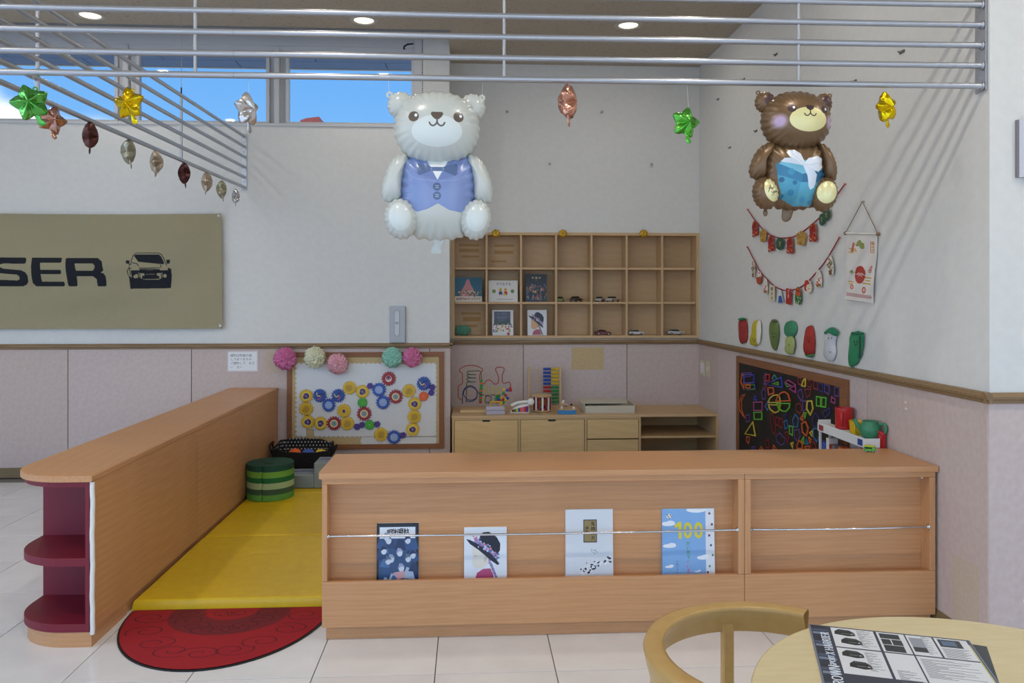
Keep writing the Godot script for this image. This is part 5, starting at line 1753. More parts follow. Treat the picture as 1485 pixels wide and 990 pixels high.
	part("torso", pillow(shape_of([232, 440, 330, 414, 420, 408, 510, 414, 604, 440, 626, 510, 630, 600, 618, 700, 590, 800, 540, 850, 470, 864, 420, 866, 370, 864, 300, 850, 250, 800, 222, 700, 212, 600, 214, 510], o, px), 0.075, 0.07, 26, 0.07, box), bm, b2)
	part("ear", pillow(shape_of(oval(240, 138, 72, 72), o, px), 0.032, 0.03, 15, 0.11, box), em, b2, Vector3(0, 0, -0.008))
	part("ear", pillow(shape_of(oval(632, 150, 62, 78, 0.25), o, px), 0.032, 0.03, 15, 0.11, box), em, b2, Vector3(0, 0, -0.008))
	part("head", pillow(shape_of(oval(431, 271, 235, 197, 0, 0.92), o, px), 0.088, 0.08, 30, 0.055, box), hm, b2, Vector3(0, 0, 0.016))
	part("arm", pillow(shape_of([280, 410, 210, 432, 156, 490, 124, 566, 116, 620, 138, 658, 190, 666, 220, 640, 226, 560, 248, 490, 286, 440], o, px), 0.042, 0.04, 17, 0.1, box), pm, b2, Vector3(0, 0, 0.016))
	part("arm", pillow(shape_of([586, 416, 646, 446, 690, 520, 708, 600, 700, 664, 676, 686, 636, 666, 616, 620, 612, 560, 592, 480], o, px), 0.042, 0.04, 17, 0.1, box), pm, b2, Vector3(0, 0, 0.016))
	part("foot", pillow(shape_of(oval(212, 762, 84, 110, -0.2), o, px), 0.05, 0.042, 18, 0.09, box), fm, b2, Vector3(0, 0, 0.036))
	part("foot", pillow(shape_of(oval(610, 768, 86, 116, 0.25), o, px), 0.05, 0.042, 18, 0.09, box), fm, b2, Vector3(0, 0, 0.036))
	part("valve_tail", pillow(shape_of([358, 850, 430, 850, 424, 880, 412, 920, 390, 942, 366, 944, 348, 926, 348, 890], o, px), 0.006, 0.006, 6, 0.05, box), pm, b2)
	part("bottom_tab", pillow(shape_of(oval(235, 885, 16, 24), o, px), 0.003, 0.003, 6, 0.03, box), pm, b2)
	hang_tabs(b2, [[190, 72], [682, 88]], o, px, pm, 0.01, zb)

func hang_tabs(b: Node3D, at: Array, o: Vector2, px: float, m: Material, r: float, zb: float) -> void:
	for q in at:
		var p := Vector3((q[0] - o.x) * px, (o.y - q[1]) * px, -0.008)
		part("hanging_tab", ring_mesh(ngon(10, r), r * 0.62, 0.002), m, b, p)
		part("thread", tube([p + Vector3(0, r * 0.3, 0), Vector3(p.x * 1.02, 2.37 - 0.0125 - b.position.y, 0)], 0.0006, 4), M.string, b)

func star_mesh(r: float, seed_: int) -> ArrayMesh:
	# five blunt arms, sharp valleys towards the middle, creased foil
	var g := RandomNumberGenerator.new()
	g.seed = seed_
	var n := 80
	var nz := FastNoiseLite.new()
	nz.seed = seed_
	nz.frequency = 34.0
	return surf(n, 20, func(u: float, v: float) -> Vector3:
		var a := PI / 2 - u * TAU
		var side := 1.0 if v <= 0.5 else -1.0
		var q := 1.0 - absf(v - 0.5) * 2.0
		var ph := absf(fposmod(u * 5.0 + 0.5, 1.0) - 0.5) * 2.0      # 0 at a tip .. 1 in a notch
		var edge := r * (1.0 / (1.0 + 0.56 * pow(ph, 0.95)))
		edge *= 1.0 - 0.05 * smoothstep(0.12, 0.0, ph)
		var rho := sin(q * PI * 0.5)
		var ridge := 1.0 - 0.5 * ph * smoothstep(0.0, 0.5, rho)
		var z := 0.5 * r * pow(maxf(0.0, 1.0 - pow(rho, 1.7)), 0.62) * ridge
		var p := Vector3(cos(a) * edge * rho, sin(a) * edge * rho, z * side)
		var cr := nz.get_noise_3dv(p * (1.0 / (r * 4.0)))
		return p * (1.0 + 0.10 * cr * smoothstep(0.15, 0.8, rho) * (1.0 - smoothstep(0.95, 1.0, rho) * 0.5)))

func star(label: String, col: Color, pos: Vector3, r: float, turn: float, tilt: float, tube_y: float, seed_: int, rough := 0.16) -> void:
	var t := thing("star_balloon", label, "balloon", pos, turn, "small foil star balloons hung from the tubes")
	var m := mat(col, rough, 0.92)
	var holder := part("star_body", star_mesh(r, seed_), m, t, Vector3.ZERO, Vector3(0, 0, tilt))
	var e := Basis(Vector3.BACK, tilt)
	var top := e * Vector3(0, r * 0.78, 0)
	part("hanging_tab", ring_mesh(ngon(10, r * 0.13), r * 0.07, 0.0015), m, t, Vector3(r * 0.22, r * 0.72, 0))
	# flat filling tail at the bottom
	var tl := []
	for q in [[-0.13, -0.45], [0.13, -0.45], [0.13, -0.85], [0.22, -1.1], [0.05, -1.22], [-0.15, -1.12], [-0.12, -0.85]]:
		tl.append(Vector2(q[0] * r + 0.22 * r * absf(q[1]), q[1] * r))
	part("valve_tail", pillow(tl, r * 0.06, r * 0.06, 5, 0.08, Rect2(-r, -r, 2 * r, 2 * r)), m, t, Vector3.ZERO, Vector3(0.5 * tilt, 0, 0.6 * tilt))
	part("thread", tube([Vector3(r * 0.22, r * 0.84, 0), Vector3(r * 0.1, tube_y - pos.y, 0)], 0.0006, 4), M.string, t)

func build_stars() -> void:
	var zt := -3.166
	var yt := 2.37 - 0.0125
	var rows := [
		["green foil star balloon touching the rose gold one", c8(96, 178, 84), 44.0, 149.0, 0.076, 0.25, 0.35],
		["gold foil star balloon between the green star and the silver star", c8(214, 182, 20), 187.0, 150.0, 0.068, -0.2, 0.1],
		["crumpled silver foil star balloon turned edge-on before the window", c8(205, 205, 208), 358.0, 159.0, 0.072, 1.22, 0.1],
		["rose gold foil star balloon turned edge-on before the recess", c8(214, 158, 136), 823.0, 148.0, 0.078, 1.2, 0.0],
		["green foil star balloon hanging alone on a long double thread", c8(104, 196, 78), 994.0, 178.0, 0.068, 0.3, -0.2],
		["gold foil star balloon beside the brown bear", c8(222, 190, 14), 1285.0, 156.0, 0.068, 0.55, 0.3]]
	for k in rows.size():
		var q: Array = rows[k]
		star(q[0], q[1], on_z(q[2], q[3], zt), q[4], q[5], q[6], yt, 20 + k)
	# along the side run of tubes
	var side := [
		["rose gold foil star balloon behind the green star", c8(196, 150, 132), 75.0, 174.0, 22.0, 0.35, -0.3],
		["dark brown foil star balloon seen edge-on, first of the row", c8(92, 58, 56), 131.0, 197.0, 21.0, 1.35, 0.2],
		["grey-green foil star balloon seen edge-on between brown and beige ones", c8(176, 178, 160), 186.0, 219.0, 20.0, 1.3, -0.3],
		["beige foil star balloon seen edge-on between grey-green and maroon ones", c8(184, 170, 152), 227.0, 235.0, 18.0, 1.2, 0.4],
		["maroon foil star balloon seen edge-on under the tube post", c8(84, 46, 46), 267.0, 251.0, 17.0, 1.35, -0.2],
		["light beige foil star balloon seen edge-on beyond the maroon one", c8(188, 172, 152), 300.0, 264.0, 15.5, 1.3, 0.3],
		["sage foil star balloon seen edge-on near the wall plate", c8(176, 174, 148), 321.0, 274.0, 14.5, 1.25, -0.3],
		["little silver foil star balloon under the wall plate", c8(205, 205, 208), 342.0, 285.0, 11.5, 1.15, 0.2]]
	for k in side.size():
		var q: Array = side[k]
		var p := on_x(q[2], q[3], -1.897)
		var r: float = q[4] / FPX * -p.z
		var s := (p.z + 3.166) / (ZW + 3.166)
		star(q[0], q[1], p, r, q[5] + 0.5, q[6], 2.37 + 0.052 * s - 0.0125, 40 + k, 0.36 if k > 0 and k < 7 else 0.14)

# ------------------------------------------------------------------ things on the walls
func on_right(a: Array, x0: float, y0: float, k: float, off := 0.0) -> Array:      # zoomed pixels -> (along +z, up) on the right wall
	var r := []
	for i in range(0, a.size(), 2):
		var p := on_x(x0 + a[i] / k, y0 + a[i + 1] / k, XR - off)
		r.append(Vector2(p.z, p.y))
	return r

func build_wall_things() -> void:
	build_vegetables()
	build_garlands()
	build_scroll()
	# wall switch unit above the chair rail
	var a := on_z(565.5, 496.5, ZW)
	var b := on_z(588, 443.5, ZW)
	var u := thing("wall_unit", "tall narrow grey wall unit with a rounded white slot panel", "wall unit", Vector3((a.x + b.x) * 0.5, a.y, ZW))
	var w := b.x - a.x
	var h := b.y - a.y
	var grey := mat(c8(176, 180, 186), 0.4)
	part("casing", bx2(Vector3(-w * 0.5, 0, 0), Vector3(w * 0.5, h, 0.03), 0.004), grey, u)
	part("end_cap", bx2(Vector3(w * 0.38, 0.006, 0.004), Vector3(w * 0.5 + 0.003, h - 0.006, 0.026), 0.002), mat(c8(138, 138, 138), 0.5), u)
	var pill := PackedVector2Array()
	for k in 24:
		var t := TAU * k / 24.0
		pill.append(Vector2(cos(t) * w * 0.18, sin(t) * w * 0.18 + (h * 0.5 - 0.045) * (0.78 if sin(t) >= 0 else -0.78)))
	part("slot_rim", prism(pill, 0.003), mat(c8(112, 116, 122), 0.5), u, Vector3(-0.004, h * 0.53, 0.031))
	var pill2 := PackedVector2Array()
	for p in pill:
		pill2.append(p * Vector2(0.88, 0.976))
	part("slot_panel", prism(pill2, 0.004), mat(c8(196, 202, 208), 0.35), u, Vector3(-0.004, h * 0.53, 0.0315))
	part("emblem", ring_mesh(pv([-0.012, -0.006, 0.012, -0.006, 0.012, 0.008, 0.004, 0.010, -0.004, 0.010, -0.012, 0.008]), 0.0035, 0.001), M.dark, u, Vector3(-0.004, h * 0.53, 0.034))
	part("button", lathe([Vector2(0.0, 0.002), Vector2(0.004, 0.002), Vector2(0.0055, 0.0)], 12), M.alu, u, Vector3(-0.004, h * 0.2, 0.033), Vector3(PI / 2, 0, 0))
	# laminated notice
	a = on_z(329.5, 539, ZW + 0.008)
	b = on_z(374.5, 508.5, ZW + 0.008)
	var n := thing("laminated_notice", "small white laminated notice with four lines of Japanese text", "notice", Vector3((a.x + b.x) * 0.5, (a.y + b.y) * 0.5, ZW + 0.007))
	var im := sheet(384, 262, c8(206, 196, 196))
	im.fill_rect(Rect2i(14, 14, 352, 232), c8(224, 226, 226))
	var ink := c8(132, 128, 130)
	for row in [["理物は物理刃理", 0], ["しておりますの", 1], ["ご理物して おえ", 2], ["い下えい", 3]]:
		kana(im, row[0], 40, 40 + row[1] * 48, 36, 4.0, ink)
	part("sheet", flat(b.x - a.x, b.y - a.y), printed(im, 0.25), n, Vector3(0, 0, 0.002))
	part("lamination", bx(Vector3(b.x - a.x + 0.004, b.y - a.y + 0.004, 0.002), 0.0005), mat(c8(196, 182, 184), 0.2), n)
	# panel at the edge of the pier
	a = on_z(1471, 258, ZC)
	b = on_z(1500, 175, ZC)
	var e := thing("pier_panel", "pale grey wall-mounted panel with a curved front on the white pier", "wall panel", Vector3(a.x, a.y, ZC))
	part("back_plate", bx2(Vector3(0, 0, 0), Vector3(0.34, b.y - a.y, 0.02), 0.002), mat(c8(128, 122, 126), 0.5), e)
	var ph := b.y - a.y
	part("curved_cover", surf(10, 1, func(s: float, v: float) -> Vector3:
		return Vector3(0.006 + s * 0.32, v * (ph + 0.008 * s) , 0.021 + 0.05 * sin(s * PI * 0.5))), mat(c8(196, 198, 206), 0.4), e)
	# light switches on the right wall
	for q in [[1016.5, 1022.5, 523, 543, 0], [1024.5, 1029.5, 524, 545, 1]]:
		var p0 := on_x(q[0], q[3], XR - 0.006)
		var p1 := on_x(q[1], q[2], XR - 0.006)
		var hh := p1.y - p0.y
		var s := thing("light_switch", "cream light switch plate by the recess corner with a %s" % ["wide white rocker", "small white key"][q[4]], "switch", Vector3(XR - 0.006, (p0.y + p1.y) * 0.5, (p0.z + p1.z) * 0.5), -PI / 2)
		var ww := absf(p1.z - p0.z)
		part("plate", bx2(Vector3(-ww * 0.5, -hh * 0.5, 0), Vector3(ww * 0.5, hh * 0.5, 0.008), 0.002), mat(c8(204, 196, 164), 0.4), s)
		part("rocker", bx2(Vector3(-ww * (0.3 if q[4] == 0 else 0.15), -hh * (0.34 if q[4] == 0 else 0.14), 0.007), Vector3(ww * (0.3 if q[4] == 0 else 0.15), hh * (0.34 if q[4] == 0 else 0.14), 0.012), 0.001), mat(c8(228, 220, 222), 0.35), s)
	for y in [583.5, 593.0]:
		var p := on_x(1313.5, y, XR - 0.006)
		solo("screw_plug", lathe([Vector2(0.009, 0.0), Vector2(0.008, 0.003), Vector2(0.0, 0.005)], 12), mat(c8(214, 196, 168), 0.5), "small cream screw cap on the right wall panel", "screw cap", p, Vector3(0, 0, PI / 2), "screw caps on the right wall panel")
	# hooks in the recess wall and along the right wall
	for q in [[735, 163], [872, 163], [797, 238], [944, 239]]:
		var p := on_z(q[0], q[1], ZR)
		var hk := thing("wall_peg", "small steel peg in the recess wall", "peg", p, 0, "steel pegs in the recess wall")
		part("shaft", tube([Vector3(0, 0, 0), Vector3(0, 0, 0.022)], 0.006, 8), M.steel, hk)
		part("head", sphere(Vector3(0.012, 0.012, 0.007), 10), M.steel, hk, Vector3(0, 0, 0.025))
	for q in [[1126, 79], [1079, 115], [1042, 144], [1097, 190], [1059, 214], [1309, 75], [1240, 118]]:
		var p := on_x(q[0], q[1], XR)
		var hk := thing("wall_hook", "small dark clip hook on the off-white right wall", "hook", p, -PI / 2, "dark hooks on the right wall")
		part("plate", bx2(Vector3(-0.022, -0.007, 0), Vector3(0.022, 0.007, 0.008), 0.002), mat(c8(96, 96, 92), 0.4), hk)
		part("hook_tip", tube([Vector3(-0.014, 0.002, 0.006), Vector3(-0.016, 0.004, 0.014), Vector3(-0.016, 0.008, 0.016)], 0.003, 6), mat(c8(96, 96, 92), 0.4), hk)
	# yellowed tape marks on the panels
	for q in [[829, 503.5, 875.5, 536, "patch of yellowed tape residue on the recess panel"], ]:
		var p0 := on_z(q[0], q[3], ZR + 0.006)
		var p1 := on_z(q[2], q[1], ZR + 0.006)
		solo("tape_mark", bx2(Vector3(0, 0, 0), Vector3(p1.x - p0.x, p1.y - p0.y, 0.0008), 0), M.tape, q[4], "tape mark", p0)
	var m0 := on_z(385.5, 541, ZW + 0.006)
	var m1 := on_z(412, 506.5, ZW + 0.006)
	solo("tape_mark", bx2(Vector3(0, 0, 0), Vector3(m1.x - m0.x, m1.y - m0.y, 0.0008), 0), M.tape_faint, "faint yellowed tape mark beside the gear board", "tape mark", m0)
	var n0 := on_x(1382, 900, XR - 0.006)
	var n1 := on_x(1419, 822, XR - 0.006)
	solo("tape_mark", bx2(Vector3(-0.0008, 0, 0), Vector3(0, n1.y - 0.09, n1.z - n0.z), 0), M.tape_faint, "yellowed tape mark beside the end of the counter", "tape mark", Vector3(XR - 0.006, 0.09, n0.z))

func build_vegetables() -> void:
	var x0 := 1040.0
	var y0 := 440.0
	var k := 4.304
	var veg := [
		["red pepper shaped pouch with a green leaf", c8(158, 52, 46), [140, 104, 160, 96, 180, 106, 187, 180, 181, 236, 164, 248, 146, 244, 141, 180], c8(44, 120, 76), [132, 97, 152, 88, 178, 94, 170, 104, 152, 108, 140, 104], [160, 150, 175, 150, 160, 175]],
		["yellow corn shaped pouch with a white edge", c8(196, 178, 50), [230, 114, 244, 104, 260, 112, 266, 160, 260, 226, 248, 262, 222, 262, 207, 248, 214, 214, 226, 180], c8(224, 222, 206), [256, 110, 266, 112, 271, 160, 266, 226, 254, 258, 258, 210, 260, 160], [224, 222, 240, 222, 230, 234]],
		["green bitter gourd shaped pouch", c8(102, 122, 66), [336, 112, 356, 104, 374, 114, 384, 160, 380, 230, 364, 291, 350, 284, 338, 230, 331, 160], c8(110, 100, 84), [346, 104, 356, 98, 368, 104, 366, 112, 350, 112], [346, 186, 362, 186, 352, 208]],
		["broccoli shaped pouch with pale stem", c8(64, 138, 100), [424, 148, 434, 118, 460, 107, 484, 116, 496, 146, 490, 186, 466, 214, 442, 212, 424, 186], c8(166, 178, 108), [432, 208, 470, 206, 481, 260, 470, 310, 450, 318, 425, 300, 431, 250], [436, 258, 450, 258, 442, 270]],
		["red chilli shaped pouch with a green end", c8(168, 50, 40), [562, 150, 580, 137, 597, 150, 607, 230, 603, 304, 586, 328, 564, 324, 545, 304, 547, 240], c8(60, 130, 70), [552, 314, 574, 326, 600, 316, 594, 332, 574, 336, 560, 328], [562, 212, 578, 212, 566, 232]],
		["white radish shaped pouch with green top", c8(206, 208, 212), [672, 186, 702, 166, 736, 176, 746, 192, 736, 240, 738, 316, 716, 360, 682, 350, 667, 324, 680, 250], c8(42, 128, 92), [668, 182, 690, 160, 714, 147, 736, 160, 753, 182, 742, 204, 722, 186, 702, 180, 682, 194], [696, 216, 716, 216, 702, 302]],
		["green pea pod shaped pouch with a zip", c8(50, 138, 92), [838, 192, 870, 176, 908, 184, 911, 240, 896, 326, 868, 378, 826, 390, 829, 300, 836, 240], c8(40, 116, 80), [838, 190, 846, 176, 868, 182, 880, 170, 894, 180, 912, 180, 900, 196, 866, 196], [856, 236, 874, 236, 862, 256]]]
	for q in veg:
		var body := on_right(q[2], x0, y0, k, 0.012)
		var c := Vector2.ZERO
		for p in body:
			c += p
		c /= body.size()
		var loc := func(a: Array) -> Array:
			var r := []
			for p in a:
				r.append(p - c)
			return r
		var t := thing("vegetable_pouch", q[0], "pouch", Vector3(XR - 0.004, c.y, c.x), -PI / 2, "vegetable pouches in a row on the right wall")
		var fab := bump(mat(q[1], 0.85), 0.3, 1.5)
		part("body", pillow(loc.call(body), 0.03, 0.004, 9, 0.05, Rect2(-0.2, -0.2, 0.4, 0.4)), fab, t, Vector3(0, 0, 0.004))
		part("stem" if q[0].find("edge") < 0 else "edge", pillow(loc.call(on_right(q[4], x0, y0, k, 0.02)), 0.024, 0.004, 6, 0.05, Rect2(-0.2, -0.2, 0.4, 0.4)), bump(mat(q[3], 0.85), 0.3, 1.5), t, Vector3(0, 0, 0.012))
		var f: Array = loc.call(on_right(q[5], x0, y0, k, 0.036))
		var dk := mat(c8(70, 44, 36), 0.7)
		for e in 2:
			part("eye", sphere(Vector3(0.004, 0.006, 0.002), 8), dk, t, Vector3(f[e].x, f[e].y, 0.034))
		var mx: float = (f[0].x + f[1].x) * 0.5
		part("mouth", tube([Vector3(mx - 0.014, f[2].y + 0.004, 0.033), Vector3(mx, f[2].y - 0.005, 0.034), Vector3(mx + 0.014, f[2].y + 0.004, 0.033)], 0.0014, 5), dk, t)
		if q[0].find("zip") > 0:
			part("zip", tube([Vector3(f[1].x + 0.022, f[1].y + 0.03, 0.028), Vector3(f[1].x + 0.024, f[1].y - 0.02, 0.028), Vector3(f[1].x + 0.01, f[1].y - 0.09, 0.024)], 0.005, 6), mat(c8(16, 60, 44), 0.6), t)

func build_garlands() -> void:
	var x0 := 1070.0
	var y0 := 250.0
	var k := 4.95
	var lines := [[[70, 265, 130, 352, 205, 430, 270, 463, 320, 471, 390, 464, 455, 432, 530, 375, 600, 310, 660, 235, 768, 83], "red ribbon garland of paper sandals and tags under the brown bear", [
		[127, 405, 45, 115, "sandal"], [187, 450, 55, 95, "ema"], [243, 510, 50, 120, "sandal"], [308, 512, 62, 88, "leaf"], [380, 523, 58, 126, "sandal"], [460, 470, 76, 104, "ema"], [545, 432, 62, 140, "sandal"], [610, 338, 40, 88, "leaf"], [642, 305, 58, 84, "leaf"]]],
		[[68, 535, 120, 635, 160, 710, 210, 767, 260, 815, 320, 842, 370, 846, 430, 832, 490, 795, 570, 710, 640, 620, 728, 468], "red ribbon garland of small printed new-year cards, the lower of two", [
		[115, 695, 32, 116, "plant"], [157, 755, 38, 96, "bean"], [203, 812, 36, 110, "crane"], [252, 868, 38, 112, "card"], [310, 888, 40, 92, "fuji"], [370, 890, 38, 112, "red"], [438, 882, 46, 126, "lion"], [510, 818, 58, 96, "moon"], [585, 760, 50, 126, "crane"], [668, 665, 50, 146, "plant"]]]]
	for ln in lines:
		var pts := []
		for i in range(0, ln[0].size(), 2):
			var p := on_x(x0 + ln[0][i] / k, y0 + ln[0][i + 1] / k, XR - 0.012)
			pts.append(Vector3(p.z, p.y, 0.010))
		var mid: Vector3 = pts[pts.size() / 2]
		for i in pts.size():
			pts[i] -= Vector3(mid.x, mid.y, 0)
		var t := thing("paper_garland", ln[1], "garland", Vector3(XR - 0.002, mid.y, mid.x), -PI / 2)
		part("ribbon", tube(smooth_line(pts, 5), 0.0042, 6), mat(c8(152, 24, 42), 0.6), t)
		for e in [pts[0], pts[-1]]:
			part("pin", sphere(Vector3(0.006, 0.006, 0.008), 8), mat(c8(196, 90, 90), 0.4), t, e)
		for q in ln[2]:
			var p := on_x(x0 + q[0] / k, y0 + q[1] / k, XR - 0.012)
			var pw := absf(on_x(x0 + (q[0] + q[2]) / k, y0 + q[1] / k, XR).z - on_x(x0 + q[0] / k, y0 + q[1] / k, XR).z)
			var ph := absf(on_x(x0 + q[0] / k, y0 + (q[1] + q[3]) / k, XR).y - on_x(x0 + q[0] / k, y0 + q[1] / k, XR).y)
			tag_card(t, Vector3(p.z - mid.x, p.y - mid.y, 0.016), pw, ph, q[4], rng.randf_range(-0.12, 0.12))

func tag_card(t: Node3D, at: Vector3, w: float, h: float, kind: String, turn: float) -> void:
	var key := "card_" + kind
	if not M.has(key):
		var im := sheet(96, 160, c8(224, 218, 208))
		var g := RandomNumberGenerator.new()
		g.seed = kind.hash()
		if kind == "sandal":
			im.fill(c8(166, 36, 30))
			for e in 16:
				ell(im, g.randf() * 96, g.randf() * 160, g.randf_range(3, 9), g.randf_range(3, 9), [c8(222, 170, 140), c8(222, 214, 200), c8(60, 26, 24), c8(190, 140, 60)][g.randi() % 4])
			stroke(im, [Vector2(48, 20), Vector2(30, 90)], 6, c8(40, 22, 20))
			stroke(im, [Vector2(48, 20), Vector2(66, 90)], 6, c8(40, 22, 20))
		elif kind == "ema":
			im.fill(c8(186, 142, 64))
			for e in 20:
				ell(im, g.randf() * 96, g.randf() * 160, g.randf_range(3, 8), g.randf_range(3, 8), [c8(70, 44, 30), c8(160, 50, 40), c8(60, 96, 60), c8(220, 190, 120)][g.randi() % 4])
		elif kind == "leaf":
			im.fill(c8(38, 82, 64))
			for e in 6:
				ell(im, 14 + g.randf() * 68, 30 + g.randf() * 100, 4, 6, c8(60, 112, 88))
			stroke(im, [Vector2(48, 60), Vector2(48, 108)], 8, c8(198, 150, 74))
			stroke(im, [Vector2(34, 60), Vector2(62, 60)], 7, c8(198, 150, 74))
		elif kind == "plant":
			for e in 40:
				ell(im, 48 + g.randfn() * 18, 70 + g.randfn() * 36, 5, 12, [c8(60, 112, 62), c8(40, 86, 50), c8(206, 90, 80), c8(110, 140, 80)][g.randi() % 4], g.randf() * 3.0)
			fill(im, pv([26, 120, 70, 120, 66, 156, 30, 156]), c8(120, 84, 58))
		elif kind == "bean":
			im.fill(c8(172, 72, 44))
			fill(im, pv([0, 0, 96, 0, 96, 70, 0, 70]), c8(226, 222, 214))
			for e in 8:
				ell(im, 20 + g.randf() * 56, 14 + g.randf() * 46, 5, 8, c8(196, 70, 60))
		elif kind == "crane":
			fill(im, pv([20, 130, 80, 130, 84, 156, 16, 156]), c8(150, 110, 70))
			for e in 9:
				ell(im, 14 + g.randf() * 68, 80 + g.randf() * 60, 6, 10, c8(196, 60, 50))
			stroke(im, [Vector2(48, 20), Vector2(30, 70), Vector2(60, 100)], 4, c8(180, 170, 160))
		elif kind == "card":
			im.fill(c8(216, 206, 178))
			for e in 3:
				kana(im, ["理", "の", "す"][e], 28, 14 + e * 48, 38, 5, c8(60, 56, 48))
		elif kind == "fuji":
			im.fill(c8(220, 220, 220))
			fill(im, pv([26, 74, 70, 74, 90, 160, 6, 160]), c8(46, 92, 168))
		elif kind == "red":
			im.fill(c8(172, 40, 42))
			for e in 3:
				kana(im, ["ご", "え", "ん"][e], 30, 10 + e * 46, 36, 6, c8(230, 220, 210))
		elif kind == "lion":
			im.fill(c8(52, 120, 56))
			ell(im, 48, 48, 38, 40, c8(206, 82, 40))
			ell(im, 34, 40, 8, 9, c8(24, 22, 22))
			ell(im, 62, 40, 8, 9, c8(24, 22, 22))
			for e in 12:
				ell(im, g.randf() * 96, 90 + g.randf() * 70, 7, 7, c8(226, 220, 200) if e % 2 else c8(28, 60, 34))
		elif kind == "moon":
			ell(im, 30, 70, 44, 70, c8(190, 52, 40))
			ell(im, 66, 100, 40, 52, c8(230, 214, 192))
			ell(im, 60, 104, 5, 6, c8(60, 40, 36))
		M[key] = printed(im, 0.7)
	# the outline of each kind of tag
	var poly: PackedVector2Array
	match kind:
		"sandal":
			poly = pv([0, 0.5, 0.3, 0.4, 0.42, 0.15, 0.36, -0.05, 0.5, -0.3, 0.36, -0.48, 0.12, -0.46, 0, -0.36, -0.12, -0.46, -0.36, -0.48, -0.5, -0.3, -0.36, -0.05, -0.42, 0.15, -0.3, 0.4])
		"ema":
			poly = pv([0, 0.5, 0.5, 0.24, 0.34, -0.5, -0.34, -0.5, -0.5, 0.24])
		"leaf", "moon", "bean":
			poly = pv([0, 0.5, 0.36, 0.4, 0.5, 0.05, 0.42, -0.34, 0.1, -0.5, -0.1, -0.5, -0.42, -0.34, -0.5, 0.05, -0.36, 0.4])
		"plant", "lion", "crane":
			poly = pv([-0.1, 0.5, 0.22, 0.46, 0.42, 0.2, 0.5, -0.2, 0.36, -0.5, -0.36, -0.5, -0.5, -0.2, -0.4, 0.2])
		"fuji":
			poly = pv([-0.12, 0.5, 0.12, 0.5, 0.5, -0.5, -0.5, -0.5])
		_:
			poly = pv([-0.5, 0.5, 0.5, 0.5, 0.5, -0.5, -0.5, -0.5])
	var st := new_st()
	var idx := Geometry2D.triangulate_polygon(poly)
	for i in range(0, idx.size(), 3):
		for s in [-1.0, 1.0]:
			var v := []
			for e in 3:
				v.append(poly[idx[i + e]])
			var n: float = (v[2] - v[0]).cross(v[1] - v[0])
			if n * s < 0:
				v.reverse()
			for p in v:
				st.set_normal(Vector3(0, 0, s))
				st.set_uv(Vector2(p.x + 0.5, 0.5 - p.y))
				st.add_vertex(Vector3(p.x * w, p.y * h, s * 0.001))
	for e in poly.size():
		var a := poly[e]
		var b := poly[(e + 1) % poly.size()]
		var nn := Vector3(a.x + b.x, a.y + b.y, 0)
		quad(st, Vector3(a.x * w, a.y * h, -0.001), Vector3(b.x * w, b.y * h, -0.001), Vector3(b.x * w, b.y * h, 0.001), Vector3(a.x * w, a.y * h, 0.001), nn)
	part("paper_tag", st.commit(), M[key], t, at, Vector3(0.03, 0.1 * turn, turn))

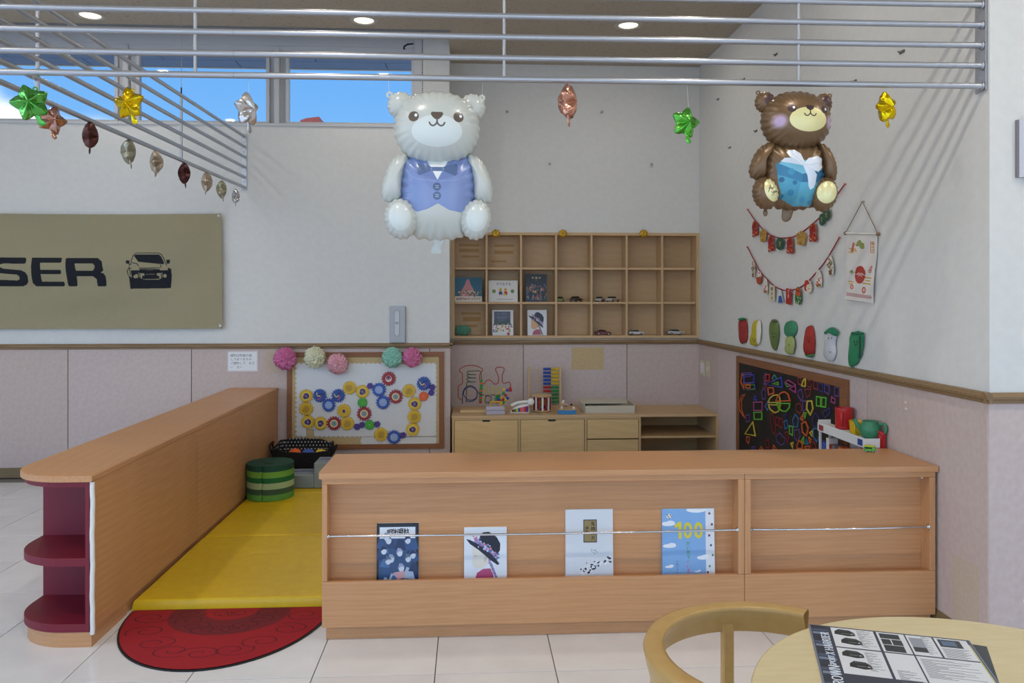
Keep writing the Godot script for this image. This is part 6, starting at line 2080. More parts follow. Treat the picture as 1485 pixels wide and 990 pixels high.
func build_scroll() -> void:
	var x0 := 1215.0
	var y0 := 280.0
	var k := 5.824
	var q := on_right([95, 345, 350, 358, 315, 930, 75, 895, 225, 70, 85, 338, 362, 345], x0, y0, k)
	var c: Vector2 = (q[0] + q[1] + q[2] + q[3]) * 0.25
	var t := thing("hanging_scroll", "white cloth scroll with red and gold prints hung from a cord", "scroll", Vector3(XR - 0.002, c.y, c.x), -PI / 2)
	var im := sheet(384, 900, c8(224, 220, 214))
	var red := c8(176, 62, 52)
	var gold := c8(204, 164, 74)
	# pine, clouds, bamboo, ribbons; a plain red oval tied with a white bow in the middle
	for e in [[170, 110, 30, 24], [200, 130, 34, 26], [150, 140, 28, 20], [205, 165, 30, 26], [176, 88, 20, 16]]:
		ell(im, e[0], e[1], e[2], e[3], c8(144, 152, 82))
	for r in [[40, 190, 90, 16], [60, 214, 80, 16], [34, 240, 70, 14], [250, 560, 100, 18], [270, 600, 70, 16], [236, 640, 110, 18], [30, 640, 80, 16], [44, 672, 60, 16]]:
		im.fill_rect(Rect2i(r[0], r[1], r[2], r[3]), gold)
	fill(im, pv([90, 110, 116, 116, 90, 240, 66, 236]), c8(192, 100, 80))
	ell(im, 190, 540, 74, 120, red)
	for e in 24:
		stroke(im, [Vector2(130 + (e % 6) * 24, 580 + (e / 6) * 22), Vector2(142 + (e % 6) * 24, 592 + (e / 6) * 22)], 3, c8(206, 110, 96))
	for e in [-1, 1]:
		ell(im, 190 + e * 24, 528, 20, 12, c8(232, 220, 214), e * 0.4)
		ell(im, 190 + e * 24, 528, 12, 6, red, e * 0.4)
		stroke(im, [Vector2(190, 536), Vector2(190 + e * 28, 566)], 6, c8(232, 220, 214))
		stroke(im, [Vector2(190 + e * 20, 536), Vector2(190 + e * 70, 540)], 6, c8(232, 220, 214))
	for e in 5:
		stroke(im, [Vector2(70, 490), Vector2(40 + e * 16, 550 - absf(e - 2) * 14)], 9, c8(120, 140, 62))
	im.fill_rect(Rect2i(304, 84, 46, 150), red)
	im.fill_rect(Rect2i(309, 89, 36, 140), c8(222, 206, 170))
	for e in 3:
		kana(im, ["理", "の", "す"][e], 314, 96 + e * 44, 28, 3.5, c8(150, 90, 60))
	for e in [[330, 440, 16, 34], [320, 480, 20, 22], [90, 720, 26, 30], [262, 740, 26, 46]]:
		ell(im, e[0], e[1], e[2], e[3], c8(196, 96, 84))
		ell(im, e[0], e[1], e[2] * 0.5, e[3] * 0.5, c8(222, 190, 170))
	for r in 3:
		for e in 26:
			if (e + r) % 2 == 0:
				fill(im, pv([20 + e * 13, 800 + r * 16, 33 + e * 13, 800 + r * 16, 37 + e * 13, 816 + r * 16, 24 + e * 13, 816 + r * 16]), c8(160, 40, 44))
	var p := []
	for e in 4:
		p.append(q[e] - c)
	part("cloth", surf(10, 24, func(u: float, v: float) -> Vector3:
		var a: Vector2 = p[0].lerp(p[1], u).lerp(p[3].lerp(p[2], u), v)
		return Vector3(a.x, a.y, 0.008 + 0.004 * sin(v * 7.0 + u * 3.0) + 0.003 * exp(-pow((v - 0.5) / 0.012, 2.0)))), printed(im, 0.9), t)
	var l: Vector2 = q[5] - c
	var r2: Vector2 = q[6] - c
	part("rod", tube([Vector3(l.x, l.y, 0.012), Vector3(r2.x, r2.y, 0.012)], 0.006, 8), M.white_soft, t)
	for e in [l, r2]:
		part("rod_knob", sphere(Vector3(0.011, 0.011, 0.011), 8), mat(c8(130, 104, 74), 0.5), t, Vector3(e.x, e.y, 0.012))
	var apex: Vector2 = q[4] - c
	var cm := mat(c8(140, 116, 88), 0.8)
	part("cord", tube([Vector3(l.x, l.y, 0.012), Vector3(apex.x, apex.y, 0.010), Vector3(r2.x, r2.y, 0.012)], 0.0026, 6), cm, t)
	part("nail", sphere(Vector3(0.005, 0.005, 0.012), 8), M.steel, t, Vector3(apex.x, apex.y, 0.006))

# ------------------------------------------------------------------ books
func book(label: String, x0: float, y0: float, x1: float, y1: float, z: float, base_y: float, thick: float, im: Image, cover: Color, lean := 0.05, group := "", rough := 0.3) -> Node3D:
	var a := on_z(x0, y1, z)
	var b := on_z(x1, y0, z)
	var h := b.y - base_y
	var w := b.x - a.x
	var t := thing("picture_book", label, "book", Vector3((a.x + b.x) * 0.5, base_y, z), 0, group)
	t.rotation.x = -lean
	part("cover", bx2(Vector3(-w * 0.5, 0, -thick), Vector3(w * 0.5, h, 0), 0.0015), mat(cover, 0.4), t)
	part("pages", bx2(Vector3(-w * 0.5 + 0.004, 0.003, -thick + 0.002), Vector3(w * 0.5 + 0.0005, h + 0.0006, -0.002), 0.0005), mat(c8(226, 222, 212), 0.8), t)
	var f := part("cover_print", flat(w - 0.001, h - 0.001), printed(im, rough), t, Vector3(0, h * 0.5, 0.0006))
	return t

func hat_girl(im: Image, s: float, skin: Color, hair: Color, coat: Color) -> void:
	var Z := func(a: Array) -> PackedVector2Array:
		var p := pv(a)
		for i in p.size():
			p[i] *= s
		return p
	fill(im, Z.call([95, 120, 150, 100, 250, 170, 280, 250, 262, 330, 215, 330, 180, 240]), hair)
	fill(im, Z.call([88, 140, 165, 165, 180, 230, 235, 255, 250, 320, 190, 366, 120, 370, 92, 350, 84, 322, 76, 300, 88, 280, 84, 240]), skin)
	fill(im, Z.call([104, 480, 130, 410, 190, 376, 265, 372, 290, 420, 306, 480]), coat)
	fill(im, Z.call([20, 104, 60, 112, 180, 170, 300, 260, 356, 330, 340, 344, 270, 300, 140, 200, 60, 150]), c8(24, 26, 48))
	fill(im, Z.call([160, 80, 190, 45, 250, 40, 330, 90, 366, 150, 362, 210, 330, 250, 230, 170, 150, 120]), c8(16, 18, 36))
	var g := RandomNumberGenerator.new()
	g.seed = 9
	for k in 70:
		var q := g.randf()
		var c := Vector2(110, 100).lerp(Vector2(345, 275), q) + Vector2(g.randfn() * 14, g.randfn() * 16)
		ell(im, c.x * s, c.y * s, g.randf_range(5, 12) * s, g.randf_range(5, 12) * s, [c8(140, 160, 200), c8(200, 206, 226), c8(96, 110, 160), c8(214, 120, 150), c8(120, 96, 160)][g.randi() % 5])
	for k in 9:
		ell(im, (268 + k * 8) * s, (330 + k * 18) * s, 15 * s, 13 * s, hair.lerp(c8(70, 70, 110), 0.3 * (k % 2)), 0.8)
	stroke(im, [Vector2(200, 290) * s, Vector2(222, 260) * s, Vector2(230, 280) * s, Vector2(205, 310) * s], 4 * s, c8(150, 110, 100))
	stroke(im, [Vector2(102, 262) * s, Vector2(118, 258) * s], 4 * s, c8(80, 70, 90))

func crowd(im: Image, r: Rect2, cols: Array, n: int, seed_: int, big := 22.0) -> void:
	var g := RandomNumberGenerator.new()
	g.seed = seed_
	for k in n:
		var c := r.position + Vector2(g.randf() * r.size.x, g.randf() * r.size.y)
		var e := g.randf_range(0.4, 1.0) * big
		fill(im, PackedVector2Array([c + Vector2(-e * 0.8, e * 1.6), c + Vector2(-e * 0.5, 0), c + Vector2(e * 0.4, -e * 0.2), c + Vector2(e * 0.9, e * 1.5)]), cols[g.randi() % cols.size()])
		ell(im, c.x, c.y - e * 0.5, e * 0.55, e * 0.6, cols[g.randi() % cols.size()])

func build_books() -> void:
	var zb := -3.535
	var by := 0.2325
	var G := "books in the counter bay"
	# dark blue comic
	var im := sheet(300, 400, c8(22, 24, 30))
	im.fill_rect(Rect2i(14, 22, 268, 378), c8(46, 76, 116))
	im.fill_rect(Rect2i(20, 26, 256, 76), c8(224, 230, 236))
	var g := RandomNumberGenerator.new()
	g.seed = 31
	for k in 26:
		var c := Vector2(g.randf_range(20, 280), g.randf_range(110, 400))
		var e := g.randf_range(18, 46)
		fill(im, PackedVector2Array([c + Vector2(-e, e), c + Vector2(-e * 0.3, -e * 0.6), c + Vector2(e * 0.6, -e * 0.3), c + Vector2(e, e * 1.2)]), [c8(28, 48, 88), c8(46, 80, 128), c8(70, 108, 156), c8(168, 186, 208), c8(214, 222, 232), c8(36, 62, 104)][g.randi() % 6])
	for k in 10:
		var c := Vector2(g.randf_range(40, 260), g.randf_range(90, 330))
		ell(im, c.x, c.y, 20, 24, c8(206, 214, 226))
		fill(im, PackedVector2Array([c + Vector2(-26, 4), c + Vector2(-14, -34), c + Vector2(8, -30), c + Vector2(26, -8), c + Vector2(0, -12)]), [c8(150, 160, 190), c8(30, 44, 80), c8(90, 110, 130)][k % 3])
	fill(im, pv([118, 330, 196, 318, 204, 360, 150, 378]), c8(206, 160, 164))
	kana(im, "呪術廻戦", 72, 34, 38, 5.5, c8(26, 26, 30))
	book("dark blue comic book with a white title band behind the steel rod", 546, 759, 607, 839, zb, by, 0.018, im, c8(30, 30, 34), 0.06, G)
	im = sheet(430, 490, c8(222, 230, 238))
	hat_girl(im, 1.0, c8(224, 220, 208), c8(150, 140, 190), c8(178, 76, 118))
	book("white book with a girl in a flowered hat and pink coat behind the steel rod", 673, 765, 735, 839, zb, by, 0.012, im, c8(222, 226, 232), 0.06, G)
	im = sheet(420, 580, c8(214, 220, 226))
	im.fill_rect(Rect2i(158, 84, 120, 190), c8(42, 40, 36))
	im.fill_rect(Rect2i(165, 91, 106, 176), c8(146, 128, 84))
	kana(im, "鬼滅の刃", 224, 100, 36, 4.5, c8(26, 24, 22), Vector2(0, 1.1))
	kana(im, "理物", 178, 140, 24, 3.0, c8(40, 36, 30), Vector2(0, 1.3))
	g.seed = 8
	for k in 60:
		var q := g.randf()
		var c := Vector2(lerpf(120, 400, q), lerpf(520, 420, q) + g.randfn() * 22)
		ell(im, c.x, c.y, g.randf_range(4, 13), g.randf_range(4, 11), c8(30, 30, 32) if g.randf() < 0.55 else c8(232, 234, 238))
	stroke(im, [Vector2(226, 330), Vector2(262, 346), Vector2(258, 332), Vector2(284, 356), Vector2(252, 372), Vector2(256, 360), Vector2(228, 350), Vector2(226, 330)], 3, c8(120, 126, 134))
	for k in 6:
		ell(im, 40 + k * 22, 572 - (k % 2) * 12, 16, 12, c8(200, 206, 212))
	book("tall white comic book with a small gold title plate", 820.5, 739, 889.5, 835, zb, by, 0.022, im, c8(216, 218, 222), 0.05, G)
	im = sheet(440, 560, c8(132, 176, 224))
	im.fill_rect(Rect2i(366, 0, 74, 560), c8(228, 232, 238))
	for c in [[290, 10, 84, 22], [50, 120, 60, 18], [60, 300, 56, 16], [340, 400, 50, 16], [54, 470, 34, 10], [290, 512, 22, 6]]:
		ell(im, c[0], c[1], c[2], c[3], c8(234, 240, 246))
		ell(im, c[0] + 20, c[1] - 8, c[2] * 0.6, c[3], c8(234, 240, 246))
	var yel := c8(222, 208, 60)
	stroke(im, [Vector2(116, 140), Vector2(150, 116), Vector2(150, 232)], 26, yel)
	for x in [216.0, 306.0]:
		ell(im, x, 176, 38, 66, yel)
		ell(im, x, 176, 15, 40, c8(132, 176, 224))
	for k in 7:
		kana(im, ["か", "い", "だ", "て", "の", "い", "え"][k], 200, 266 + k * 37, 33, 5.0, [c8(90, 160, 110), c8(70, 150, 90), c8(70, 140, 80), c8(80, 150, 100), c8(150, 150, 190), c8(200, 120, 130), c8(206, 100, 120)][k])
	for k in 5:
		kana(im, ["い", "わ", "い", "と", "し"][k], 116, 420 + k * 21, 17, 2.6, c8(64, 84, 120))
	for q in [[400, 40], [420, 130], [396, 220], [410, 300], [424, 380], [396, 470], [380, 520]]:
		ell(im, q[0], q[1], 9, 10, [c8(70, 80, 110), c8(120, 60, 60), c8(100, 150, 80)][int(q[1]) % 3])
	ell(im, 60, 58, 24, 20, c8(226, 226, 226))
	for k in 5:
		ell(im, 44 + k * 9, 48 + (k % 3) * 14, 5, 5, c8(50, 50, 58))
	book("pale blue picture book titled 100 in yellow with clouds", 961, 738, 1037, 832, zb, by, 0.024, im, c8(120, 164, 214), 0.05, G)
	# ---- in the pigeonholes (9x pixels from (650, 385))
	var zs := ZR - 0.045
	var row1: float = cub_y[2] + 0.0095
	var row2: float = cub_y[3] + 0.013
	var P := func(a: float, b: float, c: float, d: float) -> Array:
		return [650 + a / 9.0, 385 + b / 9.0, 650 + c / 9.0, 385 + d / 9.0]
	var H := "books in the pigeonholes"
	im = sheet(364, 318, c8(58, 112, 138))
	im.fill_rect(Rect2i(0, 246, 364, 72), c8(222, 216, 206))
	fill(im, pv([80, 246, 90, 180, 140, 90, 160, 30, 196, 20, 214, 90, 250, 150, 290, 246]), c8(196, 140, 146))
	crowd(im, Rect2(10, 160, 340, 70), [c8(220, 210, 196), c8(196, 176, 150), c8(90, 120, 90), c8(40, 70, 110)], 22, 5, 16)
	kana(im, "おばけのバーバパパ", 26, 262, 34, 5.5, c8(120, 50, 60), Vector2(1.02, 0))
	var q: Array = P.call(77, 150, 442, 468)
	book("teal and pink picture book with red Japanese title in the pigeonhole", q[0], q[1], q[2], q[3], zs, row1, 0.012, im, c8(60, 100, 120), 0.12, H, 0.08)
	im = sheet(384, 274, c8(214, 214, 212))
	kana(im, "ぐりとぐら", 100, 26, 38, 5.0, c8(58, 62, 80))
	for x in [72.0, 316.0]:
		ell(im, x, 138, 24, 24, c8(96, 130, 60))
		ell(im, x, 136, 14, 12, c8(120, 150, 80))
	for s in [0, 1]:
		ell(im, 158 + s * 66, 118, 18, 20, c8(206, 150, 60))
		fill(im, pv([140 + s * 66, 140, 178 + s * 66, 140, 184 + s * 66, 180, 134 + s * 66, 180]), [c8(50, 80, 130), c8(190, 60, 50)][s])
		stroke(im, [Vector2(150 + s * 66, 180), Vector2(146 + s * 66, 200)], 5, c8(180, 140, 70))
		stroke(im, [Vector2(168 + s * 66, 180), Vector2(172 + s * 66, 200)], 5, c8(180, 140, 70))
	ell(im, 206, 176, 18, 16, c8(214, 186, 90))
	stroke(im, [Vector2(110, 240), Vector2(320, 242)], 5, c8(120, 120, 124))
	q = P.call(525, 192, 908, 466)
	book("wide white picture book with two small figures and green rounds", q[0], q[1], q[2], q[3], zs, row1, 0.012, im, c8(206, 206, 204), 0.1, H, 0.12)
	im = sheet(276, 356, c8(20, 23, 32))
	crowd(im, Rect2(10, 130, 256, 190), [c8(160, 90, 60), c8(70, 110, 140), c8(110, 110, 116), c8(180, 150, 90), c8(60, 80, 66), c8(150, 70, 80), c8(40, 50, 80)], 60, 12, 20)
	kana(im, "物理呪", 84, 34, 26, 4.0, c8(196, 176, 130), Vector2(1.7, 0))
	stroke(im, [Vector2(124, 76), Vector2(156, 76)], 3, c8(150, 140, 120))
	q = P.call(1010, 110, 1287, 466)
	book("tall black picture book crowded with coloured animals", q[0], q[1], q[2], q[3], zs, row1, 0.014, im, c8(22, 24, 30), 0.08, H)
	im = sheet(276, 332, c8(216, 214, 212))
	im.fill_rect(Rect2i(22, 16, 218, 180), c8(74, 82, 108))
	fill(im, pv([22, 150, 60, 110, 90, 160, 160, 140, 210, 100, 240, 150, 240, 190, 22, 190]), c8(52, 70, 62))
	kana(im, "ともいとり", 66, 34, 24, 3.0, c8(150, 146, 130))
	kana(im, "のいとらり", 66, 82, 24, 3.0, c8(150, 146, 130))
	crowd(im, Rect2(14, 180, 250, 90), [c8(190, 60, 60), c8(70, 100, 160), c8(220, 200, 90), c8(230, 226, 220), c8(110, 140, 80), c8(190, 140, 110)], 40, 14, 17)
	ell(im, 200, 246, 18, 10, c8(170, 40, 44))
	ell(im, 212, 312, 20, 18, c8(170, 40, 44))
	q = P.call(575, 580, 850, 912)
	book("white and slate picture book with a crowd of children in the snow", q[0], q[1], q[2], q[3], zs, row2, 0.012, im, c8(206, 204, 202), 0.1, H)
	im = sheet(430, 490, c8(216, 216, 218))
	hat_girl(im, 1.0, c8(206, 160, 110), c8(96, 90, 84), c8(170, 70, 80))
	q = P.call(1035, 578, 1287, 908)
	book("white book with a girl in a dark hat and red coat in the pigeonhole", q[0], q[1], q[2], q[3], zs, row2, 0.012, im, c8(206, 206, 208), 0.08, H)
	# mint pompom lying in the lower left hole
	var pc := on_z(670.5, 480, ZR - 0.07)
	solo("tissue_pompom", pompom(0.075, 99, 0.8), tissue(c8(112, 176, 146)), "mint green tissue pompom squashed in the lowest pigeonhole", "pompom", Vector3(pc.x, row2 + 0.046, ZR - 0.075)).scale = Vector3(1.0, 0.62, 0.85)
	# toy cars
	var cars := [[812.5, 0, c8(96, 110, 40), 1.42, "green and black toy car seen from its front in the pigeonhole", 0.14], [835.5, 0, c8(24, 24, 26), 0.95, "black toy car turned half to the front", 0.15], [870, 0, c8(150, 146, 142), 1.2, "silver toy hatchback facing out of the pigeonhole", 0.145], [888.5, 0, c8(172, 166, 158), 0.9, "champagne silver toy car beside the silver hatchback", 0.15], [874.5, 1, c8(110, 28, 36), 0.05, "dark red toy car seen from its side", 0.15], [922, 1, c8(206, 206, 208), 0.12, "white toy hatchback seen from its side", 0.145], [979.5, 1, c8(186, 184, 178), 0.05, "pale silver toy saloon seen from its side", 0.16]]
	for cdef in cars:
		var pc2 := on_z(cdef[0], 430, ZR - 0.055)
		toy_car(cdef[4], cdef[2], Vector3(pc2.x, row1 if cdef[1] == 0 else row2, ZR - 0.055), cdef[3], cdef[5])

func toy_car(label: String, col: Color, at: Vector3, turn: float, len: float) -> void:
	var t := thing("toy_car", label, "toy car", at, turn, "toy cars in the pigeonholes")
	var k := len / 0.15
	var w := 0.062 * k
	var body := mat(col, 0.25)
	body.clearcoat_enabled = true
	var side := pv([-0.074, 0.012, -0.056, 0.010, 0.056, 0.010, 0.074, 0.013, 0.074, 0.024, 0.066, 0.030, 0.034, 0.034, -0.048, 0.036, -0.071, 0.033, -0.075, 0.022])
	for i in side.size():
		side[i] *= k
	part("body", prism(side, w, 0.003 * k), body, t)
	var cabin := pv([-0.056, 0.034, 0.036, 0.033, 0.012, 0.048, -0.006, 0.051, -0.030, 0.050, -0.046, 0.044])
	for i in cabin.size():
		cabin[i] *= k
	part("windows", prism(cabin, w * 0.84, 0.003 * k), mat(c8(22, 24, 28), 0.1), t)
	var roof := pv([-0.034, 0.0485, 0.008, 0.0475, -0.006, 0.0522, -0.028, 0.0518])
	for i in roof.size():
		roof[i] *= k
	part("roof", prism(roof, w * 0.8, 0.001), body, t)
	var wheel := lathe([Vector2(0.0, -0.006), Vector2(0.010, -0.006), Vector2(0.0125, -0.004), Vector2(0.0125, 0.004), Vector2(0.010, 0.006), Vector2(0.0, 0.006)], 14)
	var hub := lathe([Vector2(0.0, 0.0075), Vector2(0.007, 0.0065), Vector2(0.008, 0.005)], 12)
	for sx in [-0.046, 0.046]:
		for sz in [-1.0, 1.0]:
			var wh := part("wheel", wheel, M.black, t, Vector3(sx * k, 0.0125 * k, sz * w * 0.46), Vector3(PI / 2, 0, 0))
			wh.scale = Vector3(k, k, k)
			part("hub", hub, M.steel, wh, Vector3.ZERO, Vector3(0, 0, 0.0 if sz > 0 else PI))
	for sz in [-1.0, 1.0]:
		part("headlight", bx(Vector3(0.006, 0.006, 0.014) * k, 0.001), M.white_soft, t, Vector3(0.071 * k, 0.027 * k, sz * w * 0.34))

# ------------------------------------------------------------------ toys
func build_toys() -> void:
	var hc := 0.505
	# points of the bead maze: 11x pixels from (655, 520), on an upright plane above its base board
	var zm := -6.90
	var bm := on_z(655 + 340 / 11.0, 520 + 780 / 11.0, zm)
	var t := thing("bead_maze", "wooden-based bead maze of red, green, blue and yellow wires", "bead maze", Vector3(bm.x, hc, zm))
	var B := func(a: Array, dz := 0.0) -> Array:
		var r := []
		for i in range(0, a.size(), 2):
			var p := on_z(655 + a[i] / 11.0, 520 + a[i + 1] / 11.0, zm)
			r.append(Vector3(p.x - bm.x, p.y - hc + BM_UP, dz))
		return r
	var p0 := on_z(655 + 135 / 11.0, 600, zm)
	var p1 := on_z(655 + 855 / 11.0, 600, zm)
	part("base_board", bx2(Vector3(p0.x - bm.x, 0, -0.08), Vector3(p1.x - bm.x, 0.022, 0.08), 0.004), M.birch, t)
	var wires := [["red_wire", M.wood_red, [160, 660, 110, 620, 105, 540, 108, 440, 170, 390, 172, 300, 168, 235, 128, 205, 135, 160, 220, 115, 310, 103, 400, 118, 480, 155, 492, 190, 462, 225, 445, 270, 450, 360, 470, 400, 520, 395, 555, 350, 600, 338, 640, 360, 670, 398, 720, 400, 745, 370, 745, 290, 720, 220, 700, 175, 715, 145, 760, 135, 815, 138, 838, 170, 820, 220, 805, 290, 808, 360, 830, 392, 870, 385, 915, 370, 938, 400, 940, 450], 0.0],
		["green_wire", mat(c8(40, 80, 46), 0.4), [232, 710, 236, 520, 240, 390, 300, 376, 388, 374, 300, 372, 245, 345, 262, 316, 392, 312, 300, 308, 246, 284, 262, 260, 392, 257, 290, 254, 246, 232, 262, 208, 330, 202, 440, 200, 470, 230, 474, 340], -0.03],
		["blue_wire", mat(c8(30, 38, 84), 0.4), [172, 712, 176, 560, 200, 480, 260, 430, 330, 430, 390, 480, 405, 550, 385, 620, 310, 655, 240, 630, 190, 560, 215, 480, 290, 440, 370, 470, 408, 540, 390, 630, 300, 678, 220, 650], 0.03],
		["blue_wire", mat(c8(30, 38, 84), 0.4), [390, 480, 430, 540, 470, 570, 560, 580, 620, 600, 632, 640, 600, 690, 550, 690, 530, 650, 545, 600, 600, 570, 700, 575, 780, 570], 0.03],
		["yellow_wire", mat(c8(190, 176, 70), 0.4), [520, 702, 525, 560, 550, 430, 575, 480, 600, 575, 625, 500, 655, 430, 680, 500, 705, 570, 735, 470, 752, 430, 755, 560], 0.05]]
	for w in wires:
		part(w[0], tube(smooth_line(B.call(w[2], w[3]), 4), 0.0042, 6), w[1], t)
	var bead := sphere(Vector3(0.014, 0.014, 0.014), 10)
	var beads := [[470, 355, "green"], [470, 390, "orange"], [470, 420, "green"], [472, 450, "green"], [468, 480, "green"], [466, 510, "orange"], [466, 535, "green"], [464, 565, "red"], [462, 595, "green"], [460, 625, "orange"], [460, 655, "green"], [460, 690, "red"], [830, 488, "yellow"], [885, 495, "blue"], [932, 468, "red"], [935, 495, "red"], [822, 545, "green"], [860, 575, "red"], [890, 620, "blue"], [860, 650, "yellow"], [700, 640, "teal"], [720, 600, "green"], [760, 590, "green"], [790, 610, "yellow"], [815, 640, "red"], [750, 640, "blue"], [720, 680, "red"], [770, 670, "red"], [820, 690, "green"], [795, 700, "yellow"]]
	for q in beads:
		part("bead", bead, M[q[2]], t, B.call([q[0], q[1]], 0.0 if q[0] < 600 else 0.03)[0])
	# clear case with yellow handle
	var zc := -6.74
	var c0 := on_z(655 + 545 / 11.0, 598, zc)
	var c1 := on_z(655 + 850 / 11.0, 598, zc)
	var cs := thing("clear_case", "small clear plastic case with a yellow carrying handle", "case", Vector3((c0.x + c1.x) * 0.5, hc, zc))
	var cw := (c1.x - c0.x) * 0.5
	part("lower_shell", bx2(Vector3(-cw, 0, -0.05), Vector3(cw, 0.034, 0.05), 0.006), frosted(), cs)
	part("lid", bx2(Vector3(-cw, 0.036, -0.05), Vector3(cw, 0.07, 0.05), 0.006), frosted(), cs)
	part("contents", bx2(Vector3(-cw * 0.8, 0.004, -0.04), Vector3(cw * 0.8, 0.03, 0.04), 0.003), mat(c8(150, 140, 160), 0.6), cs)
	part("handle", tube(smooth_line([Vector3(-cw * 0.52, 0.058, 0.03), Vector3(-cw * 0.52, 0.098, 0.03), Vector3(-cw * 0.36, 0.108, 0.03), Vector3(cw * 0.36, 0.108, 0.03), Vector3(cw * 0.52, 0.098, 0.03), Vector3(cw * 0.52, 0.058, 0.03)], 5), 0.0075, 8), M.gold, cs)
	# toy with a fan of coloured keys
	var z1 := -6.76
	var k0 := on_z(740, 598, z1)
	var k1 := on_z(772.5, 598, z1)
	var ph := thing("key_toy", "white wedge-shaped toy with a row of coloured keys", "toy", Vector3(k0.x, hc, z1))
	var w1 := k1.x - k0.x
	part("shell", prism(pv([0, 0, w1 * 0.82, 0, w1 * 0.86, 0.02, w1 * 0.82, 0.078, w1 * 0.5, 0.074, w1 * 0.2, 0.05, 0, 0.016]), 0.07, 0.006), M.white_soft, ph, Vector3(0, 0, -0.035))
	for i in 8:
		var x: float = lerpf(0.12, 0.76, i / 7.0) * w1
		var hgt := lerpf(0.022, 0.05, i / 7.0)
		part("key", bx2(Vector3(x - 0.009, 0.014, 0.0), Vector3(x + 0.009, 0.014 + hgt, 0.006), 0.002), [M.dark_red, M.green, M.yellow, M.blue, M.orange, M.pink, M.red, M.purple][i], ph)
	part("grip", tube(smooth_line([Vector3(0.01, 0.062, -0.04), Vector3(w1 * 0.35, 0.088, -0.04), Vector3(w1 * 0.85, 0.098, -0.04)], 5), 0.013, 8), M.white_soft, ph)
	part("round_end", lathe([Vector2(0, 0.018), Vector2(0.026, 0.016), Vector2(0.03, 0.0), Vector2(0.026, -0.016), Vector2(0, -0.018)], 18), M.white_soft, ph, Vector3(w1 * 0.93, 0.096, -0.03), Vector3(PI / 2, 0, 0))
	part("cord", tube(smooth_line([Vector3(w1 * 0.85, 0.03, 0.01), Vector3(w1 * 1.05, 0.012, 0.03), Vector3(w1 * 1.24, 0.006, 0.06), Vector3(w1 * 1.34, 0.004, 0.09)], 5), 0.002, 5), M.teal, ph)
	# abacus
	var za := -7.13
	var a0 := on_z(765.5, 590, za)
	var a1 := on_z(814, 531, za)
	var ab := thing("abacus", "wooden abacus with ten rods of coloured beads", "abacus", Vector3(a0.x, hc, za))
	var aw := a1.x - a0.x
	var ah := a1.y - hc
	for x in [0.010, aw - 0.010]:
		part("post", bx2(Vector3(x - 0.010, 0, -0.012), Vector3(x + 0.010, ah, 0.012), 0.003), M.oak1, ab)
	part("foot_bar", bx2(Vector3(0, 0, -0.035), Vector3(aw, 0.016, 0.035), 0.003), M.oak0, ab)
	var rod := tube([Vector3(0.012, 0, 0), Vector3(aw - 0.012, 0, 0)], 0.0028, 6)
	var ring := lathe([Vector2(0.003, -0.0068), Vector2(0.0105, -0.0064), Vector2(0.013, -0.002), Vector2(0.013, 0.002), Vector2(0.0105, 0.0064), Vector2(0.003, 0.0068)], 10)
	for i in 10:
		var y := ah - 0.024 - i * (ah - 0.06) / 9.4
		part("rod", rod, M.birch, ab, Vector3(0, y, 0))
		for j in 10:
			var m: Material = (M.blue if i < 5 else M.red) if j < 5 else (M.yellow if i < 5 else M.green)
			part("bead", ring, m, ab, Vector3(aw - 0.03 - (9 - j) * 0.0142, y, 0), Vector3(0, 0, PI / 2))
	# rattle drum with striped bars
	var zd := -6.88
	var d0 := on_z(772, 598, zd)
	var d1 := on_z(799.5, 573, zd)
	var dr := thing("toy_drum", "round wooden cage drum with red and white bars", "toy drum", Vector3((d0.x + d1.x) * 0.5, hc, zd))
	var r := (d1.x - d0.x) * 0.5
	part("lower_disc", lathe([Vector2(0, 0), Vector2(r, 0), Vector2(r, 0.016), Vector2(0, 0.016)], 24), M.oak0, dr)
	part("upper_disc", lathe([Vector2(0, 0.128), Vector2(r, 0.128), Vector2(r * 1.06, 0.136), Vector2(r * 1.02, 0.148), Vector2(0, 0.152)], 24), M.oak0, dr)
	for i in 16:
		var a := TAU * i / 16.0
		part("bar", bx2(Vector3(-0.008, 0.016, -0.005), Vector3(0.008, 0.129, 0.005), 0.002), M.dark_red if i % 2 else M.white_soft, dr, Vector3(cos(a) * r * 0.92, 0, sin(a) * r * 0.92), Vector3(0, -a + PI / 2, 0))
	part("inner_ball", sphere(Vector3(0.035, 0.035, 0.035), 12), M.gold, dr, Vector3(0, 0.08, 0.01))
	# blue tray toy
	var zt := -6.73
	var t0 := on_z(808, 601, zt)
	var t1 := on_z(836, 601, zt)
	var tr := thing("hammer_bench", "blue wooden toy bench with white balls and a stick", "toy", Vector3((t0.x + t1.x) * 0.5, hc, zt))
	var tw := (t1.x - t0.x) * 0.5
	part("body", bx2(Vector3(-tw * 0.92, 0, -0.04), Vector3(tw * 0.92, 0.034, 0.04), 0.003), M.sky, tr)
	part("top_board", bx2(Vector3(-tw, 0.034, -0.06), Vector3(tw, 0.042, 0.045), 0.002), M.oak0, tr)
	for q in [[-0.55, 0.052, 0.02], [0.7, 0.05, 0.02], [-0.4, 0.09, -0.03], [-0.3, 0.1, -0.04]]:
		part("ball", sphere(Vector3(0.012, 0.012, 0.012), 10), M.white_soft, tr, Vector3(q[0] * tw, q[1], q[2]))
	part("stick", tube([Vector3(-0.5 * tw, 0.09, -0.02), Vector3(0.7 * tw, 0.052, 0.02)], 0.004, 6), M.birch, tr)
	part("upright", tube([Vector3(-0.5 * tw, 0.042, 0.0), Vector3(-0.4 * tw, 0.09, -0.03)], 0.005, 6), M.birch, tr)
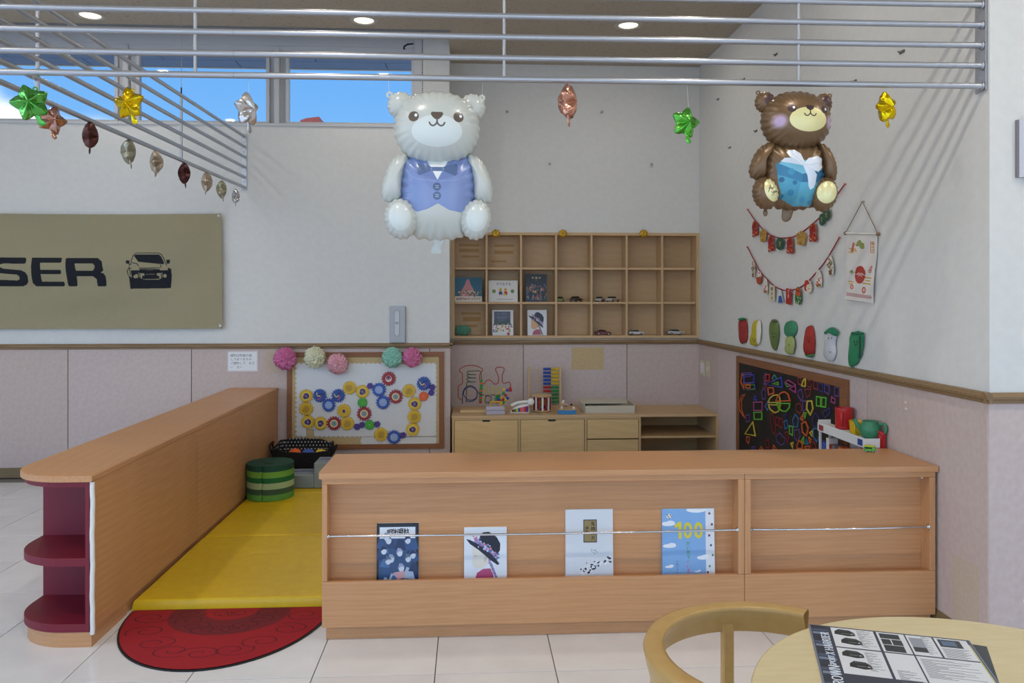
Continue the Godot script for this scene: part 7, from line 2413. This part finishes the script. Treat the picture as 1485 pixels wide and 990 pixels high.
	part("knob", sphere(Vector3(0.011, 0.011, 0.011), 8), mat(c8(110, 50, 60), 0.4), tr, Vector3(tw * 0.55, 0.07, -0.05))
	part("cross_bar", tube([Vector3(-tw * 0.1, 0.06, -0.05), Vector3(tw * 0.6, 0.066, -0.05)], 0.005, 6), M.blue, tr)
	# big white box of blocks
	var zx := -6.74
	var b0 := on_z(848, 598, zx)
	var b1 := on_z(921, 598, zx)
	var bxx := thing("block_box", "flat white wooden box with its sliding lid half open", "box", Vector3((b0.x + b1.x) * 0.5, hc, zx))
	var bw := (b1.x - b0.x) * 0.5
	var cream := mat(c8(206, 198, 178), 0.5)
	part("front", bx2(Vector3(-bw, 0, -0.01), Vector3(bw, 0.062, 0), 0.001), cream, bxx)
	part("back", bx2(Vector3(-bw, 0, -0.33), Vector3(bw, 0.075, -0.32), 0.001), cream, bxx)
	for s in [-1, 1]:
		part("side", bx2(Vector3(s * bw - 0.005, 0, -0.32), Vector3(s * bw + 0.005, 0.075, -0.01), 0.001), cream, bxx)
		for i in 4:
			part("finger_joint", bx2(Vector3(s * bw - 0.005, 0.006 + i * 0.016, -0.002), Vector3(s * bw + 0.0055, 0.012 + i * 0.016, 0.0008), 0), mat(c8(120, 108, 90), 0.7), bxx)
	part("floor", bx2(Vector3(-bw, 0, -0.32), Vector3(bw, 0.008, -0.01), 0), cream, bxx)
	part("lid", bx2(Vector3(-bw - 0.012, 0.076, -0.33), Vector3(bw - 0.05, 0.082, -0.05), 0.001), cream, bxx)
	part("lid_print", text_plate("BLOCKS", 0.0), mat(c8(150, 140, 120), 0.6), bxx, Vector3(0, 0.0825, -0.22))
	for i in 7:
		part("block", bx(Vector3(0.04, 0.05, 0.03), 0.003), [M.birch, M.oak0, M.birch_edge][i % 3], bxx, Vector3(-bw + 0.06 + i * 0.055, 0.035, -0.04))
	build_corner_rack()

const BM_UP := 0.0

func frosted() -> StandardMaterial3D:
	return mat(c8(186, 180, 190), 0.25)

func text_plate(_s: String, _k: float) -> ArrayMesh:
	# two short rows of worn print, too small to read
	var st := new_st()
	for i in 9:
		add_box(st, Vector3(-0.05 + i * 0.0125, 0, 0), Vector3(0.007, 0.0004, 0.009), 0)
	return st.commit()

func build_corner_rack() -> void:
	# slim white rack against the right wall behind the counter
	var zf := -3.905
	var c0 := on_z(1256, 636, zf)
	var top := c0.y
	var xa := c0.x
	var xb := XR - 0.052
	var zb := on_x(1187, 622, xa).z
	var t := thing("white_rack", "slim white toy rack with a red and a blue label against the right wall", "rack")
	part("front_board", bx2(Vector3(xa, top - 0.047, zf - 0.006), Vector3(xb, top, zf), 0.001), M.white, t)
	part("side_board", bx2(Vector3(xa - 0.006, top - 0.05, zb), Vector3(xa, top, zf), 0.001), M.white, t)
	part("tray", bx2(Vector3(xa, top - 0.03, zb), Vector3(xb, top - 0.010, zf - 0.006), 0), M.white, t)
	part("back_rim", bx2(Vector3(xa, top - 0.04, zb - 0.006), Vector3(xb, top + 0.012, zb), 0.001), M.white, t)
	part("red_label", bx2(Vector3(xa - 0.0072, top - 0.042, zb + 0.02), Vector3(xa - 0.006, top - 0.012, zb + 0.075), 0), mat(c8(150, 52, 46), 0.5), t)
	part("blue_label", bx2(Vector3(xa - 0.0072, top - 0.042, zf - 0.075), Vector3(xa - 0.006, top - 0.01, zf - 0.025), 0), mat(c8(40, 70, 140), 0.5), t)
	for q in [[xa + 0.006, zb + 0.01], [xb - 0.01, zb + 0.01], [xb - 0.01, zf - 0.02], [xa + 0.006, zf - 0.02]]:
		part("leg", bx2(Vector3(q[0] - 0.006, 0, q[1] - 0.006), Vector3(q[0] + 0.006, top - 0.05, q[1] + 0.006), 0.001), M.white, t)
	part("book_shelf", bx2(Vector3(xa, top - 0.36, zb), Vector3(xb, top - 0.345, zf - 0.006), 0), M.white, t)
	var g := RandomNumberGenerator.new()
	g.seed = 2
	var z := zb + 0.02
	var nb := 0
	while z < zf - 0.06:
		var w := g.randf_range(0.03, 0.06)
		var hh := g.randf_range(0.2, 0.27)
		solo("thin_book", bx2(Vector3(0, 0, 0), Vector3(xb - xa - 0.02, hh, w - 0.001), 0.001), [M.blue, M.white_soft, M.dark_red, M.alu_dark, M.navy, M.orange][nb % 6], ["blue", "white", "dark red", "grey", "navy", "orange"][nb % 6] + " book standing on the white rack's lower shelf", "book", Vector3(xa + 0.012, top - 0.345, z), Vector3.ZERO, "books on the rack's lower shelf")
		z += w
		nb += 1
	var fl := top - 0.010
	# red jug
	var jz := on_x(1226, 620, xa + 0.07).z
	var red := mat(c8(186, 34, 36), 0.35)
	var jr := 0.045
	var jh := on_x(1216, 588, xa + 0.07).y - fl
	var j := thing("toy_jug", "tall red plastic toy jug with a square handle", "jug", Vector3(xa + 0.062, fl, jz))
	part("body", lathe([Vector2(0, 0.0), Vector2(jr * 0.9, 0.0), Vector2(jr, 0.006), Vector2(jr * 1.03, jh * 0.94), Vector2(jr * 1.1, jh), Vector2(jr * 0.98, jh), Vector2(jr * 0.94, 0.01), Vector2(0, 0.01)], 28), red, j)
	part("handle", tube([Vector3(-jr * 0.55, jh * 0.8, jr * 0.7), Vector3(-jr * 0.85, jh * 0.79, jr * 1.15), Vector3(-jr * 0.85, jh * 0.26, jr * 1.15), Vector3(-jr * 0.55, jh * 0.22, jr * 0.7)], 0.009, 8), red, j)
	# yellow cup
	var yz := on_x(1238, 625, xa + 0.06).z + 0.06
	var yl := mat(c8(214, 176, 22), 0.35)
	var y2 := thing("toy_cup", "low yellow plastic measuring cup between the red jug and teapot", "cup", Vector3(xa + 0.055, fl, yz))
	part("body", lathe([Vector2(0, 0), Vector2(0.036, 0), Vector2(0.04, 0.004), Vector2(0.045, 0.066), Vector2(0.048, 0.07), Vector2(0.042, 0.07), Vector2(0.038, 0.006), Vector2(0, 0.006)], 24), yl, y2)
	part("handle", tube(smooth_line([Vector3(-0.03, 0.055, 0.028), Vector3(-0.045, 0.05, 0.052), Vector3(-0.042, 0.02, 0.05), Vector3(-0.026, 0.014, 0.026)], 4), 0.005, 8), yl, y2)
	# green teapot
	var gp := on_x(1261, 636, xa + 0.055)
	var gr := mat(c8(54, 128, 92), 0.4)
	var tp := thing("toy_teapot", "round green plastic toy teapot without a lid", "teapot", Vector3(xa + 0.058, fl, gp.z), 0.0)
	part("body", lathe([Vector2(0, 0), Vector2(0.030, 0), Vector2(0.044, 0.012), Vector2(0.053, 0.036), Vector2(0.050, 0.062), Vector2(0.038, 0.080), Vector2(0.036, 0.084), Vector2(0.039, 0.089), Vector2(0.034, 0.090), Vector2(0.032, 0.08), Vector2(0.046, 0.036), Vector2(0.0, 0.006)], 28), gr, tp)
	part("spout", tube(smooth_line([Vector3(-0.03, 0.035, -0.03), Vector3(-0.042, 0.058, -0.045), Vector3(-0.050, 0.080, -0.055), Vector3(-0.056, 0.088, -0.060)], 5), 0.010, 10), gr, tp)
	part("handle", tube(smooth_line([Vector3(0.03, 0.075, 0.034), Vector3(0.045, 0.078, 0.056), Vector3(0.05, 0.056, 0.066), Vector3(0.042, 0.03, 0.056), Vector3(0.03, 0.018, 0.036)], 5), 0.0075, 8), gr, tp)
	# red toy bin between the rack and the counter
	var rb := thing("red_bin", "red plastic bin with rounded corners tucked beside the white rack", "bin", Vector3(XR - 0.03, 0, zf - 0.12), 0)
	var rt := top + 0.03
	part("body", bx2(Vector3(-0.02, 0, -0.1), Vector3(0.02, rt, 0.113), 0.012), mat(c8(176, 32, 34), 0.3), rb)
	part("rim", tube(smooth_line([Vector3(-0.012, rt, -0.1), Vector3(-0.012, rt + 0.008, 0), Vector3(-0.012, rt - 0.002, 0.1), Vector3(0.0, rt - 0.012, 0.114)], 5), 0.008, 8), mat(c8(190, 40, 42), 0.3), rb)
	# small green and yellow bus on the counter top
	var bp := on_y(1261, 655, 0.737)
	var bs := thing("toy_bus", "tiny green toy bus with a yellow roof on the counter", "toy bus", Vector3(bp.x, 0.737, bp.z), -0.5)
	var gm := mat(c8(88, 180, 48), 0.35)
	part("body", bx2(Vector3(-0.026, 0.004, -0.013), Vector3(0.026, 0.028, 0.013), 0.003), gm, bs)
	part("roof", bx2(Vector3(-0.024, 0.027, -0.012), Vector3(0.022, 0.033, 0.012), 0.0025), mat(c8(204, 186, 40), 0.4), bs)
	part("side_windows", bx2(Vector3(-0.022, 0.016, -0.0135), Vector3(0.012, 0.025, 0.0135), 0.0005), M.black, bs)
	part("windscreen", bx2(Vector3(0.0255, 0.014, -0.011), Vector3(0.0268, 0.025, 0.011), 0.0004), M.black, bs)
	var wh := lathe([Vector2(0, -0.002), Vector2(0.005, -0.002), Vector2(0.006, 0.0), Vector2(0.005, 0.002), Vector2(0, 0.002)], 12)
	for x in [-0.016, 0.016]:
		for s in [-1, 1]:
			part("wheel", wh, M.black, bs, Vector3(x, 0.006, s * 0.013), Vector3(PI / 2, 0, 0))
			part("hubcap", sphere(Vector3(0.003, 0.003, 0.001), 8), M.white_soft, bs, Vector3(x, 0.006, s * 0.0155))

# ------------------------------------------------------------------ table and chair in the foreground
func build_table() -> void:
	var hh := 0.70
	var c := Vector3(1.047, 0, -1.441)
	var r := 0.498
	var maple := grained(c8(212, 196, 150), c8(221, 206, 163), 0.3, Vector3(1.4, 1.4, 6), 0.02, 90)
	var t := thing("round_table", "round pale maple table with leaflets on it", "table", c)
	part("table_top", lathe([Vector2(0, hh - 0.028), Vector2(r - 0.012, hh - 0.028), Vector2(r - 0.002, hh - 0.02), Vector2(r, hh - 0.010), Vector2(r - 0.003, hh - 0.002), Vector2(r - 0.008, hh), Vector2(0, hh)], 96), maple, t)
	part("column", lathe([Vector2(0, 0.03), Vector2(0.04, 0.03), Vector2(0.035, 0.1), Vector2(0.035, hh - 0.05), Vector2(0.09, hh - 0.028), Vector2(0, hh - 0.028)], 24), M.steel, t)
	part("foot_plate", lathe([Vector2(0, 0.0), Vector2(0.26, 0.0), Vector2(0.26, 0.01), Vector2(0.06, 0.03), Vector2(0, 0.03)], 36), M.steel, t)
	# chair: bent wooden hoop on four posts, seat below the frame
	var ch := Vector3(0.722, 0, -1.852)
	var rr := 0.302
	var top := 0.662
	var wd := grained(c8(184, 147, 84), c8(195, 158, 96), 0.3, Vector3(6, 6, 6), 0.012, 91)
	var chair := thing("armchair", "wooden armchair with a bent hoop back pushed under the round table", "chair", ch)
	var a0 := 0.70            # open side of the hoop looks to the table
	var face := atan2(c.z - ch.z, c.x - ch.x)
	var re := on_y(1170, 885, top) - ch
	var aend := wrapf(atan2(re.z, re.x) - face, 0.0, TAU)
	var prof := [Vector2(0.012, -0.070), Vector2(0.020, -0.040), Vector2(0.026, -0.012), Vector2(0.022, -0.002), Vector2(0.014, 0.0), Vector2(-0.014, 0.0), Vector2(-0.024, -0.004), Vector2(-0.020, -0.016), Vector2(-0.008, -0.036), Vector2(-0.006, -0.070), Vector2(0.0, -0.075), Vector2(0.012, -0.070)]
	var st := new_st()
	var hoop := surf(60, prof.size() - 1, func(u: float, v: float) -> Vector3:
		var a := face + lerpf(aend, a0 + 0.4, u)
		var p: Vector2 = prof[int(round(v * (prof.size() - 1)))]
		var lift: float = 0.0
		var rad: float = rr - 0.022 + p.x
		return Vector3(cos(a) * rad, top + p.y + lift, sin(a) * rad))
	st.append_from(hoop, 0, Transform3D())
	for e in [0, 1]:
		var a := face + (aend if e == 0 else a0 + 0.4)
		var mid := Vector3(cos(a) * (rr - 0.022), top - 0.03, sin(a) * (rr - 0.022))
		var out := Vector3(sin(a), 0, -cos(a)) * (-1.0 if e == 0 else 1.0)
		for i in prof.size() - 1:
			var pa := Vector3(cos(a) * (rr - 0.022 + prof[i].x), top + prof[i].y, sin(a) * (rr - 0.022 + prof[i].x))
			var pb := Vector3(cos(a) * (rr - 0.022 + prof[i + 1].x), top + prof[i + 1].y, sin(a) * (rr - 0.022 + prof[i + 1].x))
			tri(st, mid, pa, pb, out)
	part("hoop_back", st.commit(), wd, chair)
	for q in [on_y(1071, 930, top - 0.07), on_y(950, 985, top - 0.07)]:
		var d := Vector3(q.x - ch.x, 0, q.z - ch.z).normalized() * (rr - 0.022)
		part("leg", bx2(Vector3(-0.016, 0, -0.012), Vector3(0.016, top - 0.05, 0.012), 0.004), wd, chair, d, Vector3(0, -atan2(d.z, d.x) + PI / 2, 0))
	for s in [-1, 1]:
		var a: float = face + s * 0.8
		part("leg", bx2(Vector3(-0.016, 0, -0.014), Vector3(0.016, 0.42, 0.014), 0.004), wd, chair, Vector3(cos(a), 0, sin(a)) * 0.24)
	part("seat", lathe([Vector2(0, 0.39), Vector2(0.2, 0.39), Vector2(0.215, 0.4), Vector2(0.215, 0.43), Vector2(0.2, 0.442), Vector2(0, 0.446)], 36), mat(c8(120, 60, 50), 0.7), chair, Vector3(cos(face), 0, sin(face)) * 0.05)
	# leaflet, laminated
	var p0 := on_y(1175, 907, hh)
	var p1 := on_y(1404, 930.5, hh)
	var p3 := on_y(1186, 990, hh)
	var ux := (p1 - p0).normalized()
	var uy := Vector3(-ux.z, 0, ux.x)
	if uy.dot(p3 - p0) < 0:
		uy = -uy
	var wl := p0.distance_to(p1)
	var hl := wl * 1.3
	var lf := thing("car_leaflet", "laminated leaflet of black cars and text lettered CROWN SPORT X HARRIER", "leaflet")
	lf.transform = Transform3D(Basis(ux, Vector3.UP, uy), p0 + (ux * wl + uy * hl) * 0.5 + Vector3(0, 0.0005, 0))
	var im := sheet(800, 1040, c8(52, 56, 72))
	for i in 26:
		im.fill_rect(Rect2i(4, 10 + i * 40, 84, 26), [c8(30, 36, 50), c8(70, 84, 110), c8(120, 134, 156), c8(40, 44, 60)][i % 4])
	for q in [[104, 10, 220, 250], [338, 10, 140, 250], [486, 10, 130, 250], [626, 10, 160, 250], [104, 274, 220, 300], [338, 274, 140, 300], [486, 274, 300, 300]]:
		im.fill_rect(Rect2i(q[0], q[1], q[2], q[3]), c8(222, 226, 232))
	var blk := c8(24, 25, 28)
	for q in [[165, 66], [186, 176], [170, 336], [190, 460]]:
		fill(im, pv([q[0] - 48, q[1] + 30, q[0] - 44, q[1] - 10, q[0] - 20, q[1] - 42, q[0] + 34, q[1] - 36, q[0] + 56, q[1] - 4, q[0] + 58, q[1] + 34, q[0] + 20, q[1] + 46]), blk)
		stroke(im, [Vector2(q[0] - 20, q[1] - 26), Vector2(q[0] + 28, q[1] - 22)], 5, c8(90, 96, 104))
		im.fill_rect(Rect2i(q[0] - 10, q[1] + 10, 40, 8), c8(110, 114, 120))
		ell(im, q[0] + 42, q[1] + 14, 7, 5, c8(200, 204, 210))
	for i in 20:
		for q in [[236, 24, 76], [344, 30, 0], [560, 20, 44], [236, 300, 70], [360, 470, 100], [500, 300, 260]]:
			if q[2] > 0:
				im.fill_rect(Rect2i(q[0], q[1] + i * 11, int(q[2] * (0.6 + 0.4 * sin(i * 2.3))), 4), c8(96, 100, 112))
	for q in [[350, 24, 100, 64], [350, 96, 46, 70], [402, 96, 50, 70], [350, 172, 100, 80], [640, 24, 110, 96], [496, 40, 66, 180]]:
		im.fill_rect(Rect2i(q[0], q[1], q[2], q[3]), c8(34, 36, 42))
	im.fill_rect(Rect2i(496, 40, 66, 120), c8(150, 156, 166))
	im.fill_rect(Rect2i(654, 40, 70, 60), c8(86, 108, 140))
	for i in 10:
		im.fill_rect(Rect2i(640, 136 + i * 12, 130 - (i * 17) % 40, 5), c8(110, 114, 126))
	im.fill_rect(Rect2i(786, 60, 8, 500), c8(190, 184, 120))
	var pm := printed(im, 0.12)
	var sheet_mesh := flat(wl, hl)
	part("sheet", sheet_mesh, pm, lf, Vector3(0, 0.0026, 0), Vector3(-PI / 2, 0, 0))
	part("lamination", bx(Vector3(wl + 0.008, 0.0018, hl + 0.008), 0.0005), mat(c8(120, 128, 150), 0.15), lf, Vector3(0, 0.001, 0))
	var tw := mat(c8(236, 238, 242), 0.4)
	var tx := -wl * 0.5 + 0.028
	for q in [["CROWN", 0.036, 0.268], ["SPORT", 0.0205, 0.192], ["X", 0.030, 0.154], ["HARRIER", 0.030, 0.090]]:
		part("lettering", text_mesh(q[0], q[1] * 0.86, false), tw, lf, Vector3(tx, 0.0030, -hl * 0.5 + q[2]), Vector3(-PI / 2, PI / 2, 0))
	# dark sheet under its right edge
	var q0 := on_y(1408, 936, hh)
	var q1 := on_y(1431, 937.5, hh)
	var q2 := on_y(1449, 990, hh)
	var dv := (q2 - q1).normalized()
	var ds := solo("dark_leaflet", bx2(Vector3(-0.16, 0, 0), Vector3(0, 0.0007, 0.26), 0.0002), mat(c8(38, 44, 48), 0.2), "dark printed sheet sticking out from under the car leaflet", "leaflet", q1 + Vector3(0, 0.0001, 0))
	ds.rotation.y = atan2(dv.x, dv.z)
	# clear acrylic screen standing on the table
	var s0 := on_y(1483, 935, hh)
	var sc := thing("acrylic_screen", "clear acrylic screen with rounded corner standing on the table edge", "screen", Vector3(s0.x + 0.004, hh, s0.z), 0)
	sc.rotation.y = 0.0
	var sp := pv([0, 0, 0.12, 0, 0.12, 0.10, 0.006, 0.10, 0.001, 0.097, 0, 0.09])
	part("panel", prism(sp, 0.003), M.clear, sc)
	part("corner_clip", sphere(Vector3(0.008, 0.006, 0.005), 10), M.white_soft, sc, Vector3(0.006, 0.1, 0))
